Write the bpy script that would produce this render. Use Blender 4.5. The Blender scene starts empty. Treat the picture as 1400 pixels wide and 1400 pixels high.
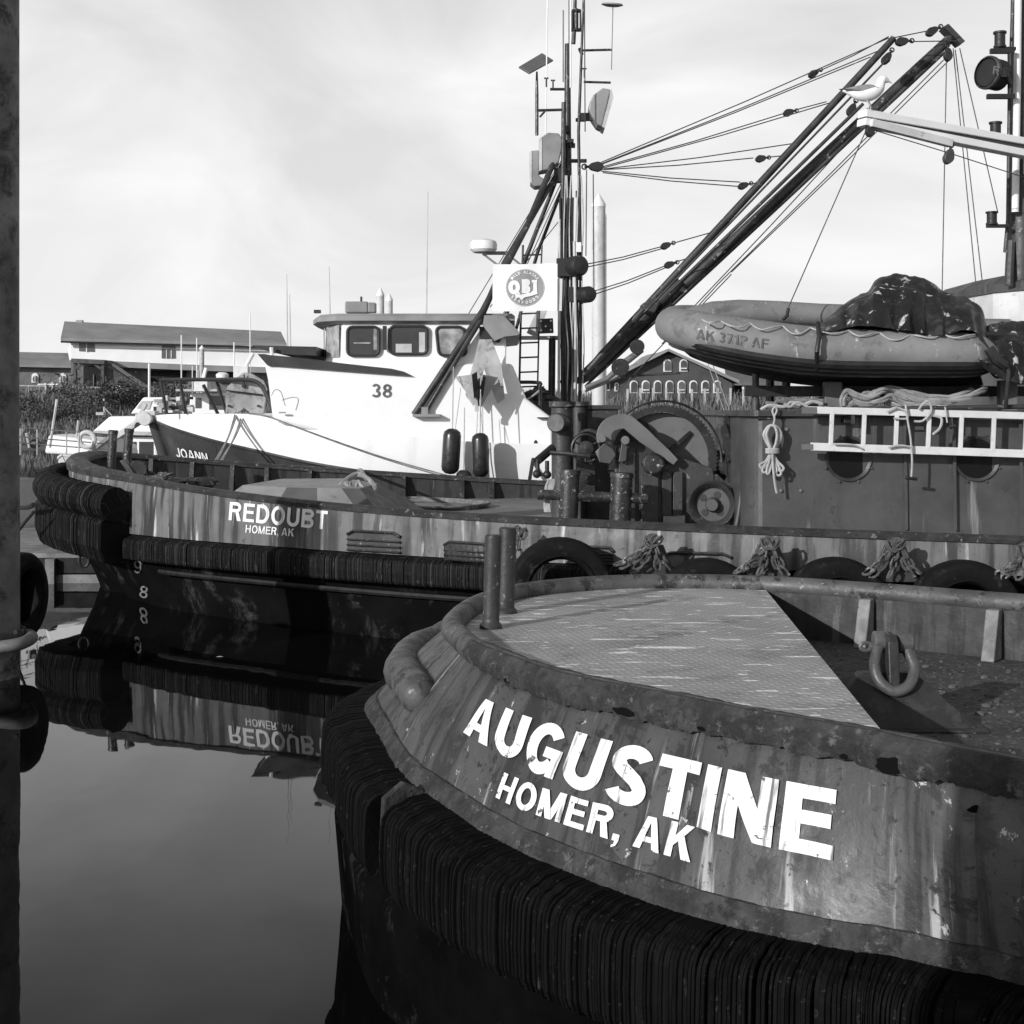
import bpy, bmesh, math, random
from mathutils import Vector, Matrix, noise as mnoise
from mathutils.bvhtree import BVHTree
R = random.Random(11)
sc = bpy.context.scene
COL = sc.collection
# ------------------------------------------------------------------ camera, sky, sun, exposure
F, EYE, YH = 2000.0, 2.3, 560.0            # focal length in photo pixels, eye height over the water, horizon row
cam = bpy.data.cameras.new('camera'); cam_o = bpy.data.objects.new('camera', cam); COL.objects.link(cam_o)
cam.sensor_width = 36; cam.lens = 36 * F / 1400; cam.shift_y = -(700 - YH) / 1400
cam.clip_start = 0.05; cam.clip_end = 6000
cam_o.location = (0, 0, EYE); cam_o.rotation_euler = (math.radians(90), 0, 0)
sc.camera = cam_o
SUN_EL, SUN_AZ = 18.0, 222.0               # degrees; azimuth clockwise from +Y: behind the photographer's left shoulder
w = bpy.data.worlds.new('World'); sc.world = w; w.use_nodes = True
nt = w.node_tree; nt.nodes.clear()
N = nt.nodes.new; L = nt.links.new
out = N('ShaderNodeOutputWorld'); bg = N('ShaderNodeBackground'); bg.inputs[1].default_value = 0.112
sky = N('ShaderNodeTexSky'); sky.sky_type = 'NISHITA'; sky.sun_disc = False
sky.sun_elevation = math.radians(SUN_EL); sky.sun_rotation = math.radians(SUN_AZ); sky.air_density = 1.0; sky.dust_density = 2.0
bw = N('ShaderNodeRGBToBW'); L(sky.outputs[0], bw.inputs[0])
tc = N('ShaderNodeTexCoord')
mp = N('ShaderNodeMapping'); mp.inputs['Scale'].default_value = (1.5, 1.5, 3.4); mp.inputs['Rotation'].default_value = (0.0, 0.14, 0.5)
L(tc.outputs['Generated'], mp.inputs[0])
nz = N('ShaderNodeTexNoise'); nz.inputs['Scale'].default_value = 2.6; nz.inputs['Detail'].default_value = 7; nz.inputs['Roughness'].default_value = 0.52
nz.inputs['Distortion'].default_value = 0.9
L(mp.outputs[0], nz.inputs['Vector'])
rp = N('ShaderNodeMapRange'); rp.inputs[1].default_value = 0.3; rp.inputs[2].default_value = 0.7; rp.inputs[3].default_value = 6.1; rp.inputs[4].default_value = 8.5
L(nz.outputs[0], rp.inputs[0])
mx = N('ShaderNodeMix'); mx.data_type = 'FLOAT'; mx.inputs[0].default_value = 0.80     # thin cirrus veil over the blue
L(bw.outputs[0], mx.inputs[2]); L(rp.outputs[0], mx.inputs[3])
sx = N('ShaderNodeSeparateXYZ'); L(tc.outputs['Generated'], sx.inputs[0])                  # the veil thins towards the zenith
zr = N('ShaderNodeMapRange'); zr.interpolation_type = 'SMOOTHSTEP'; zr.inputs[1].default_value = 0.19; zr.inputs[2].default_value = 0.48; zr.inputs[3].default_value = 1.0; zr.inputs[4].default_value = 0.34
L(sx.outputs[2], zr.inputs[0]); ml = N('ShaderNodeMath'); ml.operation = 'MULTIPLY'; L(mx.outputs[0], ml.inputs[0]); L(zr.outputs[0], ml.inputs[1])
L(ml.outputs[0], bg.inputs[0]); L(bg.outputs[0], out.inputs[0])
sun = bpy.data.lights.new('sun', 'SUN'); sun.energy = 3.1; sun.angle = math.radians(0.6); sun.color = (1, 1, 1)
sun_o = bpy.data.objects.new('sun', sun); COL.objects.link(sun_o)
az, el = math.radians(SUN_AZ), math.radians(SUN_EL)
to_sun = Vector((math.sin(az) * math.cos(el), math.cos(az) * math.cos(el), math.sin(el)))
sun_o.rotation_euler = to_sun.to_track_quat('Z', 'Y').to_euler(); sun_o.location = to_sun * 60
sc.view_settings.view_transform = 'Standard'; sc.view_settings.look = 'None'
sc.view_settings.exposure = 0.26; sc.view_settings.gamma = 1.0

# ------------------------------------------------------------------ helpers
def P(px, py, Y):
    "a photo pixel at distance Y as a point of the place"
    return Vector(((px - 700) / F * Y, Y, EYE + (YH - py) / F * Y))
def px2m(n, Y): return n * Y / F

class MB:
    def __init__(s): s.v = []; s.f = []; s.uv = []; s.sm = []
    def add(s, vs, fs, smooth=False, uvs=None):
        b = len(s.v); s.v += [Vector(v) for v in vs]; s.uv += list(uvs) if uvs else [(0, 0)] * len(vs)
        s.f += [tuple(b + i for i in f) for f in fs]; s.sm += [smooth] * len(fs); return s
    def box(s, c, d, rz=0.0, M=None):
        m = M if M is not None else Matrix.Rotation(rz, 3, 'Z'); c = Vector(c); h = Vector(d) / 2
        vs = [c + m @ Vector((x * h.x, y * h.y, z * h.z)) for z in (-1, 1) for y in (-1, 1) for x in (-1, 1)]
        return s.add(vs, [(0, 2, 3, 1), (4, 5, 7, 6), (0, 1, 5, 4), (2, 6, 7, 3), (0, 4, 6, 2), (1, 3, 7, 5)])
    def bar(s, a, b, w, h, up=(0, 0, 1)):
        a, b = Vector(a), Vector(b); t = (b - a).normalized(); u = Vector(up)
        x = t.cross(u)
        if x.length < 1e-3: x = t.cross(Vector((1, 0, 0)))
        x.normalize(); y = x.cross(t)
        vs = [p + x * i * w / 2 + y * j * h / 2 for p in (a, b) for i, j in ((-1, -1), (1, -1), (1, 1), (-1, 1))]
        return s.add(vs, [(3, 2, 1, 0), (4, 5, 6, 7), (0, 1, 5, 4), (1, 2, 6, 5), (2, 3, 7, 6), (3, 0, 4, 7)])
    def tube(s, pts, r, n=8, cap=True, closed=False, smooth=True):
        pts = [Vector(p) for p in pts]; k = len(pts); rs = r if isinstance(r, (list, tuple)) else [r] * k
        vs = []; prev = None; L_ = 0; uv = []
        for i, p in enumerate(pts):
            if closed: t = pts[(i + 1) % k] - pts[i - 1]
            else: t = pts[min(i + 1, k - 1)] - pts[max(i - 1, 0)]
            t = t.normalized() if t.length > 1e-9 else Vector((0, 0, 1))
            if prev is None:
                a = Vector((0, 0, 1)) if abs(t.z) < 0.9 else Vector((1, 0, 0)); x = t.cross(a).normalized()
            else:
                x = prev - t * prev.dot(t)
                x = x.normalized() if x.length > 1e-6 else t.orthogonal().normalized()
            prev = x; y = t.cross(x)
            if i: L_ += (pts[i] - pts[i - 1]).length
            for j in range(n):
                a = 2 * math.pi * j / n; vs.append(p + (x * math.cos(a) + y * math.sin(a)) * rs[i]); uv.append((L_, a * rs[i]))
        fs = []
        for i in range(k if closed else k - 1):
            i2 = (i + 1) % k
            for j in range(n): fs.append((i * n + j, i2 * n + j, i2 * n + (j + 1) % n, i * n + (j + 1) % n))
        s.add(vs, fs, smooth, uv)
        if cap and not closed:
            b = len(s.v) - len(vs)
            s.f += [tuple(b + j for j in range(n)), tuple(b + (k - 1) * n + j for j in reversed(range(n)))]; s.sm += [False, False]
        return s
    def lathe(s, c, prof, n=20, axis=(0, 0, 1), smooth=True):
        c = Vector(c); z = Vector(axis).normalized(); x = z.orthogonal().normalized(); y = z.cross(x); vs = []; uv = []
        for r, h in prof:
            for j in range(n):
                a = 2 * math.pi * j / n; vs.append(c + z * h + (x * math.cos(a) + y * math.sin(a)) * max(r, 1e-4)); uv.append((a * r, h))
        fs = [(i * n + j, i * n + (j + 1) % n, (i + 1) * n + (j + 1) % n, (i + 1) * n + j) for i in range(len(prof) - 1) for j in range(n)]
        return s.add(vs, fs, smooth, uv)
    def cyl(s, a, b, r, n=16, r2=None):
        a, b = Vector(a), Vector(b); h = (b - a).length; r2 = r if r2 is None else r2
        e = min(r * 0.12, h * .2)
        s.lathe(a, [(0, 0), (r - e, 0), (r, e), (r2, h - e), (r2 - e, h), (0, h)], n, b - a, smooth=False); k = 5 * n
        for i in range(len(s.sm) - k, len(s.sm)): s.sm[i] = True
        return s
    def prism(s, poly, vec):
        poly = [Vector(p) for p in poly]; vec = Vector(vec); n = len(poly)
        return s.add(poly + [p + vec for p in poly], [tuple(range(n)), tuple(reversed(range(n, 2 * n)))] + [(i, n + i, n + (i + 1) % n, (i + 1) % n) for i in range(n)])
    def grid(s, rows, uvs=None, smooth=True, closed=False, flip=False):
        m = len(rows[0]); vs = [p for r in rows for p in r]; uv = [q for r in uvs for q in r] if uvs else None; fs = []
        for i in range(len(rows) - 1):
            for j in range(m if closed else m - 1):
                q = (i * m + j, i * m + (j + 1) % m, (i + 1) * m + (j + 1) % m, (i + 1) * m + j); fs.append(q[::-1] if flip else q)
        return s.add(vs, fs, smooth, uv)
    def ell(s, c, rad, n=14, M=None, jit=0.0):
        c = Vector(c); vs = []; k = n // 2 + 1; m = M if M is not None else Matrix.Identity(3)
        for i in range(k):
            a = math.pi * i / (k - 1)
            for j in range(n):
                b = 2 * math.pi * j / n; d = Vector((math.sin(a) * math.cos(b), math.sin(a) * math.sin(b), math.cos(a)))
                q = 1 + (jit * mnoise.noise(c * 7 + d * 2.2) if jit else 0)
                vs.append(c + m @ Vector((d.x * rad[0] * q, d.y * rad[1] * q, d.z * rad[2] * q)))
        return s.add(vs, [(i * n + j, (i + 1) * n + j, (i + 1) * n + (j + 1) % n, i * n + (j + 1) % n) for i in range(k - 1) for j in range(n)], True)
    def scale(s, k): s.v = [v * k for v in s.v]; return s
    def build(s, name, m, parent=None, bevel=0.0, label=None, fix=True):
        me = bpy.data.meshes.new(name); off = parent_world(parent)
        me.from_pydata([v - off for v in s.v], [], s.f); me.update()
        if any(u != (0, 0) for u in s.uv):
            ul = me.uv_layers.new(name='UVMap')
            for lp in me.loops: ul.data[lp.index].uv = s.uv[lp.vertex_index]
        if fix:
            bm = bmesh.new(); bm.from_mesh(me); bmesh.ops.recalc_face_normals(bm, faces=bm.faces); bm.to_mesh(me); bm.free()
        me.polygons.foreach_set('use_smooth', s.sm)
        if any(s.sm): me.set_sharp_from_angle(angle=math.radians(38))
        me.materials.append(m); o = bpy.data.objects.new(name, me); COL.objects.link(o)
        if parent: o.parent = parent
        if bevel:
            b = o.modifiers.new('bevel', 'BEVEL'); b.width = bevel; b.segments = 2; b.limit_method = 'ANGLE'; b.angle_limit = math.radians(40)
        if label: o['label'] = label
        return o
    def bvh(s): return BVHTree.FromPolygons([tuple(v) for v in s.v], s.f)
def parent_world(p):
    v = Vector((0, 0, 0))
    while p is not None: v = v + p.location; p = p.parent
    return v
def tag(o, label=None, cat=None, group=None, kind=None):
    if label: o['label'] = label
    if cat: o['category'] = cat
    if group: o['group'] = group
    if kind: o['kind'] = kind
    return o
def thing(name, label, cat, loc=(0, 0, 0), group=None):
    o = bpy.data.objects.new(name, None); COL.objects.link(o); o.location = loc; o.empty_display_size = .2
    return tag(o, label, cat, group)
def copy_tree(o, parent=None):
    c = o.copy(); COL.objects.link(c); c.parent = parent
    for ch in [k for k in bpy.data.objects if k.parent == o]: copy_tree(ch, c)
    return c
def cr(pts, k=8, closed=False):
    "Catmull-Rom through tuples of any length"
    n = len(pts); o = []
    for i in range(n if closed else n - 1):
        g = lambda j: pts[j % n] if closed else pts[max(0, min(n - 1, j))]
        a, b, c, d = g(i - 1), g(i), g(i + 1), g(i + 2)
        for q in range(k):
            t = q / k
            o.append(tuple(.5 * (2 * b[m] + (c[m] - a[m]) * t + (2 * a[m] - 5 * b[m] + 4 * c[m] - d[m]) * t * t + (3 * b[m] - a[m] - 3 * c[m] + d[m]) * t ** 3) for m in range(len(b))))
    if not closed: o.append(tuple(pts[-1]))
    return o
def crv(pts, k=8, closed=False): return [Vector(p) for p in cr([tuple(p) for p in pts], k, closed)]

# ------------------------------------------------------------------ a grotesque capital alphabet drawn as strokes and polygons
def glyph(ch, w):
    "list of polygons (quad strips) in a cap-height-1 box, and the advance width"
    h = w / 2; o = []
    def st(pts, ww=None):
        k = (ww or w) / 2; n = len(pts); l = []; r = []
        for i, p in enumerate(pts):
            a = pts[max(0, i - 1)]; b = pts[min(n - 1, i + 1)]; d = Vector((b[0] - a[0], b[1] - a[1])).normalized(); nn = Vector((-d.y, d.x))
            if 0 < i < n - 1:
                d0 = Vector((p[0] - a[0], p[1] - a[1])).normalized(); c_ = max(.5, abs(d0.dot(d))); kk = k / c_
            else: kk = k
            l.append((p[0] + nn.x * kk, p[1] + nn.y * kk)); r.append((p[0] - nn.x * kk, p[1] - nn.y * kk))
        o.append([[l[i], r[i], r[i + 1], l[i + 1]] for i in range(n - 1)])
    def pg(*p): o.append([list(p)])
    def arc(cx, cy, rx, ry, a0, a1, n=14): return [(cx + rx * math.cos(math.radians(a0 + (a1 - a0) * i / n)), cy + ry * math.sin(math.radians(a0 + (a1 - a0) * i / n))) for i in range(n + 1)]
    t = w * .86; q = t / 2
    if ch == ' ': return [], .30
    if ch == 'I': pg((0, 0), (w, 0), (w, 1), (0, 1)); W = w
    elif ch == 'L': pg((0, 0), (w, 0), (w, 1), (0, 1)); pg((w, 0), (.62, 0), (.62, t), (w, t)); W = .62
    elif ch in 'EF':
        W = .66; pg((0, 0), (w, 0), (w, 1), (0, 1)); pg((w, 1 - t), (W, 1 - t), (W, 1), (w, 1)); pg((w, .5 - q + .03), (W - .04, .5 - q + .03), (W - .04, .5 + q + .03), (w, .5 + q + .03))
        if ch == 'E': pg((w, 0), (W + .02, 0), (W + .02, t), (w, t))
    elif ch == 'H': W = .74; pg((0, 0), (w, 0), (w, 1), (0, 1)); pg((W - w, 0), (W, 0), (W, 1), (W - w, 1)); pg((w, .5 - q), (W - w, .5 - q), (W - w, .5 + q), (w, .5 + q))
    elif ch == 'T': W = .68; pg((0, 1 - t), (W, 1 - t), (W, 1), (0, 1)); pg((W / 2 - h, 0), (W / 2 + h, 0), (W / 2 + h, 1 - t), (W / 2 - h, 1 - t))
    elif ch == 'A':
        W = .80; g = w * 1.06; pg((0, 0), (g, 0), (W / 2 + .03, 1), (W / 2 - g * .5 - .02, 1)); pg((W - g, 0), (W, 0), (W / 2 + g * .5 + .02, 1), (W / 2 - .03, 1)); pg((.2, .22), (W - .2, .22), (W - .25, .22 + t * .9), (.25, .22 + t * .9))
    elif ch == 'N': W = .74; pg((0, 0), (w, 0), (w, 1), (0, 1)); pg((W - w, 0), (W, 0), (W, 1), (W - w, 1)); pg((W - w * 1.12, 0), (W, 0), (w * 1.12, 1), (0, 1))
    elif ch == 'M': W = .88; pg((0, 0), (w * .92, 0), (w * .92, 1), (0, 1)); pg((W - w * .92, 0), (W, 0), (W, 1), (W - w * .92, 1)); pg((W / 2 - h, 0), (W / 2 + h, 0), (w * 1.25, 1), (.01, 1)); pg((W / 2 - h, 0), (W / 2 + h, 0), (W - .01, 1), (W - w * 1.25, 1))
    elif ch == 'W': W = 1.0; g = w * .95; pg((.16, 0), (.16 + g, 0), (g, 1), (0, 1)); pg((.16, 0), (.16 + g, 0), (.5 + h, 1), (.5 - h, 1)); pg((.84 - g, 0), (.84, 0), (.5 + h, 1), (.5 - h, 1)); pg((.84 - g, 0), (.84, 0), (1, 1), (1 - g, 1))
    elif ch == 'V': W = .74; g = w; pg((W / 2 - g * .55, 0), (W / 2 + g * .55, 0), (g, 1), (0, 1)); pg((W / 2 - g * .55, 0), (W / 2 + g * .55, 0), (W, 1), (W - g, 1))
    elif ch == 'K': W = .78; g = w * 1.25; pg((0, 0), (w, 0), (w, 1), (0, 1)); pg((w * .8, .28), (w * .8, .55), (W - g - .02, 1), (W - .02, 1)); pg((W - g, 0), (W + .02, 0), (.50, .66), (.34, .50))
    elif ch in 'OQ0':
        W = .82 if ch != '0' else .58; st(arc(W / 2, .5, W / 2 - h, .5 + .01 - q, 90, 450, 36))
        if ch == 'Q': pg((W * .52, .28), (W * .62, .36), (W + .02, .05), (W - .10, -.06))
    elif ch == 'U': W = .74; st([(h, 1), (h, .40)] + arc(W / 2, .36, W / 2 - h, .37 - q, 180, 360, 18) + [(W - h, .40), (W - h, 1)])
    elif ch == 'J': W = .56; st([(W - h, 1), (W - h, .32)] + arc(W / 2, .30, W / 2 - h, .31 - q, 0, -175, 14))
    elif ch == 'G':
        W = .80; st(arc(W / 2, .5, W / 2 - h, .51 - q, 38, 300, 26)); pg((W * .52, .34), (W, .34), (W, .34 + t), (W * .52, .34 + t)); pg((W - w * .75, 0), (W, 0), (W, .36), (W - w * .75, .36)); st(arc(W / 2, .5, W / 2 - h, .51 - q, 296, 325, 6))
    elif ch == 'S':
        W = .70; a = arc(W / 2, .735, W / 2 - h, .275 - q, 18, 200, 16); b = arc(W / 2, .265, W / 2 - h - .0, .275 - q, 20, -162, 16); st(a + [(W * .32, .59), (W * .68, .43)] + b)
    elif ch in 'RPB':
        W = .72; pg((0, 0), (w, 0), (w, 1), (0, 1)); lo = .46 if ch != 'B' else .52; rr = (1 - lo) / 2
        st([(w * .9, 1 - q), (W - rr - .06, 1 - q)] + arc(W - rr - .04, (1 + lo) / 2, rr - h + .04, rr - q, 90, -90, 12) + [(w * .9, lo + q)], w * .95)
        if ch == 'R': pg((W - w * 1.08, 0), (W + .03, 0), (W - .16, .52), (W - .16 - w, .52))
        if ch == 'B': r2 = .28; st([(w * .9, .56 - q), (W - r2 - .02, .56 - q)] + arc(W - r2 - .01, .28, r2 - h + .03, .28 - q, 90, -90, 12) + [(w * .9, q)], w * .95)
    elif ch == 'D': W = .76; pg((0, 0), (w, 0), (w, 1), (0, 1)); st([(w * .9, 1 - q), (.34, 1 - q)] + arc(.34, .5, W - .34 - h, .5 - q, 90, -90, 18) + [(w * .9, q)])
    elif ch == ',': W = w * 1.1; pg((0, 0), (w, 0), (w, w), (0, w)); pg((w * .45, 0), (w, 0), (w * .75, -.14), (w * .15, -.22), (w * .12, -.15), (w * .45, -.10))
    elif ch == '8': W = .60; st(arc(W / 2, .735, W / 2 - h - .03, .27 - q, 0, 360, 24)); st(arc(W / 2, .27, W / 2 - h, .28 - q, 0, 360, 24))
    elif ch == '9': W = .60; st(arc(W / 2, .68, W / 2 - h, .33 - q, 0, 360, 24)); st([(W - h, .68), (W - h, .45)] + arc(W / 2, .34, W / 2 - h, .34 - q, 0, -150, 14))
    elif ch == '3': W = .58; st(arc(W / 2, .74, W / 2 - h - .02, .27 - q, 160, -90, 18)); st(arc(W / 2, .265, W / 2 - h, .275 - q, 90, -160, 18))
    elif ch == '1': W = .40; pg((W - w, 0), (W, 0), (W, 1), (W - w, 1)); pg((0, .70), (W - w, .80), (W - w, .97), (0, .86))
    elif ch == '7': W = .58; pg((0, 1 - t), (W, 1 - t), (W, 1), (0, 1)); pg((.12, 0), (.12 + w, 0), (W, 1 - t), (W - w, 1 - t))
    else: W = .2
    return o, W
def stroke_text(s, w=.2, cut=0.0, gap=.13):
    "flat lettering: verts with a tiny z step per stroke so that crossing strokes never share a plane"
    vs = []; fs = []; x = 0; k = 0
    for ch in s:
        g, W = glyph(ch, w)
        for strip in g:
            k += 1
            for quad in strip:
                n = len(quad)
                if cut and n == 4:
                    a, b, c, d = [Vector((q[0] + x, q[1], 0)) for q in quad]; L_ = max((b - a).length, (c - d).length); M_ = max((d - a).length, (c - b).length); nx = max(1, math.ceil(L_ / cut)); ny = max(1, math.ceil(M_ / cut)); b0 = len(vs)
                    for j in range(ny + 1):
                        for i in range(nx + 1): p = a.lerp(b, i / nx).lerp(d.lerp(c, i / nx), j / ny); vs.append(Vector((p.x, p.y, (k % 4) * .001)))
                    for j in range(ny):
                        for i in range(nx): q = b0 + j * (nx + 1) + i; fs.append((q, q + 1, q + nx + 2, q + nx + 1))
                else:
                    b0 = len(vs); vs += [Vector((q[0] + x, q[1], (k % 4) * .001)) for q in quad]; fs.append(tuple(range(b0, b0 + n)))
        x += W + (gap if ch != ' ' else 0)
    return vs, fs, x - gap
def decal(surf, s, p0, p1, up, name, m, parent, w=.2, lift=0.006, cut=.3, gap=.13):
    "lettering laid on a built surface: baseline from p0 to p1 (photo pixels), cap vector up"
    vs, fs, W = stroke_text(s, w, cut, gap); t = surf.bvh(); o = Vector((0, 0, EYE)); pts = []; ok = []
    for v in vs:
        q = v.x / W; px = p0[0] + (p1[0] - p0[0]) * q + up[0] * v.y; py = p0[1] + (p1[1] - p0[1]) * q + up[1] * v.y
        d = (P(px, py, 1) - o).normalized(); h = t.ray_cast(o, d)
        if h[0] is None: ok.append(False); pts.append(o); continue
        n = h[1] if h[1].dot(d) < 0 else -h[1]; ok.append(True); pts.append(h[0] + n * (lift + v.z))
    fs = [f for f in fs if all(ok[i] for i in f)]
    return MB().add(pts, fs, False, [(v.x * .2, v.y * .2) for v in vs]).build(name, m, parent, fix=False)
def plane_text(s, o, ux, uy, name, m, parent, w=.2, width=None):
    "lettering on a flat face: origin o, unit vectors times cap height"
    vs, fs, W = stroke_text(s, w); nn = ux.cross(uy).normalized(); k = (width / W / ux.length) if width else 1.0
    return MB().add([o + ux * v.x * k + uy * v.y + nn * v.z for v in vs], fs).build(name, m, parent, fix=False)

# ------------------------------------------------------------------ materials (a black-and-white place: every colour is a grey)
MATS = {}
def mat(name, base, rough=.6, metal=0.0, var=.25, vs=2.5, streak=None, light=None, spots=None, bump=.15, bs=40.0, uv=False, spec=.5, extra=None):
    """base grey; streak/light = (grey, amount 0..1, across scale, along scale, softness); spots = (grey, amount, scale, softness)"""
    if name in MATS: return MATS[name]
    m = bpy.data.materials.new(name); m.use_nodes = True; t = m.node_tree; t.nodes.clear(); n = t.nodes.new; l = t.links.new
    o = n('ShaderNodeOutputMaterial'); b = n('ShaderNodeBsdfPrincipled'); l(b.outputs[0], o.inputs[0])
    b.inputs['Metallic'].default_value = metal; b.inputs['Specular IOR Level'].default_value = spec
    c = n('ShaderNodeTexCoord'); co = c.outputs['UV' if uv else 'Object']
    def mapped(sx, sy, sz):
        q = n('ShaderNodeMapping'); q.inputs['Scale'].default_value = (sx, sy, sz); l(co, q.inputs[0]); return q.outputs[0]
    def nzn(vec, scale, det=5, dist=0.0, ro=.6):
        q = n('ShaderNodeTexNoise'); q.inputs['Scale'].default_value = scale; q.inputs['Detail'].default_value = det; q.inputs['Roughness'].default_value = ro; q.inputs['Distortion'].default_value = dist
        l(vec, q.inputs['Vector']); return q.outputs[0]
    def rng(x, a, d, lo, hi):
        q = n('ShaderNodeMapRange'); q.interpolation_type = 'SMOOTHSTEP'; q.inputs[1].default_value = a; q.inputs[2].default_value = d; q.inputs[3].default_value = lo; q.inputs[4].default_value = hi; l(x, q.inputs[0]); return q.outputs[0]
    def mixf(f, a, d):
        q = n('ShaderNodeMix'); q.data_type = 'FLOAT'; l(f, q.inputs[0])
        for i, x in ((2, a), (3, d)):
            if isinstance(x, (int, float)): q.inputs[i].default_value = x
            else: l(x, q.inputs[i])
        return q.outputs[0]
    v = rng(nzn(co, vs, 6), .3, .7, base * (1 - var), base * (1 + var))
    def thr(am): return .5 + (0.5 - am) * .42
    def strip(st, v, seed):
        g, am, sx, sy, so = st
        mp_ = n('ShaderNodeMapping'); mp_.inputs['Location'].default_value = (seed, seed * 1.7, seed * .3)
        mp_.inputs['Scale'].default_value = (sx, sy, 1) if uv else (sx, sx, sy); l(co, mp_.inputs[0])
        f = rng(nzn(mp_.outputs[0], 1.0, 6, .15), thr(am) - so, thr(am) + so, 0, 1)
        return mixf(f, v, g)
    if streak: v = strip(streak, v, 3.1)
    if light: v = strip(light, v, 17.7)
    if spots:
        for i, sp in enumerate(spots if isinstance(spots, list) else [spots]):
            g, am, s_, so = sp; q = n('ShaderNodeMapping'); q.inputs['Location'].default_value = (7.3 * i + 1, 2.9 * i, 1.1); l(co, q.inputs[0])
            th_ = .5 + (.5 - am) * .31; f = rng(nzn(q.outputs[0], s_, 10, .35, .74), th_ - so * .8, th_ + so * .8, 0, 1); v = mixf(f, v, g)
    cb = n('ShaderNodeCombineColor')
    if extra: v = extra(t, co, v, mixf, rng, nzn, mapped, b)
    for i in range(3): l(v, cb.inputs[i])
    l(cb.outputs[0], b.inputs['Base Color'])
    rr = rng(nzn(co, vs * 3.1, 4), .3, .7, max(.02, rough - .12), min(1, rough + .12)); l(rr, b.inputs['Roughness'])
    if bump and not b.inputs['Normal'].is_linked:
        bp = n('ShaderNodeBump'); bp.inputs['Strength'].default_value = bump; bp.inputs['Distance'].default_value = .01; l(nzn(co, bs, 5), bp.inputs['Height']); l(bp.outputs[0], b.inputs['Normal'])
    MATS[name] = m; return m
# ------------------------------------------------------------------ setting: water, shore, bank
def water_mat():
    m = bpy.data.materials.new('water'); m.use_nodes = True; t = m.node_tree; b = t.nodes['Principled BSDF']
    b.inputs['Base Color'].default_value = (.004, .004, .004, 1); b.inputs['Roughness'].default_value = .015; b.inputs['IOR'].default_value = 1.33; b.inputs['Specular IOR Level'].default_value = .40
    c = t.nodes.new('ShaderNodeTexCoord'); q = t.nodes.new('ShaderNodeMapping'); q.inputs['Scale'].default_value = (.9, .5, 1); t.links.new(c.outputs['Object'], q.inputs[0])
    nn = t.nodes.new('ShaderNodeTexNoise'); nn.inputs['Scale'].default_value = 1.3; nn.inputs['Detail'].default_value = 3; t.links.new(q.outputs[0], nn.inputs['Vector'])
    bp = t.nodes.new('ShaderNodeBump'); bp.inputs['Strength'].default_value = .24; bp.inputs['Distance'].default_value = .012
    t.links.new(nn.outputs[0], bp.inputs['Height']); t.links.new(bp.outputs[0], b.inputs['Normal']); return m
wq = MB().add([(-400, -30, 0), (400, -30, 0), (400, 130, 0), (-400, 130, 0)], [(0, 1, 2, 3)])
tag(wq.build('water', water_mat()), kind='structure')

def ground_z(x, y):
    top = 3.55 - .6 * max(0, min(1, (x + 18) / 22))
    e = max(0, min(1, (y - 87) / 21)); e = e * e * (3 - 2 * e)
    return -1.2 + (top + 1.2) * max(0, min(1, (y - 82) / 5)) * .30 + (top + 1.2) * .70 * e + (.25 * mnoise.noise(Vector((x * .25, y * .25, 3))) if 86 < y < 108 else 0)
m_bank = mat('bank_soil', .09, .95, var=.35, vs=.6, bump=.4, bs=6)
ys = [70, 80, 82, 84, 86, 88, 90, 92, 94, 96, 98, 100, 102, 104, 106, 108, 112, 130, 200, 600, 3000]
rows = []
for y in ys:
    sx = 1 if y < 140 else y / 110
    rows.append([Vector((x * sx, y, ground_z(x, y))) for x in range(-96, 97, 3)])
tag(MB().grid(rows).build('ground', m_bank), kind='structure')
# tall grass on the bank: nobody could count it
m_grass = mat('dry_grass', .14, .9, var=.55, vs=.35, bump=0)
g = MB()
for i in range(28000):
    y = R.uniform(87.5, 110); x = R.uniform(-.37, .37) * y
    z = ground_z(x, y); h = R.uniform(.25, .85) * (1.25 if x > 0 else .8); a = R.uniform(0, 3.14); wd = R.uniform(.03, .09); lx, ly = R.gauss(0, .22), R.gauss(0, .22)
    dx, dy = math.cos(a) * wd, math.sin(a) * wd
    g.add([(x - dx, y - dy, z - .05), (x + dx, y + dy, z - .05), (x + lx * h, y + ly * h, z + h)], [(0, 1, 2)])
tag(g.build('bank_grass', m_grass, fix=False), kind='stuff')
# bushes on the left slope
m_leaf = mat('bush_leaves', .085, .8, var=.6, vs=1.2, bump=0); m_stem = mat('bush_stem', .05, .9)
def bush(px, py, Y, r, h, label):
    c = P(px, py, Y); c.z = ground_z(c.x, Y); t = thing('shrub', label, 'shrub', c, 'shrubs on the grassy bank')
    st = MB(); lf = MB()
    for k in range(6):
        d = Vector((R.uniform(-1, 1) * r * .7, R.uniform(-1, 1) * r * .5, h * R.uniform(.5, .9))); st.tube([c, c + d * .5 + Vector((0, 0, .1)), c + d], [.05, .035, .012], 5)
    cl = [(c + Vector((R.gauss(0, .5) * r, R.gauss(0, .4) * r, h * R.uniform(.25, .9))), R.uniform(.2, .45) * r) for _ in range(11)]
    for k in range(1500):
        q, rr = R.choice(cl); p = q + Vector((R.gauss(0, .5), R.gauss(0, .5), R.gauss(0, .4))) * rr
        u = Vector((R.gauss(0, 1), R.gauss(0, 1), R.gauss(0, 1))).normalized() * R.uniform(.05, .10); v = u.orthogonal() * R.uniform(.4, .9)
        lf.add([p - u, p + v, p + u, p - v], [(0, 1, 2, 3)])
    st.build('stem', m_stem, t); lf.build('foliage', m_leaf, t, fix=False)
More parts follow.
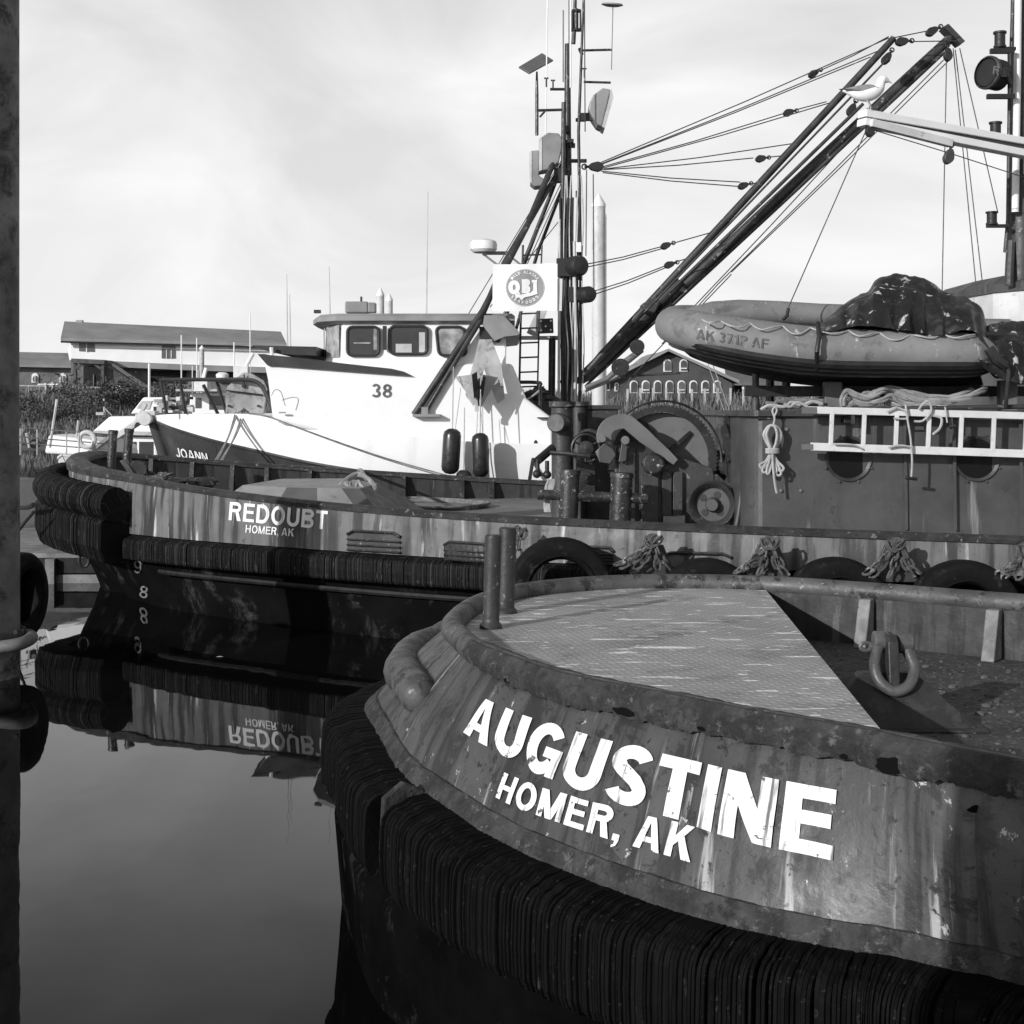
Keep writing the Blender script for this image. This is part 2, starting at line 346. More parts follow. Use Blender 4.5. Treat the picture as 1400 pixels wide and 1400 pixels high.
bush(70, 560, 96, 2.6, 1.9, 'dark bush at the left end of the bank below the low wing')
bush(118, 556, 98, 2.8, 2.1, 'dark bush on the bank below the open porch of the white building')
bush(165, 553, 99, 2.6, 2.0, 'dark bush on the bank below the foot of the stair rail')
bush(222, 550, 100, 2.2, 1.6, 'dark bush on the bank nearest the pale motor yacht roof')
# ------------------------------------------------------------------ near tug
S = EYE / 2.45
def samples(st, k):
    d = cr(st, k); o = []; s = 0
    for i, q in enumerate(d):
        T = Vector((q[0], q[1], q[5])); B = Vector((q[2], q[3], q[4]))
        if i: s += ((T - o[-1]['T']).length + (B - o[-1]['B']).length) / 2
        o.append(dict(T=T, B=B, s=s, i=i))
    for i, e in enumerate(o):
        a, b = o[max(0, i - 1)], o[min(len(o) - 1, i + 1)]; t = (b['B'] - a['B']); t.z = 0; t.normalize(); e['n'] = Vector((t.y, -t.x, 0))
        t2 = b['T'] - a['T']; t2.z = 0; t2.normalize(); e['nt'] = Vector((t2.y, -t2.x, 0))
    return o
def at_s(sm, s):
    lo, hi = 0, len(sm) - 1
    while hi - lo > 1:
        m_ = (lo + hi) // 2
        if sm[m_]['s'] <= s: lo = m_
        else: hi = m_
    a, b = sm[lo], sm[hi]; q = (s - a['s']) / max(1e-9, b['s'] - a['s'])
    e = {k: a[k].lerp(b[k], q) for k in ('T', 'B', 'n', 'nt')}; e['s'] = s; return e
def shell_pt(e, v, bulge=.02):
    p = e['B'].lerp(e['T'], v); d = math.sin(math.pi * max(0, min(1, v)))
    return p + e['n'] * (bulge + .022 * mnoise.noise(p * 2.6) + .010 * mnoise.noise(p * 7)) * d
def shell(sm, i0, i1, v0, v1, nv, bulge, lift=0.0):
    rows = []; uv = []
    for e in sm[i0:i1 + 1]:
        rows.append([shell_pt(e, v0 + (v1 - v0) * j / nv, bulge) + e['n'] * lift for j in range(nv + 1)])
        uv.append([(e['s'], rows[-1][j].z) for j in range(nv + 1)])
    return rows, uv
def sweep(sm, s0, s1, prof, step, jit, zbase, seed, gap=.25, extra=0.0, taper=None):
    "laminated rubber: every lamination stands a little in or out of its neighbours"
    rr = random.Random(seed); mb = MB(); s = s0; rows = []; uv = []
    while s < s1:
        w_ = step * rr.uniform(.7, 1.35); o_ = rr.gauss(0, jit) + jit * 2.2 * mnoise.noise(Vector((s * 3.1, seed, 0))) - (jit * 4.5 if rr.random() < .035 else 0); tw = rr.gauss(0, jit * .6); col = rr.random()
        for q, dd in ((s, -.5 * step), (s + w_ * .12, 0), (s + w_ * .85, 0), (s + w_ * .97, -.5 * step)):
            e = at_s(sm, min(q, s1)); k = taper(q) if taper else 1; rows.append([e['B'] * 0 + Vector((e['B'].x, e['B'].y, 0)) + e['n'] * ((u + (o_ + dd + extra) * (1 if u > .06 else 0)) * k) + Vector((0, 0, zbase(e) + z + tw * (1 if u > .06 else 0))) for u, z in prof])
            uv.append([(col * 50 + q, j * .05) for j in range(len(prof))])
        s += w_
    mb.grid(rows, uv, smooth=False)
    n = len(prof); k = len(rows); mb.f += [tuple(range(n)), tuple(reversed(range((k - 1) * n, k * n)))]; mb.sm += [False, False]
    return mb
def rprof(w_, h, r, k=4, drop=.03):
    "outer profile: flat top, rounded outer corner, vertical face, underside"
    p = [(0.0, -drop * .3), (w_ * .5, -drop * .5)]
    for i in range(k + 1):
        a = math.pi / 2 * (1 - i / k); p.append((w_ - r + r * math.cos(a), -drop - r + r * math.sin(a)))
    p.append((w_ + .005, -h * .6)); rb = r * .6
    for i in range(3):
        a = -math.pi / 2 * i / 2; p.append((w_ - rb + rb * math.cos(a), -h + rb + rb * math.sin(a)))
    p.append((0.0, -h)); return p

A_ST = [(6.5, 4.9, 6.6, 5.1, .8), (4.4, 6.75, 4.5, 6.95, .8), (2.76, 7.9, 2.85, 8.15, .82), (2.1, 8.4, 2.15, 8.65, .84), (1.53, 8.75, 1.5, 9.05, .86),
        (.97, 8.85, .9, 9.2, .89), (.5, 8.75, .35, 9.2, .92), (.06, 8.4, -.25, 8.75, .95), (-.18, 7.87, -.57, 8.1, .97), (-.29, 7.14, -.71, 7.42, .97),
        (-.227, 6.67, -.58, 6.72, .96), (-.15, 6.33, -.43, 6.12, .94), (0, 5.97, -.23, 5.72, .91), (.138, 5.68, -.07, 5.47, .88), (.317, 5.43, .115, 5.22, .86),
        (.56, 5.17, .38, 4.94, .84), (.79, 4.9, .664, 4.67, .83), (1.05, 4.65, .965, 4.47, .83), (1.19, 4.5, 1.15, 4.38, .83), (1.33, 4.33, 1.32, 4.26, .83),
        (1.47, 4.18, 1.48, 4.14, .83), (2.3, 3.25, 2.32, 3.22, .83), (4.2, 1.4, 4.22, 1.36, .83)]
A_ST = [tuple(c * S for c in q) + (1.4 * S,) for q in A_ST]
KA = 10
am = samples(A_ST, KA); NA = len(am) - 1
def aS(station): i = station * KA; a = int(i); b = min(NA, a + 1); return am[a]['s'] + (am[b]['s'] - am[a]['s']) * (i - a)
aug = thing('tugboat', 'nearest tugboat, blunt rusty end wrapped in ribbed black rubber, AUGUSTINE in white', 'tugboat', (1.8 * S, 5.6 * S, 0))
def rusty(t, co, v, mixf, rng, nzn, mapped, b):
    "flaking edges: speckle where two noises meet"
    f = rng(nzn(mapped(3, 3, 1), 2.2, 8, .3), .55, .62, 0, 1); v = mixf(f, v, .035)
    return v
m_aplate = mat('grey_hull_paint', .056, .5, var=.3, vs=2.0, streak=(.018, .43, 10, .8, .05), light=(.34, .15, 13, .9, .05), spots=[(.02, .30, 8, .03), (.45, .035, 12, .02), (.012, .18, 26, .02)], bump=.25, bs=30, uv=True)
m_arust = mat('rusty_steel_edge', .034, .85, var=.6, vs=9, spots=[(.016, .36, 12, .06), (.10, .17, 22, .05)], bump=1.0, bs=55)
m_apipe = mat('worn_pipe_paint', .075, .55, var=.3, vs=5, spots=[(.022, .36, 9, .05), (.26, .10, 16, .04)], bump=.3, bs=45)
m_rubber = mat('laminated_rubber', .0045, .78, var=.7, vs=3.0, spots=[(.028, .09, 26, .06)], bump=.5, bs=30, uv=True, spec=.06)
m_dkhull = mat('black_hull_paint', .004, .85, var=.4, vs=2, spots=[(.018, .2, 4, .06)], bump=.2, spec=.0)
m_innerb = mat('dark_bulwark_paint', .028, .6, var=.3, vs=3, streak=(.010, .4, 9, .8, .05), light=(.08, .2, 12, .7, .04), bump=.2)
m_white_letter = mat('white_lettering', .80, .5, var=.05, vs=4, streak=(.13, .24, 24, 1.6, .06), spots=[(.06, .13, 14, .03)], bump=0, uv=True)
r_, u_ = shell(am, 0, NA, .10, 1.0, 8, .025); plate_mb = MB().grid(r_, u_)
plate_mb.build('hull_plating', m_aplate, aug)
r_, u_ = shell(am, 0, NA, -.06, .11, 3, .0, .02)
MB().grid([[q[0]] + [p + e['n'] * .008 * mnoise.noise(p * 14) for p in q] + [q[-1] - e['n'] * .03 + Vector((0, 0, .012 * mnoise.noise(q[-1] * 12)))] for q, e in zip(r_, am)], None).build('rub_strip', m_arust, aug)
# pipe rail along the top of the bulwark
MB().tube([e['T'] for e in am], .052, 12).build('pipe_rail', m_apipe, aug)
lip = []; s_ = aS(11.0); ns_ = lambda p, f, o=0.0: mnoise.noise(p * f + Vector((o, o * .7, 0)))
while s_ < aS(21.9):
    e = at_s(am, s_); k = max(0, min(1, (s_ - aS(11.0)) / (aS(12.2) - aS(11.0)))); T = e['T']; j = ns_(T, 9) * .008 + ns_(T, 30) * .004; d = ns_(T, 5, 3) * .022 + ns_(T, 17, 5) * .016 + max(0, ns_(T, 42, 9)) * .022
    if ns_(T, 11, 21) > .36: d += .014
    lip.append([T + e['nt'] * (.056 + j) + Vector((0, 0, -.03 - .022 * k + d * .6)), T + e['nt'] * (.063 + j) + Vector((0, 0, -.03 * k + d * .5)), T + e['nt'] * (.063 + j) + Vector((0, 0, .01)), T + e['nt'] * .03 + Vector((0, 0, .05 + j * .5)), T - e['nt'] * .03 + Vector((0, 0, .048 - j * .7)), T - e['nt'] * .05 + Vector((0, 0, -.05))])
    s_ += .012
MB().grid(lip).build('rail_cap', m_arust, aug)
inn = [[e['T'] - e['nt'] * .035, e['T'] - e['nt'] * .05 + Vector((0, 0, -.34))] for e in am]
MB().grid(inn, [[(e['s'], .34), (e['s'], 0)] for e in am]).build('bulwark', m_innerb, aug)
low = [[e['B'] - e['n'] * .01, Vector((e['B'].x, e['B'].y, .55)) + e['n'] * .06, Vector((e['B'].x, e['B'].y, .42)) + e['n'] * .17, Vector((e['B'].x, e['B'].y, 0)) + e['n'] * .135, Vector((e['B'].x, e['B'].y, -.6)) - e['n'] * .2] for e in am]
mb = MB().grid(low); k = len(low); mb.f.append((0, (k - 1) * 5, (k - 1) * 5 + 4, 4)); mb.sm.append(False)
mb.build('lower_hull', m_dkhull, aug)
# rubber fenders
zb = lambda e: e['B'].z
s_a, s_b = aS(11.55), aS(22)
sweep(am, s_a, s_b, rprof(.225 * S, .385 * S, .08 * S), .0115, .005, zb, 3).build('side_fender', m_rubber, aug)
sweep(am, aS(1.5), aS(11.32), rprof(.235 * S, .36 * S, .08 * S), .0115, .005, zb, 4).build('bow_fender', m_rubber, aug)
# torn plate standing in the gap between the two fenders
mb = MB(); e = at_s(am, aS(11.44)); c = e['B'] + e['n'] * .10
mb.prism([c + Vector((0, 0, -.28)), c + e['n'] * .10 + Vector((0, 0, -.22)), c + e['n'] * .09 + Vector((0, 0, -.02)), c + e['n'] * .02 + Vector((.01, 0, .035)), c - e['n'] * .08 + Vector((0, 0, -.01))], Vector((-e['n'].y, e['n'].x, 0)) * .035)
mb.build('fender_bracket', m_arust, aug, bevel=.006)
# half-pipe guard round the far bow with its rounded end
gq = [7.0 + .1 * i for i in range(33)] + [10.27, 10.33, 10.38, 10.42, 10.445]
pts = [shell_pt(at_s(am, aS(q)), .50) + at_s(am, aS(q))['n'] * .022 for q in gq]
rs = [.085 + .006 * mnoise.noise(Vector((q * 2.3, 0, 0))) for q in gq[:-5]] + [.084, .077, .063, .042, .012]
MB().tube(pts, rs, 16).build('guard_pipe', m_apipe, aug)
# decks
m_deck = mat('dirty_deck', .04, .75, var=.4, vs=3, spots=[(.14, .26, 30, .05), (.02, .25, 4, .06), (.26, .10, 45, .02)], bump=.6, bs=60)
dz = 1.1 * S
deck_in = [Vector((e['T'].x, e['T'].y, 0)) - e['nt'] * .045 for e in am]
far = [p for p, e in zip(deck_in, am) if e['i'] <= 9 * KA]; near = [p for p, e in zip(deck_in, am) if e['i'] >= 9 * KA]
def fill(poly, z, mb): return mb.add([Vector((p.x, p.y, z)) for p in poly], [tuple(range(len(poly)))])
fill(deck_in, dz, MB()).build('main_deck', m_deck, aug)
def checker(t, co, v, mixf, rng, nzn, mapped, b):
    n = t.nodes.new; l = t.links.new
    mp_ = n('ShaderNodeMapping'); mp_.inputs['Rotation'].default_value = (0, 0, .62); l(co, mp_.inputs[0])
    hs = []
    for a, lo in ((.785, (0, 0, 0)), (-.785, (.5, .5, 0))):
        q = n('ShaderNodeMapping'); q.inputs['Rotation'].default_value = (0, 0, a); q.inputs['Scale'].default_value = (15, 17, 1); q.inputs['Location'].default_value = lo; l(mp_.outputs[0], q.inputs[0])
        vo = n('ShaderNodeTexVoronoi'); vo.inputs['Scale'].default_value = 1; vo.inputs['Randomness'].default_value = 0; l(q.outputs[0], vo.inputs['Vector']); hs.append(vo.outputs['Distance'])
    mi = n('ShaderNodeMath'); mi.operation = 'MINIMUM'; l(hs[0], mi.inputs[0]); l(hs[1], mi.inputs[1])
    hgt = rng(mi.outputs[0], .20, .38, 1, 0); v = mixf(rng(hgt, 0, 1, 0, .9), v, .62)
    bp = n('ShaderNodeBump'); bp.inputs['Strength'].default_value = 1.0; bp.inputs['Distance'].default_value = .006; l(hgt, bp.inputs['Height']); l(bp.outputs[0], b.inputs['Normal'])
    dr = n('ShaderNodeMapping'); dr.inputs['Rotation'].default_value = (0, 0, .06); dr.inputs['Scale'].default_value = (1.5, 9, 1); l(co, dr.inputs[0])
    v = mixf(rng(nzn(dr.outputs[0], 1.6, 8, .2), .605, .62, 0, 1), v, .85)
    dr2 = n('ShaderNodeMapping'); dr2.inputs['Location'].default_value = (3, 9, 1); dr2.inputs['Scale'].default_value = (3.5, 8, 1); l(co, dr2.inputs[0])
    v = mixf(rng(nzn(dr2.outputs[0], 2.2, 8, .2), .63, .645, 0, 1), v, .85)
    return v
m_check = mat('checker_plate', .31, .55, var=.2, vs=1.3, spots=[(.12, .2, 2.5, .12)], extra=checker)
plat = [Vector((e['T'].x, e['T'].y, 0)) - e['nt'] * .045 for e in am if 3.95 * KA <= e['i'] <= 17.9 * KA]
mb = MB(); fill(plat, 1.375 * S, mb); n_ = len(plat); mb.add([Vector((p.x, p.y, 1.35 * S)) for p in plat], [tuple(reversed(range(n_)))])
mb.f += [(i, n_ + i, n_ + (i + 1) % n_, (i + 1) % n_) for i in range(n_)]; mb.sm += [False] * n_
mb.build('foredeck_plate', m_check, aug)
a_, b_ = plat[0], plat[-1]
MB().add([Vector((a_.x, a_.y, 1.35 * S)), Vector((b_.x, b_.y, 1.35 * S)), Vector((b_.x, b_.y, dz)), Vector((a_.x, a_.y, dz))], [(0, 1, 2, 3)]).build('step_riser', m_innerb, aug)
# bulwark stays on the far inside
m_stay = mat('stay_paint', .17, .6, var=.3, vs=6, spots=[(.05, .25, 8, .04)], bump=.2)
for st_ in (3.05, 2.1, 1.3):
    e = at_s(am, aS(st_)); t = Vector((-e['nt'].y, e['nt'].x, 0)); p = Vector((e['T'].x, e['T'].y, 0)) - e['nt'] * .09
    mb = MB(); q = [Vector((p.x, p.y, dz)) - e['nt'] * .09, Vector((p.x, p.y, dz)) + e['nt'] * .03, Vector((p.x, p.y, 1.37 * S)) + e['nt'] * .05, Vector((p.x, p.y, 1.37 * S)) - e['nt'] * .01]
    mb.prism([x - t * .034 for x in q], t * .068); mb.build('bulwark_stay', m_stay, aug, bevel=.006)
# two posts on the foredeck
m_post = mat('post_paint', .030, .55, var=.3, vs=6, spots=[(.03, .25, 9, .04), (.2, .1, 20, .02)], bump=.3)
for (px, pyb, pyt, r) in ((671, 859, 731, 11.5), (691, 838, 721, 12)):
    Y = F * (EYE - 1.375 * S) / (pyb - YH); b0 = P(px, pyb, Y); b0.z = 1.375 * S; t0 = Vector((b0.x + .012, b0.y, EYE + (YH - pyt) / F * Y)); rr_ = r * Y / F
    mb = MB().lathe(b0, [(0, 0), (rr_ * 1.35, 0), (rr_ * 1.35, .015), (rr_ * 1.02, .03), (rr_, .05), (rr_, (t0 - b0).length - .006), (rr_ - .006, (t0 - b0).length), (0, (t0 - b0).length)], 20, t0 - b0)
    mb.build('mooring_post', m_post, aug)
# pad eye
Yp = 6.35 * S; cx = P(1215, 0, Yp).x; mb = MB()
m_pad = mat('shade_dark_pad_eye', .022, .6, var=.3, vs=6, spots=[(.04, .25, 9, .04)], bump=.3)  # dark grey carries the foredeck's shadow over the pad eye
z0 = dz; mb.prism([(cx - .022, Yp - .12, z0), (cx - .022, Yp + .14, z0), (cx - .022, Yp + .075, EYE + (YH - 872) / F * Yp), (cx - .022, Yp + .04, EYE + (YH - 866) / F * Yp), (cx - .022, Yp - .04, EYE + (YH - 866) / F * Yp), (cx - .022, Yp - .075, EYE + (YH - 874) / F * Yp)], (.044, 0, 0))
mb.build('pad_eye', m_pad, aug, bevel=.006)
mb = MB(); top = .20
base = [Vector((cx - .33, Yp - .20, z0 + .012)), Vector((cx + .30, Yp - .20, z0 + .012)), Vector((cx + .30, Yp + .16, z0 + .012)), Vector((cx - .33, Yp + .16, z0 + .012))]
tp_ = [Vector((cx - .12, Yp - .03, z0 + top)), Vector((cx + .10, Yp - .03, z0 + top)), Vector((cx + .10, Yp + .03, z0 + top)), Vector((cx - .12, Yp + .03, z0 + top))]
mb.add(base + tp_, [(0, 1, 5, 4), (1, 2, 6, 5), (2, 3, 7, 6), (3, 0, 4, 7), (4, 5, 6, 7)]); mb.box((cx - .015, Yp - .02, z0 + .006), (.70, .44, .012))
mb.build('pad_eye_base', m_pad, aug, bevel=.004)
# shackle hung in it
m_shk = mat('shackle_steel', .085, .45, var=.3, vs=9, spots=[(.05, .25, 14, .04)], bump=.2, metal=.0)
SP = lambda px, py, d=0.0: P(px, py, Yp - d)
shk = thing('tow_shackle', 'heavy bow shackle hanging in the pad eye on the dark deck', 'shackle', SP(1222, 948, .1))
bowp = crv([SP(1204, 876, .0), SP(1199, 893, .03), SP(1196, 912, .06), SP(1203, 932, .09), SP(1222, 945, .11), SP(1242, 938, .10), SP(1250, 917, .06), SP(1244, 897, .03), SP(1237, 880, 0)], 5)
mb = MB().tube(bowp, .0235, 12); 
for px, py in ((1204, 876), (1237, 880)): c = SP(px, py); mb.cyl(c - Vector((.03, 0, .0)), c + Vector((.03, 0, 0)), .04, 16)
mb.build('shackle_bow', m_shk, shk)
mb = MB().cyl(SP(1188, 884), SP(1243, 884), .02, 12); mb.tube([SP(1184, 884) + Vector((math.cos(a) * .024, 0, math.sin(a) * .016)) for a in [i * .5236 for i in range(12)]], .008, 6, closed=True)
mb.build('shackle_pin', m_shk, shk)
# lettering on the tumblehome plate
def plate_text_uv(s, q0, q1, v0, v1, name, w, gap=.12):
    vs, fs, W = stroke_text(s, w, .15, gap); pts = []; sa, sb = aS(q0), aS(q1)
    for v in vs:
        k = v.x / W; e = at_s(am, sa + (sb - sa) * k); a = v0[0] + (v0[1] - v0[0]) * k; b = v1[0] + (v1[1] - v1[0]) * k
        pts.append(shell_pt(e, a + (b - a) * v.y, .025) + e['n'] * (.006 + v.z))
    return MB().add(pts, fs, False, [(v.x * .28, v.y * .28) for v in vs]).build(name, m_white_letter, aug, fix=False)
plate_text_uv('AUGUSTINE', 11.72, 17.0, (.47, .40), (.75, .75), 'name_lettering', .235, .10)
plate_text_uv('HOMER, AK', 12.9, 15.65, (.20, .235), (.365, .415), 'port_lettering', .21, .13)
# rust holes under the rail edge and blistered paint
rr = random.Random(5)
m_hole = mat('rust_hole_black', .006, .95, bump=0, spec=.05)
for (q, v, w_, h_) in ((14.55, .95, .055, .016), (18.08, .955, .05, .030), (17.2, .955, .014, .010), (15.6, .955, .02, .009), (19.3, .80, .035, .012), (12.35, .92, .03, .010)):
    e = at_s(am, aS(q)); c = shell_pt(e, v, .025) + e['n'] * .012; t = Vector((-e['n'].y, e['n'].x, 0))
    if v > .9: c = e['T'] + e['nt'] * .068 + Vector((0, 0, -.03))
    k = 15; MB().add([c] + [c + (t * math.cos(i * 6.283 / k) * w_ + Vector((0, 0, 1)) * math.sin(i * 6.283 / k) * h_) * (.85 + .3 * mnoise.noise(Vector((i * .9, q * 7, 0)))) for i in range(k)], [(0, 1 + i, 1 + (i + 1) % k) for i in range(k)]).build('rust_hole', m_hole, aug, fix=False)
# loose grit on the deck
mb = MB(); rr = random.Random(8)
for i in range(900):
    x, y = rr.uniform(1.2, 3.4) * S, rr.uniform(5.4, 8.2) * S
    if x / y < .14 or y > 9.3 * S - .62 * x or (y < 5.4 - .95 * (x - 1.0)): continue
    r0 = rr.choice([.004, .005, .007, .008, .013]) * rr.uniform(.6, 1.3); mb.ell((x, y, dz + r0 * .3), (r0 * rr.uniform(.8, 1.8), r0 * rr.uniform(.8, 1.8), r0 * .6), 6, Matrix.Rotation(rr.uniform(0, 3), 3, 'Z'))
tag(mb.build('deck_grit', mat('deck_grit', .075, .9, var=.6, vs=12, bump=0), fix=False), kind='stuff')
# ------------------------------------------------------------------ far tug
def zt(py, Y): return EYE + (YH - py) / F * Y
RPX = [(1900, 690, 20.5), (1040, 672, 20.9), (750, 660, 20.9), (450, 642, 20.7), (300, 632, 20.4), (160, 621, 19.9), (112, 622, 19.2), (95, 631, 18.4), (118, 641, 17.7), (180, 653, 17.0),
       (250, 666, 16.3), (350, 680, 15.6), (470, 693, 14.9), (600, 703, 14.3), (750, 712, 13.8), (1040, 725, 13.2), (1400, 738, 12.7), (1900, 755, 12.2), (2600, 770, 12.0)]
st = []
for px, py, Y in RPX:
    p = P(px, py, Y); st.append([p.x, p.y, p.x, p.y, .86, p.z])
KR = 8
r0 = samples([tuple(q) for q in st], KR)
red = samples([tuple(q) for q in st], KR); NR = len(red) - 1
for e in red: e['B'] = e['B'] + e['n'] * .03
def rS(station): i = station * KR; a = int(i); b = min(NR, a + 1); return red[a]['s'] + (red[b]['s'] - red[a]['s']) * (i - a)
rdt = thing('tugboat', 'long tugboat behind the near one, REDOUBT in white on its streaked grey bulwark', 'tugboat', (2.0, 16.5, 0))
m_rplate = mat('streaked_grey_paint', .135, .6, var=.22, vs=1.6, streak=(.03, .42, 6, .5, .08), light=(.5, .18, 11, .8, .05), spots=[(.05, .13, 9, .03)], bump=.25, bs=30, uv=True)
m_rrail = mat('dark_rail_paint', .035, .55, var=.4, vs=5, spots=[(.02, .25, 9, .04), (.22, .14, 16, .04)], bump=.4)
m_rdeck = mat('grey_deck_paint', .17, .7, var=.2, vs=1.2, spots=[(.12, .25, 2.5, .1), (.36, .1, 7, .05)], bump=.2)
m_rhull = mat('worn_black_hull', .0045, .8, var=.4, vs=1.6, spots=[(.05, .16, 1.1, .08)], light=(.06, .08, 2.0, .9, .06), bump=.2, uv=True, spec=.03)
m_tug = mat('grey_tug_paint', .06, .5, var=.2, vs=2.5, streak=(.05, .26, 5, .35, .08), light=(.2, .13, 7, .4, .06), spots=[(.04, .1, 7, .03)], bump=.15)
m_mach = mat('machinery_paint', .042, .5, var=.3, vs=4, spots=[(.03, .2, 7, .05), (.24, .1, 12, .04)], bump=.3)
m_dmach = mat('greasy_machinery', .018, .45, var=.4, vs=6, spots=[(.12, .14, 12, .04)], bump=.4)
m_black = mat('matt_black', .012, .55, var=.3, vs=5, bump=.2)
m_drum = mat('drum_paint', .13, .6, var=.15, vs=3, spots=[(.08, .15, 6, .05)], bump=.15)
m_bollard = mat('glinting_scuffed_bollard', .030, .38, var=.4, vs=6, spots=[(.45, .17, 18, .04), (.02, .25, 9, .04)], bump=.4)  # pale spots paint highlights in among the scuffs
r_, u_ = shell(red, 0, NR, 0.0, 1.0, 6, .01); rplate = MB().grid(r_, u_); rplate.build('bulwark', m_rplate, rdt)
MB().grid([[e['T'] - e['nt'] * .05, e['T'] - e['nt'] * .07 + Vector((0, 0, 1.03 - e['T'].z))] for e in red], [[(e['s'], 1), (e['s'], .6)] for e in red]).build('bulwark_lining', m_innerb, rdt)
# cap rail, wide round the bow
rows = []
for e in red:
    b = max(0, 1 - abs(e['i'] / KR - 7.2) / 2.6); wi = .09 + .16 * b; h = .035 + .05 * b; T = e['T']; n = e['nt']
    rows.append([T + n * .035 + Vector((0, 0, -h)), T + n * .045 + Vector((0, 0, .0)), T + n * .0 + Vector((0, 0, .03 + .02 * b)), T - n * wi * .7 + Vector((0, 0, .03 + .02 * b)), T - n * wi, T - n * wi + Vector((0, 0, -h))])
MB().grid(rows).build('cap_rail', m_rrail, rdt)
# black hull below, undercut towards the water
rows = []; uv = []
for e in red:
    q = e['i'] / KR; b = max(0, 1 - abs(q - 7.6) / 5.0); ins = .12 + .25 * b + .30 * max(0, 1 - abs(q - 7.6) / 1.6)
    p = e['B']; n = e['n']
    rows.append([p - n * .02, Vector((p.x, p.y, .45)) - n * ins * .45, Vector((p.x, p.y, .22)) - n * ins * .75, Vector((p.x, p.y, -.02)) - n * ins, Vector((p.x, p.y, -.7)) - n * (ins + .3)])
    uv.append([(e['s'], v.z) for v in rows[-1]])
rhull = MB().grid(rows, uv); rhull.f.append((0, (len(rows) - 1) * 5, (len(rows) - 1) * 5 + 4, 4)); rhull.sm.append(False)
rhull.build('lower_hull', m_rhull, rdt)
mb = MB().tube([Vector((e['B'].x, e['B'].y, .47)) - e['n'] * .0 for e in red if e['i'] > 9.5 * KR], .028, 6); mb.build('rub_strake', m_black, rdt)
# laminated side fender and the bow pudding
m_rub2 = mat('old_rubber', .0055, .65, var=.7, vs=1.2, spots=[(.06, .14, 12, .06)], streak=(.05, .2, 3, .3, .1), bump=.5, bs=25, uv=True, spec=.18)
zr = lambda e: e['B'].z
sweep(red, rS(9.1), rS(14.55), rprof(.15, .28, .05), .013, .003, zr, 5).build('side_fender', m_rub2, rdt)
rollp = [(.02 + .19 + .20 * math.cos(a), -.30 + .20 * math.sin(a)) for a in [math.radians(q) for q in range(180, -181, -24)]]
tz = lambda e: e['T'].z
def tap(e): return 1.0
sweep(red, rS(4.6), rS(9.05), rollp, .013, .004, tz, 6).build('bow_roll_fender', m_rub2, rdt)
sweep(red, rS(4.7), rS(9.0), [(0, -.46)] + [(.30 + .08 * math.cos(a), -.54 + .08 * math.sin(a)) for a in (1.57, 1.0, .5, 0)] + [(.385, -.80), (.33, -.96), (.0, -.99)], .014, .004, tz, 7).build('bow_block_fender', m_rub2, rdt)
# a strap and ring under the pudding
e = at_s(red, rS(8.2)); c = e['T'] + e['n'] * .12 + Vector((0, 0, -1.02)); mb = MB().tube([c + Vector((math.cos(i * .5236) * .06, 0, math.sin(i * .5236) * .08 - .05)) for i in range(12)], .018, 6, closed=True); mb.build('fender_shackle', m_black, rdt)
# decks
m_line = [Vector((e['T'].x, e['T'].y, 0)) - e['nt'] * .06 for e in red]
fill(m_line, 1.04, MB()).build('deck', m_rdeck, rdt)
# freeing ports: dark slots with bars
for (xa, xb, ya, yb, sl) in ((475, 547, 724, 753, 4), (607, 668, 739, 766, 4), (800, 838, 746, 765, 2), (905, 999, 754, 778, 2)):
    t = rplate.bvh(); mb = MB(); o_ = Vector((0, 0, EYE)); rows = []
    for i in range(9):
        px = xa + (xb - xa) * i / 8; rr_ = []
        c0 = 6 if i in (0, 8) else 1
        for j, py in enumerate((ya + sl * i / 8 + c0, yb + sl * i / 8)):
            d = (P(px, py, 1) - o_).normalized(); h = t.ray_cast(o_, d); p = h[0] if h[0] is not None else P(px, py, 14)
            rr_.append(p + Vector((0, -.012, 0)))
        rows.append(rr_)
    mb.grid(rows, smooth=False); fp = mb.build('freeing_port', m_mach, rdt)
    mb = MB()
    for k in (.3, .62, .92):
        a = rows[0][0].lerp(rows[0][1], k); b = rows[-1][0].lerp(rows[-1][1], k); mb.tube([a + Vector((0, -.02, 0)), b + Vector((0, -.02, 0))], .011, 6)
    mb.tube([r[0] + Vector((0, -.012, 0)) for r in rows], .016, 6); mb.build('port_bar', m_dmach, fp)
m_wl2 = mat('worn_white_lettering', .72, .6, var=.1, vs=4, streak=(.28, .22, 14, 1.0, .08), bump=0, uv=True)
decal(rplate, 'REDOUBT', (313, 711), (447, 724), (2, -25), 'name_lettering', m_wl2, rdt, w=.19)
decal(rplate, 'HOMER, AK', (336, 728), (402, 733.5), (1, -10.5), 'port_lettering', m_wl2, rdt, w=.17)
m_dull = mat('dull_lettering', .17, .8, var=.3, vs=9, spots=[(.03, .25, 12, .05)], bump=0)
decal(rhull, '8', (191, 816), (202, 818), (1.5, -16), 'draught_mark', m_dull, rdt, w=.13)
decal(rhull, '9', (183, 782), (193, 784), (1.5, -17), 'draught_mark', m_dull, rdt, w=.13)
# stays inside the far bulwark
for px in (205, 262, 312, 362, 415, 560, 630, 690, 740):
    t = min(red, key=lambda e: abs((700 + e['T'].x / e['T'].y * F) - px) + (0 if e['i'] < 6 * KR else 1e6)); p = t['T'] - t['nt'] * .11
    mb = MB(); mb.prism([(p.x - .03, p.y, 1.04), (p.x - .03, p.y - .16, 1.04), (p.x - .03, p.y - .03, t['T'].z - .02), (p.x - .03, p.y + .02, t['T'].z - .02)], (.06, 0, 0)); mb.build('bulwark_stay', m_dmach, rdt)
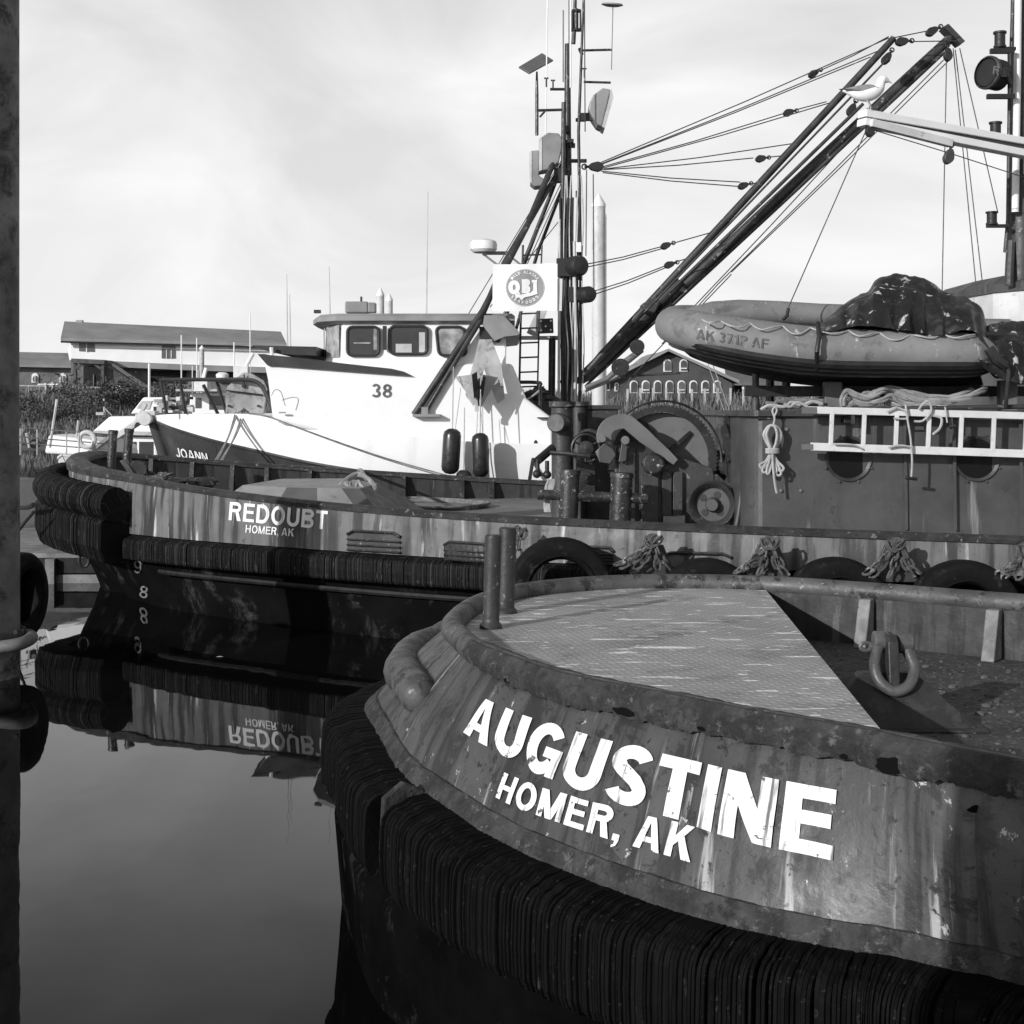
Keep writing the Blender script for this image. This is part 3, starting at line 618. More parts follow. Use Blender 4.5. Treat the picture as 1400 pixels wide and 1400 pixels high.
# raised hatch trunk on the foredeck with painted facets
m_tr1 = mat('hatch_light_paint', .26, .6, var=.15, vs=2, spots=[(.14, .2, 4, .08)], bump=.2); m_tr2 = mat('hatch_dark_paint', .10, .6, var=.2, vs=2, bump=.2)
tz1, bz = 1.43, 1.03
tq = [Vector((-3.1, 16.85, tz1)), Vector((-2.55, 16.55, tz1 - .01)), Vector((-1.72, 16.5, tz1 - .02)), Vector((-1.60, 17.6, tz1 - .02)), Vector((-2.1, 18.5, tz1)), Vector((-2.9, 18.4, tz1))]
bq = [Vector((-3.62, 16.35, bz)), Vector((-2.7, 15.95, bz)), Vector((-1.3, 15.75, bz)), Vector((-.95, 17.7, bz)), Vector((-1.8, 19.1, bz)), Vector((-3.3, 19.0, bz))]
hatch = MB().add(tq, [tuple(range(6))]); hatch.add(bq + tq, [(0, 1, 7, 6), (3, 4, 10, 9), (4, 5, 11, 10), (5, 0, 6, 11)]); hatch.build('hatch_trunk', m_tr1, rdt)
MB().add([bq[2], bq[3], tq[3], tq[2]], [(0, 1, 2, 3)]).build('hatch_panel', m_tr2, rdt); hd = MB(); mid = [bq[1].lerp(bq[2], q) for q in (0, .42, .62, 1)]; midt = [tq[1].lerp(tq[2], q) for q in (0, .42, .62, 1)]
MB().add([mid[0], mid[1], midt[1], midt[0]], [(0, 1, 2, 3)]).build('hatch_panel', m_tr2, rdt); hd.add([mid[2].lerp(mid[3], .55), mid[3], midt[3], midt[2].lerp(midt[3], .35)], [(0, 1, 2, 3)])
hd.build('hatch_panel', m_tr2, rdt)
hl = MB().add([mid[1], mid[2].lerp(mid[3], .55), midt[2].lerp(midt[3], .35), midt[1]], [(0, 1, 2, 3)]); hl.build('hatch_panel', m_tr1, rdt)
# bitts at the bow, leaning a little
def post(px0, py0, px1, py1, Y, r, name, m, capr=1.0, n=18):
    a, b = P(px0, py0, Y), P(px1, py1, Y); rr_ = r * Y / F; h = (b - a).length
    MB().lathe(a, [(0, 0), (rr_, 0), (rr_, h * .9), (rr_ * capr, h * .905), (rr_ * capr, h - rr_ * .15), (rr_ * capr * .85, h), (0, h)], n, b - a).build(name, m, rdt)
post(152, 640, 155, 588, 18.6, 6.0, 'mooring_post', m_bollard, 1.12)
post(173, 636, 177, 586, 18.9, 6.0, 'mooring_post', m_bollard, 1.12)
mb = MB(); Y = 17.9   # roller fairlead behind the bow rail
mb.prism([P(163, 630, Y), P(171, 628, Y), P(196, 664, Y), P(186, 664, Y)], (0, .10, 0)); mb.lathe(P(188, 642, Y + .1), [(0, -.05), (.11, -.05), (.11, .06), (0, .06)], 18, (0.3, -1, .1)); mb.prism([P(180, 630, Y + .2), P(196, 632, Y + .2), P(202, 655, Y + .2), P(196, 664, Y + .2), P(178, 655, Y + .2)], (0, .06, 0)); mb.build('bow_fairlead', m_mach, rdt, bevel=.01)
# column with a flanged head, doubled
Y = 15.6
def lat(px, pys, Y, prof, name, m, n=24, axis=(0, 0, 1)):
    c = P(px, pys, Y); MB().lathe(c, [(r * Y / F, h * Y / F) for r, h in prof], n, axis).build(name, m, rdt)
lat(769, 716, Y, [(0, 0), (15, 0), (15, 158), (18, 160), (18.5, 167), (0, 167)], 'crane_column', m_mach)
lat(792, 712, Y + .5, [(0, 0), (11, 0), (11, 155), (14, 157), (14, 163), (0, 163)], 'crane_column', m_mach)
MB().lathe(P(763, 578, Y - .14), [(0, -.09), (.105, -.09), (.105, .06), (.09, .08), (0, .08)], 20, (-.35, -1, 0)).build('column_boss', m_tug, rdt)
MB().box(P(815, 640, 16.3), (.46, .35, 1.35)).box(P(815, 557, 16.3), (.54, .42, .05)).build('winch_casing', m_mach, rdt, bevel=.01)
# handwheel and the shelf below it
c = P(801, 613, 15.1); mb = MB()
mb.tube([c + Vector((math.cos(a) * .145, .0, math.sin(a) * .145)) for a in [i * .262 for i in range(24)]], .014, 8, closed=True)
for a in (.5, 2.6, 4.7): mb.tube([c, c + Vector((math.cos(a) * .145, 0, math.sin(a) * .145))], .012, 6)
mb.lathe(c, [(0, -.06), (.075, -.05), (.08, .03), (0, .08)], 14, (0, 1, 0)); mb.build('handwheel', m_dmach, rdt)
mb = MB().tube([P(753, 619, 14.9), P(772, 620, 14.8), P(805, 624, 14.8), P(820, 624, 15.0)], .024, 8); mb.build('grab_bar', m_dmach, rdt)
mb = MB().tube(crv([P(826, 600, 15), P(814, 591, 15), P(800, 589, 15.1), P(786, 600, 15.2), P(783, 612, 15.3)], 5), .02, 8); mb.box(P(800, 650, 15.3), (.19, .2, .36)); mb.lathe(P(800, 652, 15.15), [(0, -.03), (.06, -.03), (.06, .02), (0, .02)], 16, (0, 1, 0)); mb.lathe(P(800, 652, 15.1), [(0, -.03), (.03, -.03), (.03, .02), (0, .02)], 12, (0, 1, 0)); mb.build('valve_block', m_dmach, rdt)
# pair of bollards joined by a cross bar
Y = 14.5
for px, r, yb, yt in ((776, 13.5, 714, 642), (847, 15, 717, 646)):
    c = P(px, yb + 12, Y); k = Y / F; lean = Vector((.04, 0, 1)); h = (yb + 12 - yt) * k
    MB().lathe(c, [(0, 0), (r * k, 0), (r * k, h - .05), (r * k * 1.09, h - .048), (r * k * 1.09, h - .02), (r * k * 1.02, h), (0, h)], 26, lean).build('bollard', m_bollard, rdt)
MB().tube([P(735, 676, Y), P(885, 682, Y)], .052, 14).build('bollard_crossbar', m_bollard, rdt)
# towing winch: side frame, gear wheel, drum disc, brake band, warping head
Y = 15.0; fr = MB()
fr.prism([P(838, 722, Y), P(842, 610, Y), P(868, 604, Y), P(880, 604, Y), P(905, 616, Y), P(945, 630, Y), P(975, 640, Y), P(985, 722, Y)], (0, .12, 0)); fr.build('winch_frame', m_mach, rdt, bevel=.012)
mb = MB()
for xa, xb, yt in ((846, 868, 612), (876, 900, 650), (905, 918, 645), (920, 933, 645)):
    a, b = P(xa, yt, Y - .03), P(xb, 720, Y - .03); mb.box((a + b) / 2, (b.x - a.x, .05, a.z - b.z))
mb.box(P(921, 713, Y - .1), (.22, .14, .13)); mb.build('winch_rib', m_mach, rdt, bevel=.006)
c = P(905, 628, Y + .35); R0 = 77 * Y / F; mb = MB(); n = 84; prof = []
ring = []
for i in range(n * 2):
    a = math.pi * i / n; rr_ = R0 * (1.0 if i % 2 else .962); ring.append((math.cos(a) * rr_, math.sin(a) * rr_))
vs = []
for y in (-.10, .10):
    vs += [c + Vector((x, y, z)) for x, z in ring] + [c + Vector((math.cos(math.pi * i / n) * R0 * .86, y, math.sin(math.pi * i / n) * R0 * .86)) for i in range(n * 2)]
m2 = n * 2; fs = []
for i in range(m2):
    j = (i + 1) % m2; fs += [(i, j, m2 + j, m2 + i), (2 * m2 + j, 2 * m2 + i, 3 * m2 + i, 3 * m2 + j), (i, 2 * m2 + i, 2 * m2 + j, j), (m2 + i, m2 + j, 3 * m2 + j, 3 * m2 + i)]
mb.add(vs, fs); gear = mb.build('gear_wheel', m_dmach, rdt)
mb = MB().lathe(c, [(0, .02), (R0 * .85, .02), (R0 * .85, .06), (0, .06)], 48, (0, 1, 0)); mb.lathe(c, [(0, -.02), (R0 * .22, -.02), (R0 * .26, .03)], 24, (0, 1, 0)); mb.build('drum_disc', m_drum, gear)
mb = MB()
for a in (2.15, .72, -.6): d = Vector((math.cos(a), 0, math.sin(a))); mb.prism([c + d * R0 * .1 + Vector((0, -.1, 0)), c + d * R0 * .72 + Vector((0, -.015, 0)), c + d * R0 * .72 + Vector((0, .02, 0)), c + d * R0 * .1 + Vector((0, .02, 0))], Vector((-d.z, 0, d.x)) * .035)
mb.build('drum_spoke', m_dmach, gear)
mb = MB().tube([c + Vector((math.cos(a), -.06, math.sin(a))) * 1 * R0 * 1.06 if False else c + Vector((math.cos(a) * R0 * 1.06, -.09, math.sin(a) * R0 * 1.06)) for a in [math.radians(150 - q * 8) for q in range(20)]], .014, 6); mb.build('gear_guard', m_dmach, rdt)
# the curved brake arm
Yb = 14.85; cl = crv([P(827, 604, Yb), P(826, 594, Yb), P(832, 583, Yb), P(845, 577, Yb), P(857, 577, Yb), P(870, 587, Yb), P(890, 604, Yb), P(910, 620, Yb), P(924, 632, Yb)], 4)
mb = MB(); rows = []
for i, p in enumerate(cl):
    t = (cl[min(i + 1, len(cl) - 1)] - cl[max(i - 1, 0)]).normalized(); nn = Vector((-t.z, 0, t.x)); wd = .075 if i < 22 else .075 - .04 * (i - 22) / max(1, len(cl) - 23)
    rows.append([p + nn * wd, p - nn * wd, p - nn * wd + Vector((0, .08, 0)), p + nn * wd + Vector((0, .08, 0))])
mb.grid(rows, closed=True, smooth=False); mb.f += [(0, 1, 2, 3), tuple(len(mb.v) - 4 + q for q in (3, 2, 1, 0))]; mb.sm += [False] * 2; mb.build('brake_arm', m_drum, rdt, bevel=.006)
mb = MB().prism([P(814, 618, Yb), P(826, 606, Yb), P(838, 614, Yb), P(842, 622, Yb), P(834, 634, Yb), P(820, 632, Yb)], (0, .06, 0)); mb.prism([P(850, 606, Yb), P(858, 610, Yb), P(856, 630, Yb), P(846, 632, Yb)], (0, .05, 0)); mb.build('brake_lever', m_tug, rdt, bevel=.005)
MB().cyl(P(855, 602, Yb - .05), P(855, 602, Yb + .1), .045, 14).build('brake_pin', m_drum, rdt); MB().cyl(P(824, 600, Yb - .07), P(824, 600, Yb + .1), .035, 14).build('brake_pin', m_drum, rdt)
MB().lathe(P(864, 607, 15.25), [(0, -.1), (.2, -.1), (.27, .05), (.27, .2)], 28, (0, 1, 0)).build('brake_drum', m_dmach, rdt)
MB().lathe(P(893, 634, 14.85), [(0, -.06), (.09, -.06), (.112, -.04), (.112, .12)], 24, (0, 1, 0)).build('bearing_cap', m_bollard, rdt)
# warping head: dished flange with round holes and a hub
c = P(974, 690, 14.75); k = 14.75 / F; mb = MB()
mb.lathe(c, [(23 * k, .03), (27 * k, -.03), (31 * k, -.06), (33 * k, -.04), (33 * k, .02), (27 * k, .08), (24 * k, .2), (30 * k, .3)], 36, (0.25, 1, 0)); wh = mb.build('warping_head', m_mach, rdt)
mb = MB().lathe(c + Vector((0, .05, 0)), [(0, 0), (26 * k, 0), (26 * k, .04)], 30, (.25, 1, 0)); mb.lathe(c, [(0, -.05), (8 * k, -.05), (9 * k, .0), (10.5 * k, .02), (10.5 * k, .06)], 20, (.25, 1, 0)); mb.build('head_web', m_tug, wh)
for a in (1.05, 2.5, 4.0, 5.5):
    p = c + Vector((math.cos(a) * 14.5 * k, .043 - math.cos(a) * 14.5 * k * .25, math.sin(a) * 15 * k)); MB().lathe(p, [(0, 0), (5 * k, 0), (5 * k, .02)], 16, (.25, 1, 0)).build('head_hole', m_black, wh)
# motor, levers and pipes between winch and house
mb = MB(); rr = random.Random(21)
for i in range(26):
    c = P(rr.uniform(985, 1035), rr.uniform(585, 715), rr.uniform(15.0, 16.2)); d = rr.uniform(.05, .16); mb.lathe(c, [(0, -d), (d * .6, -d), (d * .75, 0), (d * .5, d), (0, d)], 12, Vector((rr.uniform(-1, 1), rr.uniform(-1, 1), rr.uniform(-.6, 1.4))))
mb.bar(P(992, 570, 15), P(1000, 660, 15), .10, .06); mb.prism([P(986, 584, 14.9), P(992, 578, 14.9), P(1006, 622, 14.9), P(994, 632, 14.9)], (0, .06, 0)); mb.build('hydraulic_motor', m_dmach, rdt)
mb = MB().tube(crv([P(1006, 722, 14.3), P(1010, 700, 14.3), P(1015, 660, 14.3), P(1018, 640, 14.3), P(1024, 628, 14.4)], 5), .02, 8); mb.build('hydraulic_hose', m_tug, rdt)
for px, yt, r in ((1029, 632, .03), (1036, 640, .035)): 
    mb = MB().tube([P(px, 722, 14.35), P(px, yt, 14.35)], r, 10); mb.tube([P(px, 695, 14.35), P(px, 680, 14.35)], r * 1.5, 10); mb.build('vertical_pipe', m_mach, rdt)
mb = MB().tube([P(1033, 545, 14.5), P(1033, 725, 14.5)], .04, 10).tube([P(1033, 500, 14.6), P(1033, 560, 14.6)], .035, 10); mb.build('deck_lamp_post', m_mach, rdt)
m_wht = mat('white_paint', .8, .4, var=.05, vs=2, bump=.05); m_dw = mat('dull_white_paint', .62, .5, var=.14, vs=2.5, spots=[(.3, .1, 7, .05)], bump=.1); m_glassd = mat('lamp_glass', .008, .3, var=.1, bump=0, spec=.15)
c = P(1038, 600, 14.2); k = 14.2 / F
lp = thing('deck_lamp', 'small caged deck lamp with a white base at the front corner of the grey deckhouse', 'lamp', c)
MB().lathe(c + Vector((0, 0, 18 * k)), [(0, 6 * k), (5 * k, 5 * k), (9 * k, 0), (9.5 * k, -3 * k), (8 * k, -4 * k)], 18).build('lamp_hood', m_mach, lp)
MB().lathe(c, [(0, -10 * k), (6 * k, -9 * k), (7 * k, -2 * k), (7 * k, 12 * k), (0, 13 * k)], 18).build('lamp_globe', m_glassd, lp)
mb = MB(); 
for i in range(8): a = i * .785; d = Vector((math.cos(a), math.sin(a), 0)) * 7.8 * k; mb.tube([c + d + Vector((0, 0, 14 * k)), c + d + Vector((0, 0, -4 * k)), c + d * .5 + Vector((0, 0, -11 * k))], .0035, 5)
mb.build('lamp_cage', m_tug, lp)
MB().lathe(c + Vector((0, 0, -24 * k)), [(0, -4 * k), (7 * k, -4 * k), (7.5 * k, 3 * k), (3 * k, 5 * k), (2 * k, 12 * k)], 18).build('lamp_base', m_wht, lp)
mb = MB().tube(crv([P(1030, 632, 14.3), P(1027, 615, 14.3), P(1029, 595, 14.3), P(1027, 580, 14.3), P(1030, 571, 14.3), P(1038, 570, 14.3)], 4), .012, 6); mb.build('lamp_conduit', m_dw, lp)
# white engine box by the winch
MB().box(P(1012, 700, 14.9), (.20, .2, .05)).box(P(1002, 712, 14.9), (.03, .03, .2)).box(P(1021, 712, 14.9), (.03, .03, .2)).build('white_step', m_wht, rdt)
# deckhouse with a rounded front corner and round ports
Yh = 13.9; xl = P(1062, 0, Yh).x; xr = 9.0; zt_h = zt(566, Yh); zb_h = 1.02; yb_ = 19.2; rc = .34
outl = [Vector((xr, Yh + .25 - .25, 0))]; outl = [(xr, Yh - .2)] + [(xl, Yh)] + [(xl - .10 - rc * math.sin(a) * .55, Yh + rc - rc * math.cos(a)) for a in [q * math.pi / 2 / 8 for q in range(1, 9)]] + [(xl - .29, yb_), (xr, yb_)]
house = MB(); n_ = len(outl)
house.grid([[Vector((x, y, zb_h)) for x, y in outl], [Vector((x, y, zt_h)) for x, y in outl]], closed=True, smooth=False); house.f.append(tuple(range(n_, 2 * n_))); house.sm.append(False); house.build('deckhouse', m_tug, rdt)
mb = MB(); mb.grid([[Vector((x, y, zt_h - .03)) for x, y in outl], [Vector((xl + (x - xl) * 1.0 + (-.05 if x < xl + .5 else 0), y - (.06 if y < 15 else 0), zt_h - .02)) for x, y in outl], [Vector((x + (-.05 if x < xl + .5 else 0), y - (.06 if y < 15 else 0), zt_h + .035)) for x, y in outl]], closed=True, smooth=False)
mb.f.append(tuple(2 * n_ + i for i in range(n_))); mb.sm.append(False); mb.build('house_roof', m_mach, rdt)
mb = MB().tube([P(1047, 726, 14.0), P(1047, 580, 14.0)], .08, 14).build('corner_post', m_bollard, rdt)
for px in (1150, 1235, 1300, 1388): mb = MB(); a = P(px, 575, Yh - .005); b_ = P(px + 2, 724, Yh - .005); mb.bar(a + Vector((0, -.004 - (px - 1150) * .0006, 0)), b_ + Vector((0, -.004 - (px - 1150) * .0006, 0)), .03, .008, (0, 1, 0)); mb.build('weld_seam', m_tug, rdt)
for px in (1160, 1335):
    yy = Yh - .2 * (P(px, 0, Yh).x - xl) / (xr - xl); c = P(px, 627, yy - .01); k = yy / F; 
    pr = MB().lathe(c, [(27 * k, .0), (31 * k, -.02), (31 * k, .015), (27 * k, .02)], 36, (0, 1, 0)).build('porthole', m_mach, rdt)
    MB().lathe(c, [(0, .006), (28 * k, .006), (28 * k, .02)], 36, (0, 1, 0)).build('porthole_glass', m_glassd, pr)
    mb = MB()
    for i in range(8): a = i * .785 + .4; mb.lathe(c + Vector((math.cos(a) * 34 * k, -.002, math.sin(a) * 34 * k)), [(0, -.012), (.012, -.010), (.014, .01)], 8, (0, 1, 0))
    mb.build('porthole_bolt', m_tug, pr)
for px, py, m_ in ((1076, 587, m_drum), (1068, 671, m_drum), (1095, 671, m_drum)): MB().ell(P(px, py, Yh - .01), (.02, .015, .02), 10).build('rivet', m_, rdt)
MB().box(P(1159, 575, Yh - .08), (.10, .12, .05)).box(P(1159, 569, Yh - .06), (.05, .10, .08)).build('port_light', m_black, rdt, bevel=.006)
# rail along the house roof and the cradle posts under the inflatable
mb = MB().tube([P(1062, 562, 13.9), P(1130, 560, 13.85), P(1400, 556, 13.85), P(1700, 553, 13.8)], .022, 8); mb.tube([P(1036, 571, 13.9), P(1090, 568, 13.9)], .025, 8); mb.build('roof_rail', m_mach, rdt)
for px, pw, yt, yb2, Y in ((1138, 24, 522, 566, 14.4), (1377, 24, 520, 566, 14.4)):
    a = P(px, (yt + yb2) / 2, Y); MB().box(a, (pw * Y / F, .12, (yb2 - yt) * Y / F)).build('cradle_post', m_drum, rdt, bevel=.01)
MB().box(P(1265, 535, 16.6), (3.9, .12, .12)).box(P(1265, 535, 14.6), (3.6, .1, .1)).build('cradle_beam', m_black, rdt)
for px in (1053, 1075): MB().tube([P(px, 500, 15.5), P(px, 560, 15.5)], .045, 8).build('roof_stanchion', m_black, rdt)
# wheelhouse at the right edge
Y0 = 15.8; wx0, wx1 = P(1336, 0, Y0 + 1).x, 9.0; zl, zh_ = zt(470, Y0), zt(393, Y0)
wo = [(wx0, Y0 + 1.5), (wx0 + .10, Y0 + .75), (wx0 + .45, Y0 + .12), (wx0 + .9, Y0), (wx1, Y0 - .1), (wx1, Y0 + 3.2), (wx0 + .8, Y0 + 3.4), (wx0, Y0 + 2.8)]
mb = MB(); n_ = len(wo); mb.grid([[Vector((x, y, zt_h)) for x, y in wo], [Vector((x, y, zl)) for x, y in wo], [Vector((x, y, zh_)) for x, y in wo]], closed=True, smooth=False); mb.build('wheelhouse', m_dw, rdt)
mb = MB(); cx_, cy_ = wx0 + 2, Y0 + 1.6
exp = lambda k, z: [Vector((cx_ + (x - cx_) * k, cy_ + (y - cy_) * k, z)) for x, y in wo]
mb.grid([exp(1.0, zh_ - .002), exp(1.015, zh_), exp(1.015, zh_ + .09), exp(.93, zh_ + .2)], closed=True, smooth=False); mb.f.append(tuple(3 * n_ + i for i in range(n_))); mb.sm.append(False); mb.build('wheelhouse_roof', m_tug, rdt)
mb = MB(); e = exp(1.004, 0); o_ = .0; mb.grid([[Vector((v.x, v.y, zt(446, Y0))) for v in exp(1.006, 0)], [Vector((v.x, v.y, zt(436, Y0))) for v in exp(1.006, 0)]], closed=True, smooth=False); mb.build('wheelhouse_band', m_drum, rdt)
# mast at the right edge with lamps, and the white cargo boom
Ym = 16.4; xm = 1395
mb = MB().tube([P(1396, 390, Ym), P(1404, -120, Ym)], .16, 18); mast2 = mb.build('mast', m_mach, rdt)
mb = MB().tube([P(1388, 290, Ym - .2), P(1391, 100, Ym - .2), P(1393, -80, Ym - .2)], .04, 10); mb.build('mast_lit_edge', m_wht, rdt)  # white strip painted in for the highlight down the mast's left side
mb = MB().tube([P(1374, 345, Ym - .1), P(1378, 300, Ym - .1), P(1380, 140, Ym - .1), P(1386, -30, Ym - .1)], .022, 8).tube([P(1379, 390, Ym - .2), P(1382, 330, Ym - .1)], .05, 8); mb.build('mast_pipe', m_mach, rdt)
def navlight(px, py, h, wd, Y, lab):
    t = thing('navigation_light', lab, 'lamp', P(px, py, Y), 'black navigation lights up the right mast'); k = Y / F; c = P(px, py, Y)
    MB().lathe(c, [(0, -h * k * .5), (wd * k, -h * k * .5), (wd * k, -h * k * .38), (wd * k * .85, -h * k * .36), (wd * k * .85, h * k * .34), (wd * k * 1.05, h * k * .36), (wd * k * 1.05, h * k * .48), (0, h * k * .5)], 18).build('lamp_body', m_black, t)
    MB().box(P(px + 8, py + h * .5 + 2, Y), (30 * k, .06, .035)).build('lamp_bracket', m_black, t)
navlight(1367, 54, 22, 8.5, Ym - .2, 'black navigation light topmost on the right mast, above the searchlight')
navlight(1361, 177, 21, 8.5, Ym - .2, 'black navigation light on the right mast, just behind the white boom')
navlight(1356, 298, 18, 8.0, Ym - .2, 'black navigation light lowest on the right mast, below the white boom')
t = thing('searchlight', 'black drum searchlight held in a bracket on the right mast', 'searchlight', P(1360, 102, Ym - .3)); c = P(1361, 102, Ym - .3); k = Ym / F
MB().lathe(c, [(0, -.16), (.09, -.15), (.17, -.06), (.17, .12), (.155, .15), (.155, .13), (0, .13)], 22, (-1, -.55, .08)).build('lamp_drum', m_black, t)
mb = MB().tube([P(1376, 66, Ym - .3), P(1381, 70, Ym - .3), P(1381, 130, Ym - .3), P(1366, 132, Ym - .3)], .03, 8).box(P(1368, 132, Ym - .3), (.30, .06, .05)).box(P(1370, 70, Ym - .3), (.26, .06, .05)); mb.build('lamp_yoke', m_black, t)
MB().lathe(c, [(.165, .09), (.185, .10), (.185, .135), (.165, .15)], 22, (-1, -.55, .08)).build('lamp_rim', m_mach, t); MB().box(c + Vector((.03, -.17, -.02)), (.07, .05, .10)).tube([c + Vector((.05, -.19, .02)), c + Vector((.12, -.15, -.14))], .018, 6).build('lamp_catch', m_dmach, t)
plane_text('R', P(1357, 101, Ym - .56), Vector((.085, 0, 0)), Vector((.01, 0, .085)), 'lamp_lettering', m_drum, t, w=.2)
bt = thing('cargo_boom', 'white box-girder boom reaching in from the right, a gull on its tip', 'boom', P(1290, 175, 15.2))
a, b = P(1178, 161, 14.9), P(1480, 217, 15.9); ax = (b - a).normalized(); up = Vector((-ax.z, 0, ax.x)).normalized(); sd = ax.cross(up)
mb = MB()
for o_, h in ((.040, .075), (-.046, .075)):
    mb.bar(a + up * o_, b + up * o_ * 1.5, h, .16, sd) if False else mb.bar(a + up * o_, b + up * o_ * 1.6, .16, h, up)
mb.build('boom_girder', m_wht, bt, bevel=.008)
MB().bar(a + ax * .005, b + ax * .005, .10, .04, up).build('girder_slot', m_mach, bt)
mb = MB().bar(P(1190, 168, 14.85), P(1300, 196, 15.2), .08, .08, up); mb.build('boom_track', m_dw, bt, bevel=.005)
def block(name_parent, px, py, Y, r, ang=0, m=None, nm='pulley_block'):
    c = P(px, py, Y); k = Y / F; d = Vector((math.cos(ang), 0, math.sin(ang))); s_ = Vector((-d.z, 0, d.x)); mb = MB()
    prof = [c + d * r * k * 1.5 * math.cos(a) + s_ * r * k * math.sin(a) * (1.0 if math.cos(a) < 0 else .85) for a in [i * .4488 for i in range(14)]]
    mb.prism([p + Vector((0, -.05, 0)) for p in prof], (0, .10, 0)); mb.tube([c + d * r * k * 1.3, c + d * r * k * 2.3], r * k * .28, 6); mb.tube([c + d * r * k * 2.3 + (d * math.cos(a) + s_ * math.sin(a)) * r * k * .5 for a in [i * .785 for i in range(8)]], r * k * .2, 5, closed=True)
    return mb.build(nm, m or m_black, name_parent, bevel=.008)
block(bt, 1189, 178, 14.9, 6, 1.7); block(bt, 1297, 214, 15.2, 7, 1.35, m_mach)
MB().tube([P(1189, 168, 14.9), P(1181, 185, 14.9), P(1078, 420, 14.4)], .006, 5).build('boom_line', m_mach, bt)
MB().tube([P(1195, 178, 14.9), P(1300, 210, 15.2), P(1500, 275, 15.8)], .006, 5).build('boom_line', m_mach, bt)
# ------------------------------------------------------------------ things hung on and stowed on the far tug
m_tyre = mat('tyre_rubber', .007, .8, var=.35, vs=4, spots=[(.03, .15, 8, .06)], bump=.3, spec=.15)
m_chain = mat('rusty_chain', .07, .6, var=.5, vs=12, spots=[(.3, .16, 9, .05)], bump=.3)
def tyre_obj():
    t = thing('tyre_fender', 'x', 'tyre', (0, 0, 0), 'tyres hung along the side of the far tug')
    R1, r1 = .47, .15
    prof = [(R1 - .19, -.09), (R1 - .17, -.13), (R1 - .10, -.155), (R1 - .03, -.145), (R1 - .005, -.12), (R1, -.08), (R1 + .005, 0), (R1, .08), (R1 - .005, .12), (R1 - .03, .145), (R1 - .10, .155), (R1 - .17, .13), (R1 - .19, .09)]
    MB().lathe((0, 0, 0), prof, 48, (0, 1, 0)).build('tyre_casing', m_tyre, t)
    mb = MB()
    for rr_ in (R1 - .15, R1 - .055): mb.tube([(rr_ * math.cos(a), -.155 if rr_ < .38 else -.143, rr_ * math.sin(a)) for a in [i * .1309 for i in range(48)]], .008, 5, closed=True)
    mb.build('sidewall_ring', m_tyre, t); return t
ty0 = tyre_obj()
TY = [(766, 806, 13.2, 1.0, 'tyre hung on the far tug just right of the two posts'), (965, 838, 12.95, 1.03, 'sunken tyre between the first two chain bundles on the far tug'), (1143, 836, 12.7, 1.0, 'tyre hung on the far tug below the first porthole'), (1318, 843, 12.45, 1.02, 'tyre hung on the far tug below the second porthole')]
for i, (px, py, Y, k, lab) in enumerate(TY):
    t = ty0 if i == 0 else copy_tree(ty0); c = P(px, py, Y); t.location = (c.x, c.y, c.z); t.scale = (k, k, k); t.rotation_euler = (0, R.uniform(0, 3), R.uniform(-.05, .05)); t['label'] = lab
def chain(mb, pts, link=.11, r=.012):
    pts = [Vector(p) for p in pts]; segs = [(pts[i], pts[i + 1]) for i in range(len(pts) - 1)]; tot = sum((b - a).length for a, b in segs); n = max(2, int(tot / (link * .72))); 
    def at(s):
        for a, b in segs:
            L_ = (b - a).length
            if s <= L_: return a.lerp(b, s / L_), (b - a).normalized()
            s -= L_
        return segs[-1][1], (segs[-1][1] - segs[-1][0]).normalized()
    for i in range(n):
        p, t = at(tot * (i + .5) / n); x = t.orthogonal().normalized(); x = Matrix.Rotation((i % 2) * 1.57 + R.uniform(-.3, .3) + .5, 3, t) @ x; a_, b_ = link * .5, link * .3
        mb.tube([p + t * a_ * math.cos(q) * (1.05 if True else 1) + x * b_ * math.sin(q) for q in [j * .785 for j in range(8)]], r, 5, closed=True)
CH = [(707, 722, [(703, 740), (708, 765)], 13.55, 'rusty chains bunched behind the two posts of the near tug'), (893, 733, [(842, 772), (850, 776), (868, 776), (901, 780), (916, 778)], 13.05, 'rusty chains fanning out between the first and second tyre'), (1051, 736, [(1005, 783), (1010, 780), (1036, 786), (1078, 786), (1072, 788)], 12.8, 'rusty chains fanning out between the second and third tyre'),
      (1224, 738, [(1182, 784), (1190, 788), (1214, 790), (1250, 788), (1258, 784)], 12.6, 'rusty chains fanning out between the third and fourth tyre'), (1404, 744, [(1362, 785), (1370, 790), (1390, 792), (1420, 790)], 12.35, 'rusty chains at the right edge beside the fourth tyre')]
for px, py, ends, Y, lab in CH:
    t = thing('tyre_chain', lab, 'chain', P(px, py, Y), 'chains holding the tyres'); 
    for (ex, ey) in ends:
        mb = MB(); a = P(px + R.uniform(-4, 4), py, Y - .03); b = P(ex, ey, Y - .05); mdl = a.lerp(b, .5) + Vector((0, -.02, -.05)); chain(mb, crv([a, mdl, b], 5)); mb.build('chain_length', m_chain, t)
    mb = MB(); 
    for k in range(2): chain(mb, crv([P(px - 9, py + 2, Y - .05), P(px + R.uniform(-5, 5), py + 12, Y - .08), P(px + 11, py + 1, Y - .05)], 5))
    mb.build('chain_bight', m_chain, t)
# triangular shell plates behind the chains
for px, py, Y, w_ in ((893, 745, 13.12, 34), (1051, 745, 12.87, 34), (1224, 746, 12.66, 34)):
    MB().prism([P(px - 14, py, Y), P(px + 14, py, Y), P(px + w_, py + 50, Y), P(px - w_, py + 50, Y)], (0, .04, 0)).build('chain_plate', m_mach, rdt, bevel=.005)
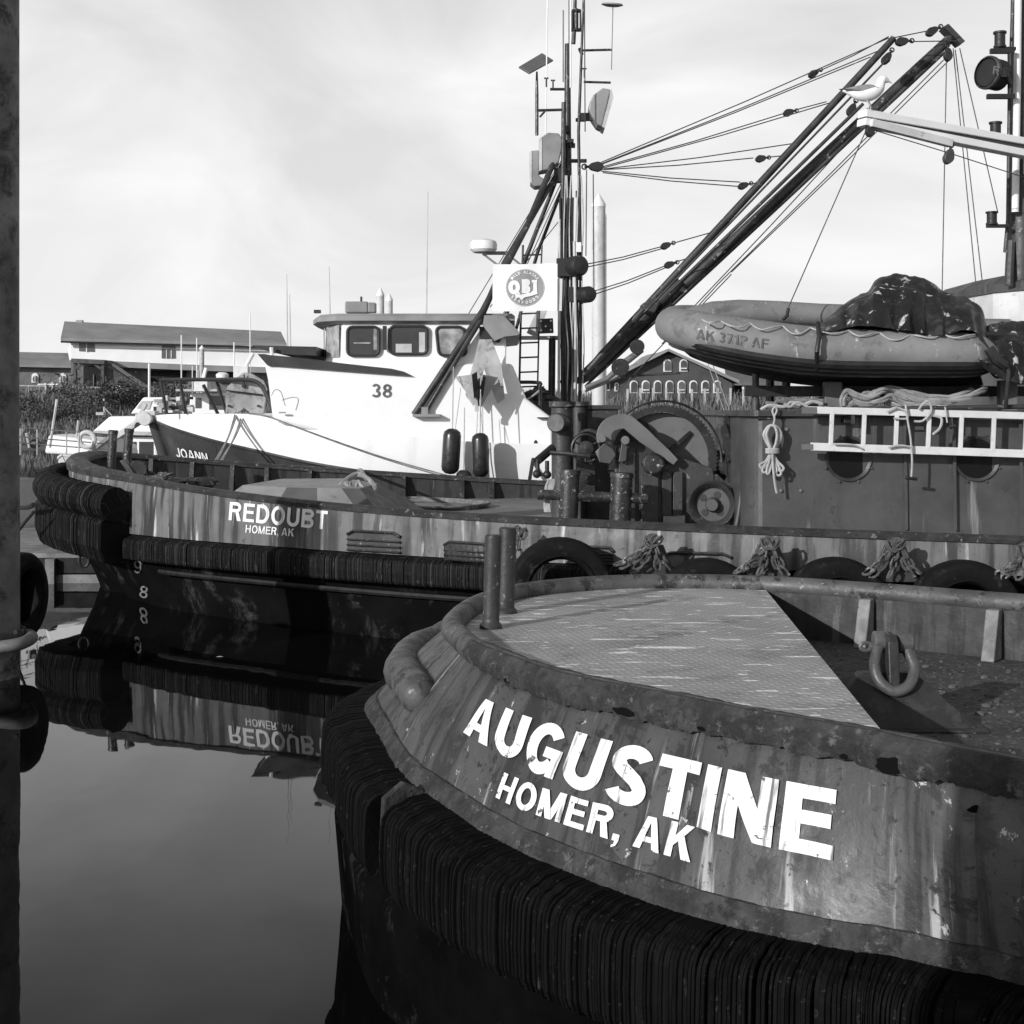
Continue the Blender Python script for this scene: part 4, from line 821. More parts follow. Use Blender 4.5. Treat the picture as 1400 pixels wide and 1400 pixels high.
# aluminium ladder lashed outside the deckhouse
m_alu = mat('aluminium', .62, .45, var=.08, vs=4, spots=[(.35, .1, 9, .06)], bump=.1)
Yl = 13.64; lad = thing('ladder', 'pale aluminium ladder lashed lengthways to the deckhouse side', 'ladder', P(1260, 620, Yl))
rt = lambda px: 560.5 + (px - 1110) * .027; rb = lambda px: 610.5 + (px - 1110) * .034
mb = MB().bar(P(1105, rt(1105), Yl), P(1640, rt(1640), Yl), .030, .066); mb.build('ladder_rail', m_alu, lad, bevel=.004)
mb = MB().bar(P(1108, rb(1108), Yl), P(1640, rb(1640), Yl), .030, .074); mb.build('ladder_rail', m_alu, lad, bevel=.004)
for i in range(11):
    px = 1137 + i * 44.3; mb = MB().bar(P(px + .6, rt(px) + 2, Yl), P(px - 1.4, rb(px) - 2, Yl), .038, .034, (0, 1, 0)); mb.build('rung', m_alu, lad, bevel=.004)
mb = MB().box(P(1106, rt(1106) + .5, Yl), (.13, .05, .06)).build('ladder_foot', m_drum, lad); MB().box(P(1103, rb(1103) + .5, Yl), (.10, .05, .05)).build('ladder_foot', m_drum, lad)
for px in (1166, 1300, 1405): MB().box(P(px, rt(px) + 2, Yl + .10), (.03, .20, .02)).box(P(px, rt(px) + 9, Yl + .02), (.03, .03, .12)).build('ladder_bracket', m_mach, rdt)
m_rope = mat('pale_rope', .4, .9, var=.2, vs=9, bump=.5, bs=90); m_rope2 = mat('tan_rope', .26, .9, var=.3, vs=7, bump=.5, bs=80); m_rope3 = mat('dark_rope', .16, .9, var=.4, vs=8, bump=.5, bs=80)
def rope(mb, pts, r, twist=True, k=10):
    "three-strand laid rope"
    c = crv(pts, k); 
    if not twist: mb.tube(c, r, 6); return
    dense = []; step = r * .9
    for i in range(len(c) - 1):
        n = max(1, int((c[i + 1] - c[i]).length / step)); dense += [c[i].lerp(c[i + 1], j / n) for j in range(n)]
    dense.append(c[-1]); L_ = 0; st = [[], [], []]; prev = None
    for i, p in enumerate(dense):
        t = (dense[min(i + 1, len(dense) - 1)] - dense[max(0, i - 1)]); t = t.normalized() if t.length > 1e-9 else Vector((1, 0, 0))
        x = t.orthogonal().normalized() if prev is None else (prev - t * prev.dot(t)).normalized(); prev = x; y = t.cross(x)
        if i: L_ += (p - dense[i - 1]).length
        for q in range(3): a = L_ / (r * 3.2) + q * 2.094; st[q].append(p + (x * math.cos(a) + y * math.sin(a)) * r * .52)
    for q in st: mb.tube(q, r * .56, 6)
t = thing('rope_lashing', 'thin pale line tied round the ladder with a short stick hanging at its end', 'rope', P(1240, 620, Yl - .05)); mb = MB()
rope(mb, [P(1238, 553, Yl - .05), P(1241, 575, Yl - .06), P(1245, 600, Yl - .06), P(1247, 630, Yl - .05), P(1246, 652, Yl - .05)], .010, False); rope(mb, [P(1212, 563, Yl - .05), P(1225, 557, Yl - .06), P(1238, 563, Yl - .06), P(1240, 572, Yl - .05), P(1222, 572, Yl - .05)], .010, False)
rope(mb, [P(1140, 607, Yl - .05), P(1165, 608, Yl - .06), P(1178, 613, Yl - .05)], .010, False); rope(mb, [P(1215, 612, Yl - .05), P(1230, 609, Yl - .06), P(1246, 611, Yl - .06)], .010, False); mb.build('line', m_rope, t)
MB().cyl(P(1238, 653, Yl - .05), P(1254, 655, Yl - .05), .016, 8).build('toggle', m_dmach, t)
t = thing('rope_lashing', 'thin pale line looped round the top rail of the ladder in open bights', 'rope', P(1270, 565, Yl - .05)); mb = MB()
rope(mb, [P(1256, 560, Yl - .05), P(1262, 552, Yl - .06), P(1270, 549, Yl - .06), P(1273, 562, Yl - .05), P(1262, 575, Yl - .05), P(1250, 576, Yl - .05)], .011, False); rope(mb, [P(1276, 568, Yl - .05), P(1287, 572, Yl - .06), P(1285, 585, Yl - .06), P(1275, 594, Yl - .05)], .013, False); rope(mb, [P(1292, 556, Yl - .05), P(1294, 570, Yl - .05), P(1295, 578, Yl - .05)], .008, False); mb.build('line', m_rope, t)
# hank of pale line on the corner
Yk = 13.78; t = thing('rope_hank', 'neat hank of pale line hung at the front corner of the deckhouse', 'rope', P(1056, 640, Yk)); mb = MB(); rr = random.Random(4)
for i in range(9):
    o1, o2 = rr.uniform(-5, 5), rr.uniform(-2, 2); wl, wr = rr.uniform(5, 12), rr.uniform(4, 12); d = rr.uniform(-.05, .03)
    mb.tube(crv([P(1056 + o2, 616, Yk + d), P(1056 - wl * .9, 600, Yk + d), P(1056 - wl, 592, Yk + d), P(1056 - wl * .5, 583, Yk + d), P(1057, 581 + rr.uniform(0, 3), Yk + d), P(1057 + wr * .6, 585, Yk + d), P(1057 + wr, 594, Yk + d), P(1057 + wr * .7, 606, Yk + d), P(1056 + o2 + 2, 616, Yk + d)], 5), .013, 6)
for (lx, ly) in ((-11, 646), (-14, 640), (-6, 648), (11, 650), (14, 644), (6, 646)):
    mb.tube(crv([P(1055, 616, Yk), P(1055 + lx * .55, 630, Yk - .02), P(1055 + lx * 1.15, ly - 5, Yk - .03), P(1055 + lx * .95, ly, Yk - .03), P(1055 + lx * .45, ly - 4, Yk - .02), P(1056 + lx * .1, 628, Yk)], 5), .012, 6)
mb.tube(crv([P(1056, 616, Yk - .04), P(1057, 640, Yk - .05), P(1060, 665, Yk - .04), P(1062, 674, Yk - .03)], 4), .012, 6); mb.tube(crv([P(1057, 582, Yk), P(1059, 572, Yk), P(1056, 562, Yk), P(1060, 556, Yk), P(1062, 562, Yk), P(1058, 570, Yk)], 4), .010, 6)
mb.build('rope_coil', m_rope, t); mb = MB()
for q in range(4): mb.tube([P(1056, 614 + q * 1.6, Yk) + Vector((math.cos(a) * .058, math.sin(a) * .055, 0)) for a in [j * .5236 for j in range(12)]], .011, 6, closed=True)
mb.build('rope_turns', m_rope, t)
# thick laid hawser under the inflatable
t = thing('hawser', 'thick pale three-strand hawser heaped on the house roof under the inflatable', 'rope', P(1240, 550, 14.0)); mb = MB()
rope(mb, [P(1153, 555, 14.0), P(1152, 545, 14.0), P(1158, 535, 14.0), P(1172, 541, 14.0), P(1190, 543, 14.0), P(1206, 534, 14.0), P(1222, 536, 14.1), P(1240, 543, 14.0), P(1262, 548, 14.0), P(1290, 549, 14.0), P(1315, 545, 14.0), P(1335, 538, 14.0), P(1347, 531, 14.1)], .032)
rope(mb, [P(1160, 552, 14.05), P(1180, 550, 14.05), P(1196, 537, 14.1), P(1214, 531, 14.1), P(1236, 535, 14.1), P(1260, 541, 14.1), P(1290, 544, 14.1), P(1312, 541, 14.1), P(1330, 533, 14.15)], .032)
rope(mb, [P(1166, 548, 13.95), P(1182, 553, 13.95), P(1205, 548, 13.98), P(1218, 541, 14.0), P(1228, 548, 14.0), P(1244, 553, 14.0), P(1280, 554, 14.0)], .030)
rope(mb, [P(1156, 558, 14.0), P(1175, 547, 14.1), P(1186, 537, 14.15), P(1200, 545, 14.1), P(1222, 552, 14.05), P(1246, 556, 14.0)], .030); mb.build('rope_coil', m_rope2, t)
t = thing('rope_heap', 'tangle of dark and pale line on the roof edge left of the cradle post', 'rope', P(1080, 552, 14.3)); mb = MB(); mb2 = MB(); rr = random.Random(14)
for i in range(9):
    y = rr.uniform(14.1, 14.8); rope(mb, [P(rr.uniform(1042, 1130), rr.uniform(543, 560), y) for _ in range(5)], rr.uniform(.012, .02), False, 6)
rope(mb2, [P(1040, 560, 14.1), P(1052, 554, 14.1), P(1072, 556, 14.1), P(1082, 550, 14.1), P(1096, 554, 14.1), P(1110, 549, 14.1), P(1124, 552, 14.1)], .016, False); rope(mb2, [P(1072, 552, 14.0), P(1080, 556, 14.0), P(1090, 550, 14.0), P(1104, 556, 14.0)], .014, False)
mb.build('dark_line', m_rope3, t); mb2.build('pale_line', m_rope, t)
# coil of rope on the foredeck rail, and deck lines
t = thing('rope_coil', 'loose coil of pale rope beside the raised hatch on the far tug', 'rope', P(492, 665, 17.0)); mb = MB(); rr = random.Random(9)
for i in range(5):
    o_ = rr.uniform(-4, 4); mb2 = [P(468 + o_, 664, 17.2), P(476, 655 + o_ * .4, 17.3), P(490, 649 + o_ * .5, 17.4), P(503, 654, 17.3), P(512 + o_ * .4, 666, 17.1), P(509, 674, 16.9), P(494, 675 + o_ * .3, 16.8), P(480, 668, 16.9), P(476 + o_, 660, 17.0)]
    rope(mb, mb2, .024, i < 3, 6)
rope(mb, [P(486, 668, 16.9), P(490, 658, 17.0), P(494, 664, 16.9), P(500, 670, 16.8)], .022, False, 6); rope(mb, [P(500, 655, 17.3), P(496, 645, 18), P(492, 642, 19.5), P(490, 643, 20.9)], .022, False, 6); mb.build('rope_turns', m_rope2, t)
t = thing('deck_line', 'dark line lying in flat loops on the grey foredeck', 'rope', P(600, 686, 18.5)); mb = MB()
for i in range(4): rope(mb, [Vector((P(px, 0, 1).x * Y, Y, 1.055 + .012 * i)) for px, Y in ((530 + i * 6, 19.0), (560, 19.8 + .1 * i), (620, 19.7), (660 + i * 3, 19.0), (640, 18.3), (580, 18.4 - .1 * i), (540, 18.7))], .016, False, 6)
mb.build('rope_turns', m_rope3, t)
# anchor chain and gear heaped by the bow
t = thing('chain_heap', 'rusty chain and wire heaped behind the bow rail of the far tug', 'chain', P(205, 655, 18.0)); mb = MB(); rr = random.Random(3)
for i in range(5): chain(mb, crv([P(rr.uniform(190, 240), rr.uniform(646, 662), rr.uniform(17.2, 18.4)) for _ in range(4)], 5), .11, .016)
mb.build('chain_length', m_chain, t)
mb = MB()
for i in range(4): mb.ell(P(232 + i * 16, 660, 17.8), (.16, .14, .07), 10, jit=.5)
mb.build('chain_mud', m_dmach, t)
# rag of rope on the column
t = thing('rope_rag', 'frayed pale rope ends hanging at the left of the left bollard', 'rope', P(752, 690, 14.6)); mb = MB(); rr = random.Random(2)
for i in range(7): mb.tube(crv([P(754 + rr.uniform(-4, 4), 656, 14.7), P(752 + rr.uniform(-6, 4), 668, 14.6), P(749 + rr.uniform(-4, 3), 686, 14.6), P(747 + rr.uniform(-2, 5), 700, 14.6)], 4), .014, 5)
mb.build('rope_ends', m_rope, t)
# hook shackle on the left of the column
t = thing('chain_shackle', 'dark double hook hanging off the left of the round column', 'shackle', P(745, 640, 15.0)); mb = MB()
mb.tube([P(756, 612, 15.2), P(742, 624, 15.1), P(735, 630, 15.0)], .045, 8); mb.tube([P(735, 628, 15.0), P(735, 648, 15.0)], .022, 8).tube([P(748, 630, 15.0), P(748, 648, 15.0)], .022, 8)
mb.ell(P(734, 648, 15.0), (.045, .045, .045), 10).ell(P(748, 649, 15.0), (.045, .045, .045), 10).tube([P(734, 648, 15.0), P(748, 649, 15.0)], .018, 8); mb.build('hook', m_black, t)

# ------------------------------------------------------------------ rigid inflatable on the cradle
rib = thing('inflatable_boat', 'grey rigid inflatable lying on the deckhouse roof half under a black tarpaulin', 'boat', P(1160, 500, 14.8))
m_hyp = mat('grey_inflatable_fabric', .20, .55, var=.16, vs=2.4, light=(.55, .10, 11, .8, .05), spots=[(.11, .2, 3.5, .1), (.5, .05, 11, .02)], bump=.12); m_strake = mat('black_rubber_strake', .014, .5, var=.3, vs=4, bump=.2); m_keel = mat('dark_boat_bottom', .018, .6, var=.3, vs=3, bump=.2)
nearc = [(1366, 487, 13.92, 5), (1352, 485, 13.9, 18), (1335, 483, 13.9, 26), (1300, 482, 13.88, 29), (1220, 481, 13.88, 30), (1120, 478, 13.88, 31), (1040, 469, 13.92, 31), (980, 459, 14.0, 29), (945, 451, 14.2, 27), (924, 446, 14.6, 25), (920, 444, 15.0, 24), (930, 440, 15.35, 23), (970, 440, 15.6, 22), (1040, 446, 15.65, 22), (1120, 452, 15.7, 22), (1250, 456, 15.7, 22), (1380, 458, 15.7, 22)]
cl = cr(nearc, 7); mb = MB().tube([P(a, b, Y) for a, b, Y, r in cl], [r * Y / F for a, b, Y, r in cl], 22); tube_mb = mb; mb.build('inflatable_tube', m_hyp, rib)
mb = MB(); sk = [q for q in cl if q[2] < 15.3]
for dy, rr_ in ((.62, .05), (.80, .045), (.94, .05)):
    mb.tube([P(a, b + r * dy, Y - (r * Y / F) * (.72 if dy < .7 else .5 if dy < .9 else .2)) for a, b, Y, r in sk], rr_, 8)
mb.build('rubbing_strake', m_strake, rib)
rows = []
for a, b, Y, r in cr(nearc[2:11], 6):
    c = P(a, b + r * .55, Y); q = max(0, (a - 905) / 480); rows.append([c + Vector((0, .05, 0)), P(a + 4, b + r * 1.1, Y + .25), P(a + 8 + 14 * (1 - q), b + r * 1.5 + 5, 14.75), P(a + 6, b + r * 1.1, 15.5), P(a, b, 15.6)])
MB().grid(rows).build('hull_bottom', m_keel, rib)
top = [q for q in cl if q[0] < 1130 and 14.0 <= q[2]]
mb = MB().tube([P(1180, 433, 14.95), P(1120, 431, 14.95), P(1060, 428, 14.9), P(1010, 427, 14.85), P(975, 430, 14.8), P(945, 438, 14.75), P(928, 446, 14.7)], [.12, .12, .125, .13, .135, .13, .08], 18); mb.build('bow_dodger', m_hyp, rib)
mb = MB().tube([P(1130, 450, 14.3), P(1060, 446, 14.25), P(1000, 439, 14.2), P(955, 436, 14.25), P(932, 442, 14.4)], .035, 8); mb.tube([P(1370, 459, 14.0), P(1250, 456, 14.0), P(1130, 450, 14.05)], .035, 8); mb.build('inner_shade_band', m_strake, rib)  # black band stands for the shade inside the boat
mb = MB(); n = 8; xs = [960, 985, 1025, 1070, 1108, 1160, 1203, 1245, 1290, 1335]
for i in range(len(xs) - 1):
    ya, yb = 437 + (xs[i] - 960) * .075, 437 + (xs[i + 1] - 960) * .075; ya, yb = min(ya, 457), min(yb, 457); mb.tube(crv([P(xs[i], ya, 13.75), P((xs[i] * 2 + xs[i + 1]) / 3, (ya + yb) / 2 + 3 + (i * 37 % 7), 13.68), P((xs[i] + 2 * xs[i + 1]) / 3, (ya + yb) / 2 + 2 + (i * 53 % 8), 13.68), P(xs[i + 1], yb, 13.75)], 4), .0075, 6)
mb.build('grab_line', m_rope, rib)
mb = MB().tube([P(1118, 442, 13.75), P(1120, 460, 13.6), P(1117, 480, 13.58), P(1116, 505, 13.75)], .022, 8); mb.build('lashing_strap', m_strake, rib); mb = MB().tube([P(1376, 500, 13.6), P(1379, 508, 13.6), P(1377, 535, 13.7), P(1375, 556, 13.8)], .02, 8); mb.build('lashing_strap', m_mach, rib)
MB().box(P(1042, 427, 14.9), (.11, .1, .09)).tube([P(1078, 421, 14.4), P(1076, 432, 14.4), P(1070, 437, 14.4)], .02, 6).build('towing_eye', m_strake, rib, bevel=.01)
m_reg = mat('faded_black_lettering', .10, .7, var=.3, vs=9, spots=[(.2, .25, 10, .06)], bump=0)
decal(tube_mb, 'AK 371P AF', (952, 463), (1050, 477), (1, -13), 'registration_lettering', m_reg, rib, w=.19)
# black tarpaulin over the console
m_tarp = mat('black_tarpaulin', .010, .42, var=.4, vs=3, light=(.5, .17, 9, .35, .03), spots=[(.4, .03, 9, .03), (.04, .3, 3, .08)], bump=.5, bs=14, spec=.45)
def tarp(name, label, xs, Yn, Yf, seed, lobes):
    t = thing(name, label, 'tarpaulin', P(xs[0][0], xs[0][2], Yn)); rows = []
    d = cr(xs, 7)
    for i, (px, yt, yb) in enumerate(d):
        r_ = []
        for j in range(23):
            v = j / 22; Y = Yn + (Yf - Yn) * v; a = math.sin(min(1, v * 1.9) * math.pi / 2) if v < .55 else math.cos((v - .55) / .45 * math.pi / 2) ** .6 if v < 1 else 0
            hgt = yb + (yt - yb) * a; p = P(px, hgt, Yn + (Yf - Yn) * (v * .85 + .15 * (1 - a)) if v > .3 else Yn + (Yf - Yn) * v * .8)
            nz_ = mnoise.noise(Vector((px * .035 + seed, v * 5, seed))) * .045 + mnoise.noise(Vector((px * .11 + seed, v * 3, seed + 5))) * .03 + .03 * math.sin(px * lobes + v * 3) * (1 - a) ** 1.0
            p += Vector((mnoise.noise(Vector((px * .05, v * 4, 9))) * .02, -nz_ * (1.2 - v), nz_ * .6 * min(1, 3 * v))); r_.append(p)
        rows.append(r_)
    MB().grid(rows, [[(i * .06, j * .09) for j in range(23)] for i in range(len(rows))]).build('tarp_sheet', m_tarp, t); return t
tarp('tarpaulin', 'black tarpaulin streaked white by birds draped over the stern half of the inflatable', [(1110, 452, 461), (1125, 440, 456), (1145, 423, 451), (1170, 405, 446), (1188, 396, 446), (1200, 381, 447), (1230, 376, 451), (1255, 379, 455), (1280, 392, 459), (1300, 404, 456), (1322, 407, 451), (1340, 420, 462), (1352, 448, 480), (1362, 478, 494)], 13.7, 15.6, 2.0, .28)
tarp('tarpaulin', 'black tarpaulin at the right edge below the white wheelhouse, smeared white', [(1340, 462, 492), (1350, 446, 506), (1364, 440, 516), (1385, 440, 522), (1410, 438, 528), (1450, 436, 530), (1500, 450, 530)], 13.62, 15.3, 6.0, .2)
MB().tube([P(1352, 476, 13.6), P(1362, 492, 13.58), P(1374, 500, 13.6)], .05, 8).build('tarp_hem', m_strake, [o for o in bpy.data.objects if o.name == 'tarpaulin'][0])

# ------------------------------------------------------------------ gull on the boom tip
Yg = 14.88; g = thing('seagull', 'gull with a white head and grey back standing on the white boom tip', 'gull', P(1187, 151, Yg))
m_gull = mat('gull_white', .78, .7, var=.05, vs=8, bump=.1); m_gback = mat('gull_grey_back', .24, .7, var=.15, vs=10, bump=.1); m_gdark = mat('gull_wing_tip', .03, .6, bump=0); m_bill = mat('gull_bill', .45, .4, bump=0); m_gleg = mat('gull_leg', .4, .5, bump=0)
body = [(1152, 124, 1.5), (1162, 126, 4.5), (1172, 129, 7.5), (1184, 129, 10), (1194, 126, 10), (1201, 121, 8), (1204, 115, 6), (1205, 111, 6.2), (1208, 109, 6.0), (1212, 110, 4.0), (1215, 111.5, 1.8)]
d = cr(body, 4); MB().tube([P(a, b, Yg) for a, b, r in d], [r * Yg / F for a, b, r in d], 14).build('gull_body', m_gull, g)
wv = [(1154, 123.5, 1.2), (1163, 122.5, 3.0), (1175, 122.5, 6.0), (1187, 123, 8.0), (1196, 123, 5.5), (1199, 122, 2)]
for sgn in (-1, 1):
    d = cr(wv, 4); wm = MB()
    rows = []
    for a, b, r in d:
        k = Yg / F; c = P(a, b, Yg) + Vector((0, sgn * .045, 0)); rows.append([c + Vector((0, sgn * .02 * math.cos(q), math.sin(q) * r * k * .8)) for q in [i * .5236 for i in range(12)]])
    wm.grid(rows, closed=True).build('gull_wing', m_gback, g)
MB().tube([P(1147, 122, Yg), P(1156, 123, Yg), P(1168, 124.5, Yg)], [.003, .018, .02], 8).build('wing_tip', m_gdark, g)
MB().tube([P(1212, 111, Yg), P(1217, 112, Yg), P(1220, 114.5, Yg)], [.013, .010, .003], 8).build('gull_bill', m_bill, g)
for dy in (-.027, .027): MB().ell(P(1210, 108.5, Yg) + Vector((0, dy * 1.35, 0)), (.006, .004, .006), 8).build('gull_eye', m_gdark, g)
for dx, dy in ((0, -.03), (4, .03)):
    hip = P(1184 + dx, 137, Yg) + Vector((0, dy, 0)); ank = P(1188 + dx, 144, Yg) + Vector((0, dy, 0)); ft = P(1186 + dx, 151.0, Yg) + Vector((0, dy, 0)); mb = MB().tube([hip, ank, ft], [.009, .006, .006], 7)
    for q in (-.4, 0, .4): mb.tube([ft, ft + Vector((.04 * math.cos(q), .04 * math.sin(q), -.002))], [.005, .003], 5)
    mb.build('gull_leg', m_gleg, g)
# ------------------------------------------------------------------ white fishing boat beyond the far tug
fb = thing('fishing_boat', 'white fishing boat numbered 38 beyond the far tug, with a tall rigged mast', 'fishing boat', P(520, 850, 22.6))
m_fw = mat('white_gelcoat', .84, .32, var=.03, vs=.6, light=(.70, .10, 1.5, .25, .1), bump=.03); m_fdk = mat('dark_blue_hull', .035, .35, var=.25, vs=1.2, bump=.06); m_ftrim = mat('grey_trim', .23, .5, var=.2, vs=2, bump=.1); m_fgl = mat('window_glass', .03, .06, var=.2, bump=0, spec=.6)
m_fdark = mat('dark_fitting', .02, .5, var=.3, vs=5, bump=.2); m_gasket = mat('window_gasket', .03, .6, bump=0); m_paintw = mat('grey_figure_paint', .11, .6, var=.3, vs=6, bump=0)
m_spar = mat('dark_spar', .035, .45, var=.4, vs=4, spots=[(.3, .1, 7, .05)], bump=.15); m_pale = mat('pale_spar', .5, .5, var=.2, vs=3, bump=.1)
HS = [(207, 569, 24.6, 207, 574, 1, 268), (222, 567, 23.9, 222, 580, 1, 275), (245, 566, 23.4, 243, 588, 1, 290), (290, 566, 22.8, 290, 602, 1, 312), (345, 567, 22.3, 345, 615, 1, 352), (420, 580, 22.0, 420, 632, 1, 424), (500, 590, 21.8, 500, 645, 1, 502), (600, 600, 21.7, 600, 655, 1, 600), (700, 606, 21.7, 700, 660, 1, 700), (900, 606, 21.7, 900, 662, 1, 900), (1010, 606, 21.9, 1010, 662, 1, 1008)]
up, dn, wl = [], [], []
for tx, ty, Y, bx, by, q, wx in cr(HS, 6):
    a = P(tx, ty, Y); b = P(bx, by, Y + .04); w_ = P(wx, 0, Y + .5); w_.z = 0; up.append(a); dn.append(b); wl.append(w_)
yc = 24.35
def mir(v): return Vector((v.x + .0, 2 * yc - v.y, v.z)) if v.y < yc else Vector((v.x, yc, v.z))
hb = MB().grid([[a, a.lerp(b, .5) + Vector((0, -.015, 0)), b] for a, b in zip(up, dn)]); hb.grid([[mir(a), mir(b)] for a, b in zip(up, dn)]); hb.build('upper_hull', m_fw, fb)
hd_ = MB().grid([[b, b.lerp(w_, .5), w_, w_ + Vector((0, .3, -.5))] for b, w_ in zip(dn, wl)]); hd_.grid([[mir(b), mir(w_), mir(w_) + Vector((0, 0, -.5))] for b, w_ in zip(dn, wl)]); hd_.add([up[-1], wl[-1], mir(wl[-1]), mir(up[-1])], [(0, 1, 2, 3)]); hd_.build('lower_hull', m_fdk, fb)
MB().tube(dn, .028, 6).build('rub_rail', m_fdk, fb)
MB().grid([[a - Vector((0, 0, .04)), mir(a) - Vector((0, 0, .04))] for a in up]).build('boat_deck', m_pale, fb)
decal(hd_, 'JOANN', (243, 624), (287, 632.5), (-3, -13), 'name_lettering', m_white_letter, fb, w=.17, lift=.02)
# trunk house and wheelhouse
Yf = 21.95
tr = MB().prism([P(380, 578, Yf), P(372, 570, Yf), P(366, 520, Yf), P(361, 497, Yf), P(700, 497, Yf), P(720, 545, Yf), P(757, 573, Yf), P(757, 640, Yf), P(600, 630, Yf)], (0, 4.2, 0)); tr.build('trunk_house', m_fw, fb, bevel=.05)
decal(tr, '38', (508, 543), (536, 543.5), (0, -18), 'number_lettering', m_paintw, fb, w=.17)
st_ = MB().prism([P(352, 484, Yf - .06), P(400, 488, Yf - .06), P(480, 498, Yf - .06), P(535, 504, Yf - .06), P(552, 508, Yf - .06), P(564, 514, Yf - .06), P(540, 512.5, Yf - .06), P(480, 508, Yf - .06), P(375, 500, Yf - .06), P(366, 500, Yf - .06)], (0, .1, 0)); st_.build('visor_stripe', m_fdk, fb)
mb = MB().prism([P(352, 484, Yf - .06), P(366, 500, Yf - .06), P(370, 500, Yf), P(362, 484, Yf)], (0, 4.2, 0)); mb.build('visor_front', m_fdk, fb)
MB().prism([P(343, 472, Yf + .2), P(432, 474, Yf + .2), P(432, 486, Yf + .2), P(382, 484, Yf + .2), P(358, 478, Yf + .2)], (0, 3.4, 0)).build('dark_awning', m_fdark, fb)
MB().tube([P(371, 475, Yf + .1), P(372, 488, Yf + .1)], .03, 6).build('awning_post', m_fw, fb)
Yw = 22.05; wpl = [(P(690, 0, Yw).x, Yw), (P(468, 0, Yw).x, Yw), (P(440, 0, Yw).x, Yw + .55), (P(430, 0, Yw).x, Yw + 1.2), (P(430, 0, Yw).x, Yw + 2.4), (P(440, 0, Yw).x, Yw + 3.1), (P(468, 0, Yw).x, Yw + 3.7), (P(690, 0, Yw).x, Yw + 3.7)]
zl, zh_ = zt(500, Yw), zt(436, Yw); n_ = len(wpl); mb = MB().grid([[Vector((x, y, zl)) for x, y in wpl], [Vector((x + .02, y + .02, zh_)) for x, y in wpl]], closed=True, smooth=False); mb.f.append(tuple(n_ + i for i in range(n_))); mb.sm.append(False); mb.build('wheelhouse', m_fw, fb)
def rrect(x0, y0, x1, y1, r, Y, k=4, sl=0):
    o = []
    for cx_, cy_, a0 in ((x1 - r, y1 - r, 0), (x0 + r, y1 - r, 90), (x0 + r, y0 + r, 180), (x1 - r, y0 + r, 270)):
        for i in range(k + 1):
            a = math.radians(a0 + 90 * i / k); px, py = cx_ + r * math.cos(a), cy_ + r * math.sin(a); o.append(P(px + sl * (py - y0) / (y1 - y0), py, Y))
    return o
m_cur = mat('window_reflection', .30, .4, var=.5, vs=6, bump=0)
for x0, y0, x1, y1, sl, kind in ((475, 447, 518, 486, 0, 0), (533, 446, 584, 484, 0, 1), (596, 447, 634, 486, 4, 2)):
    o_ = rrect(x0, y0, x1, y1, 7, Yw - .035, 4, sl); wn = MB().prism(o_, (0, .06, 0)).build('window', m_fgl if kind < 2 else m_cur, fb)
    MB().tube(o_, .026, 6, closed=True).build('window_gasket', m_gasket, wn)
    if kind == 1: MB().box(P(552, 476, Yw - .04), (.24, .012, .13)).box(P(577, 468, Yw - .04), (.09, .012, .30)).build('window_curtain', m_pale, wn)
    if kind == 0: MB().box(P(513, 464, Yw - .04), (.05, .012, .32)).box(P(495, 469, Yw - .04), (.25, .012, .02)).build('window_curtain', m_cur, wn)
cw = [wpl[1], wpl[2], wpl[3]]; mb = MB()
for a, b in ((cw[0], cw[1]), (cw[1], cw[2])):
    a, b = Vector((a[0], a[1], 0)), Vector((b[0], b[1], 0)); d = (b - a); nn = Vector((d.y, -d.x, 0)).normalized(); nn = nn if nn.y < 0 or nn.x < 0 else -nn; q0, q1 = a + d * .12 + nn * .02, a + d * .92 + nn * .02
    mb.add([Vector((q0.x, q0.y, zt(488, Yw))), Vector((q1.x, q1.y, zt(488, Yw))), Vector((q1.x, q1.y, zt(444, Yw))), Vector((q0.x, q0.y, zt(444, Yw)))], [(0, 1, 2, 3)])
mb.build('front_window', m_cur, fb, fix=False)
rpl = [(x, y) for x, y in wpl]; cx_ = P(560, 0, Yw).x; cy_ = Yw + 1.85
rp_ = [(P(704, 0, Yw).x, Yw - .12), (P(460, 0, Yw).x, Yw - .12), (P(432, 0, Yw).x, Yw + .2), (P(417, 0, Yw).x, Yw + .9), (P(413, 0, Yw).x, Yw + 1.8), (P(417, 0, Yw).x, Yw + 2.8), (P(440, 0, Yw).x, Yw + 3.7), (P(704, 0, Yw).x, Yw + 3.9)]
mb = MB(); n_ = len(rp_); mb.grid([[Vector((cx_ + (x - cx_) * k, cy_ + (y - cy_) * k, zt(z, Yw))) for x, y in rp_] for k, z in ((.94, 443), (1, 439), (1, 433), (.97, 429))], closed=True, smooth=False)
mb.f += [tuple(3 * n_ + i for i in range(n_)), tuple(reversed(range(n_)))]; mb.sm += [False] * 2; mb.build('wheelhouse_roof', m_ftrim, fb)
mb = MB().prism([P(662, 431, Yw - .2), P(688, 431, Yw - .2), P(711, 455, Yw - .2), P(708, 458, Yw - .2), P(690, 460, Yw - .2), P(676, 466, Yw - .2), P(660, 445, Yw - .2)], (0, 3.6, 0)); mb.build('aft_awning', m_ftrim, fb)
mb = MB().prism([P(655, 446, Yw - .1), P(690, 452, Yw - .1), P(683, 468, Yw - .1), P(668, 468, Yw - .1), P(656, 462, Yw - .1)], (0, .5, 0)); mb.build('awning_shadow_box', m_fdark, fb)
MB().box(P(489, 421, Yw + 1.2), (.36, .4, .18)).box(P(509, 421, Yw + 1), (.12, .2, .16)).build('roof_locker', m_ftrim, fb, bevel=.02)
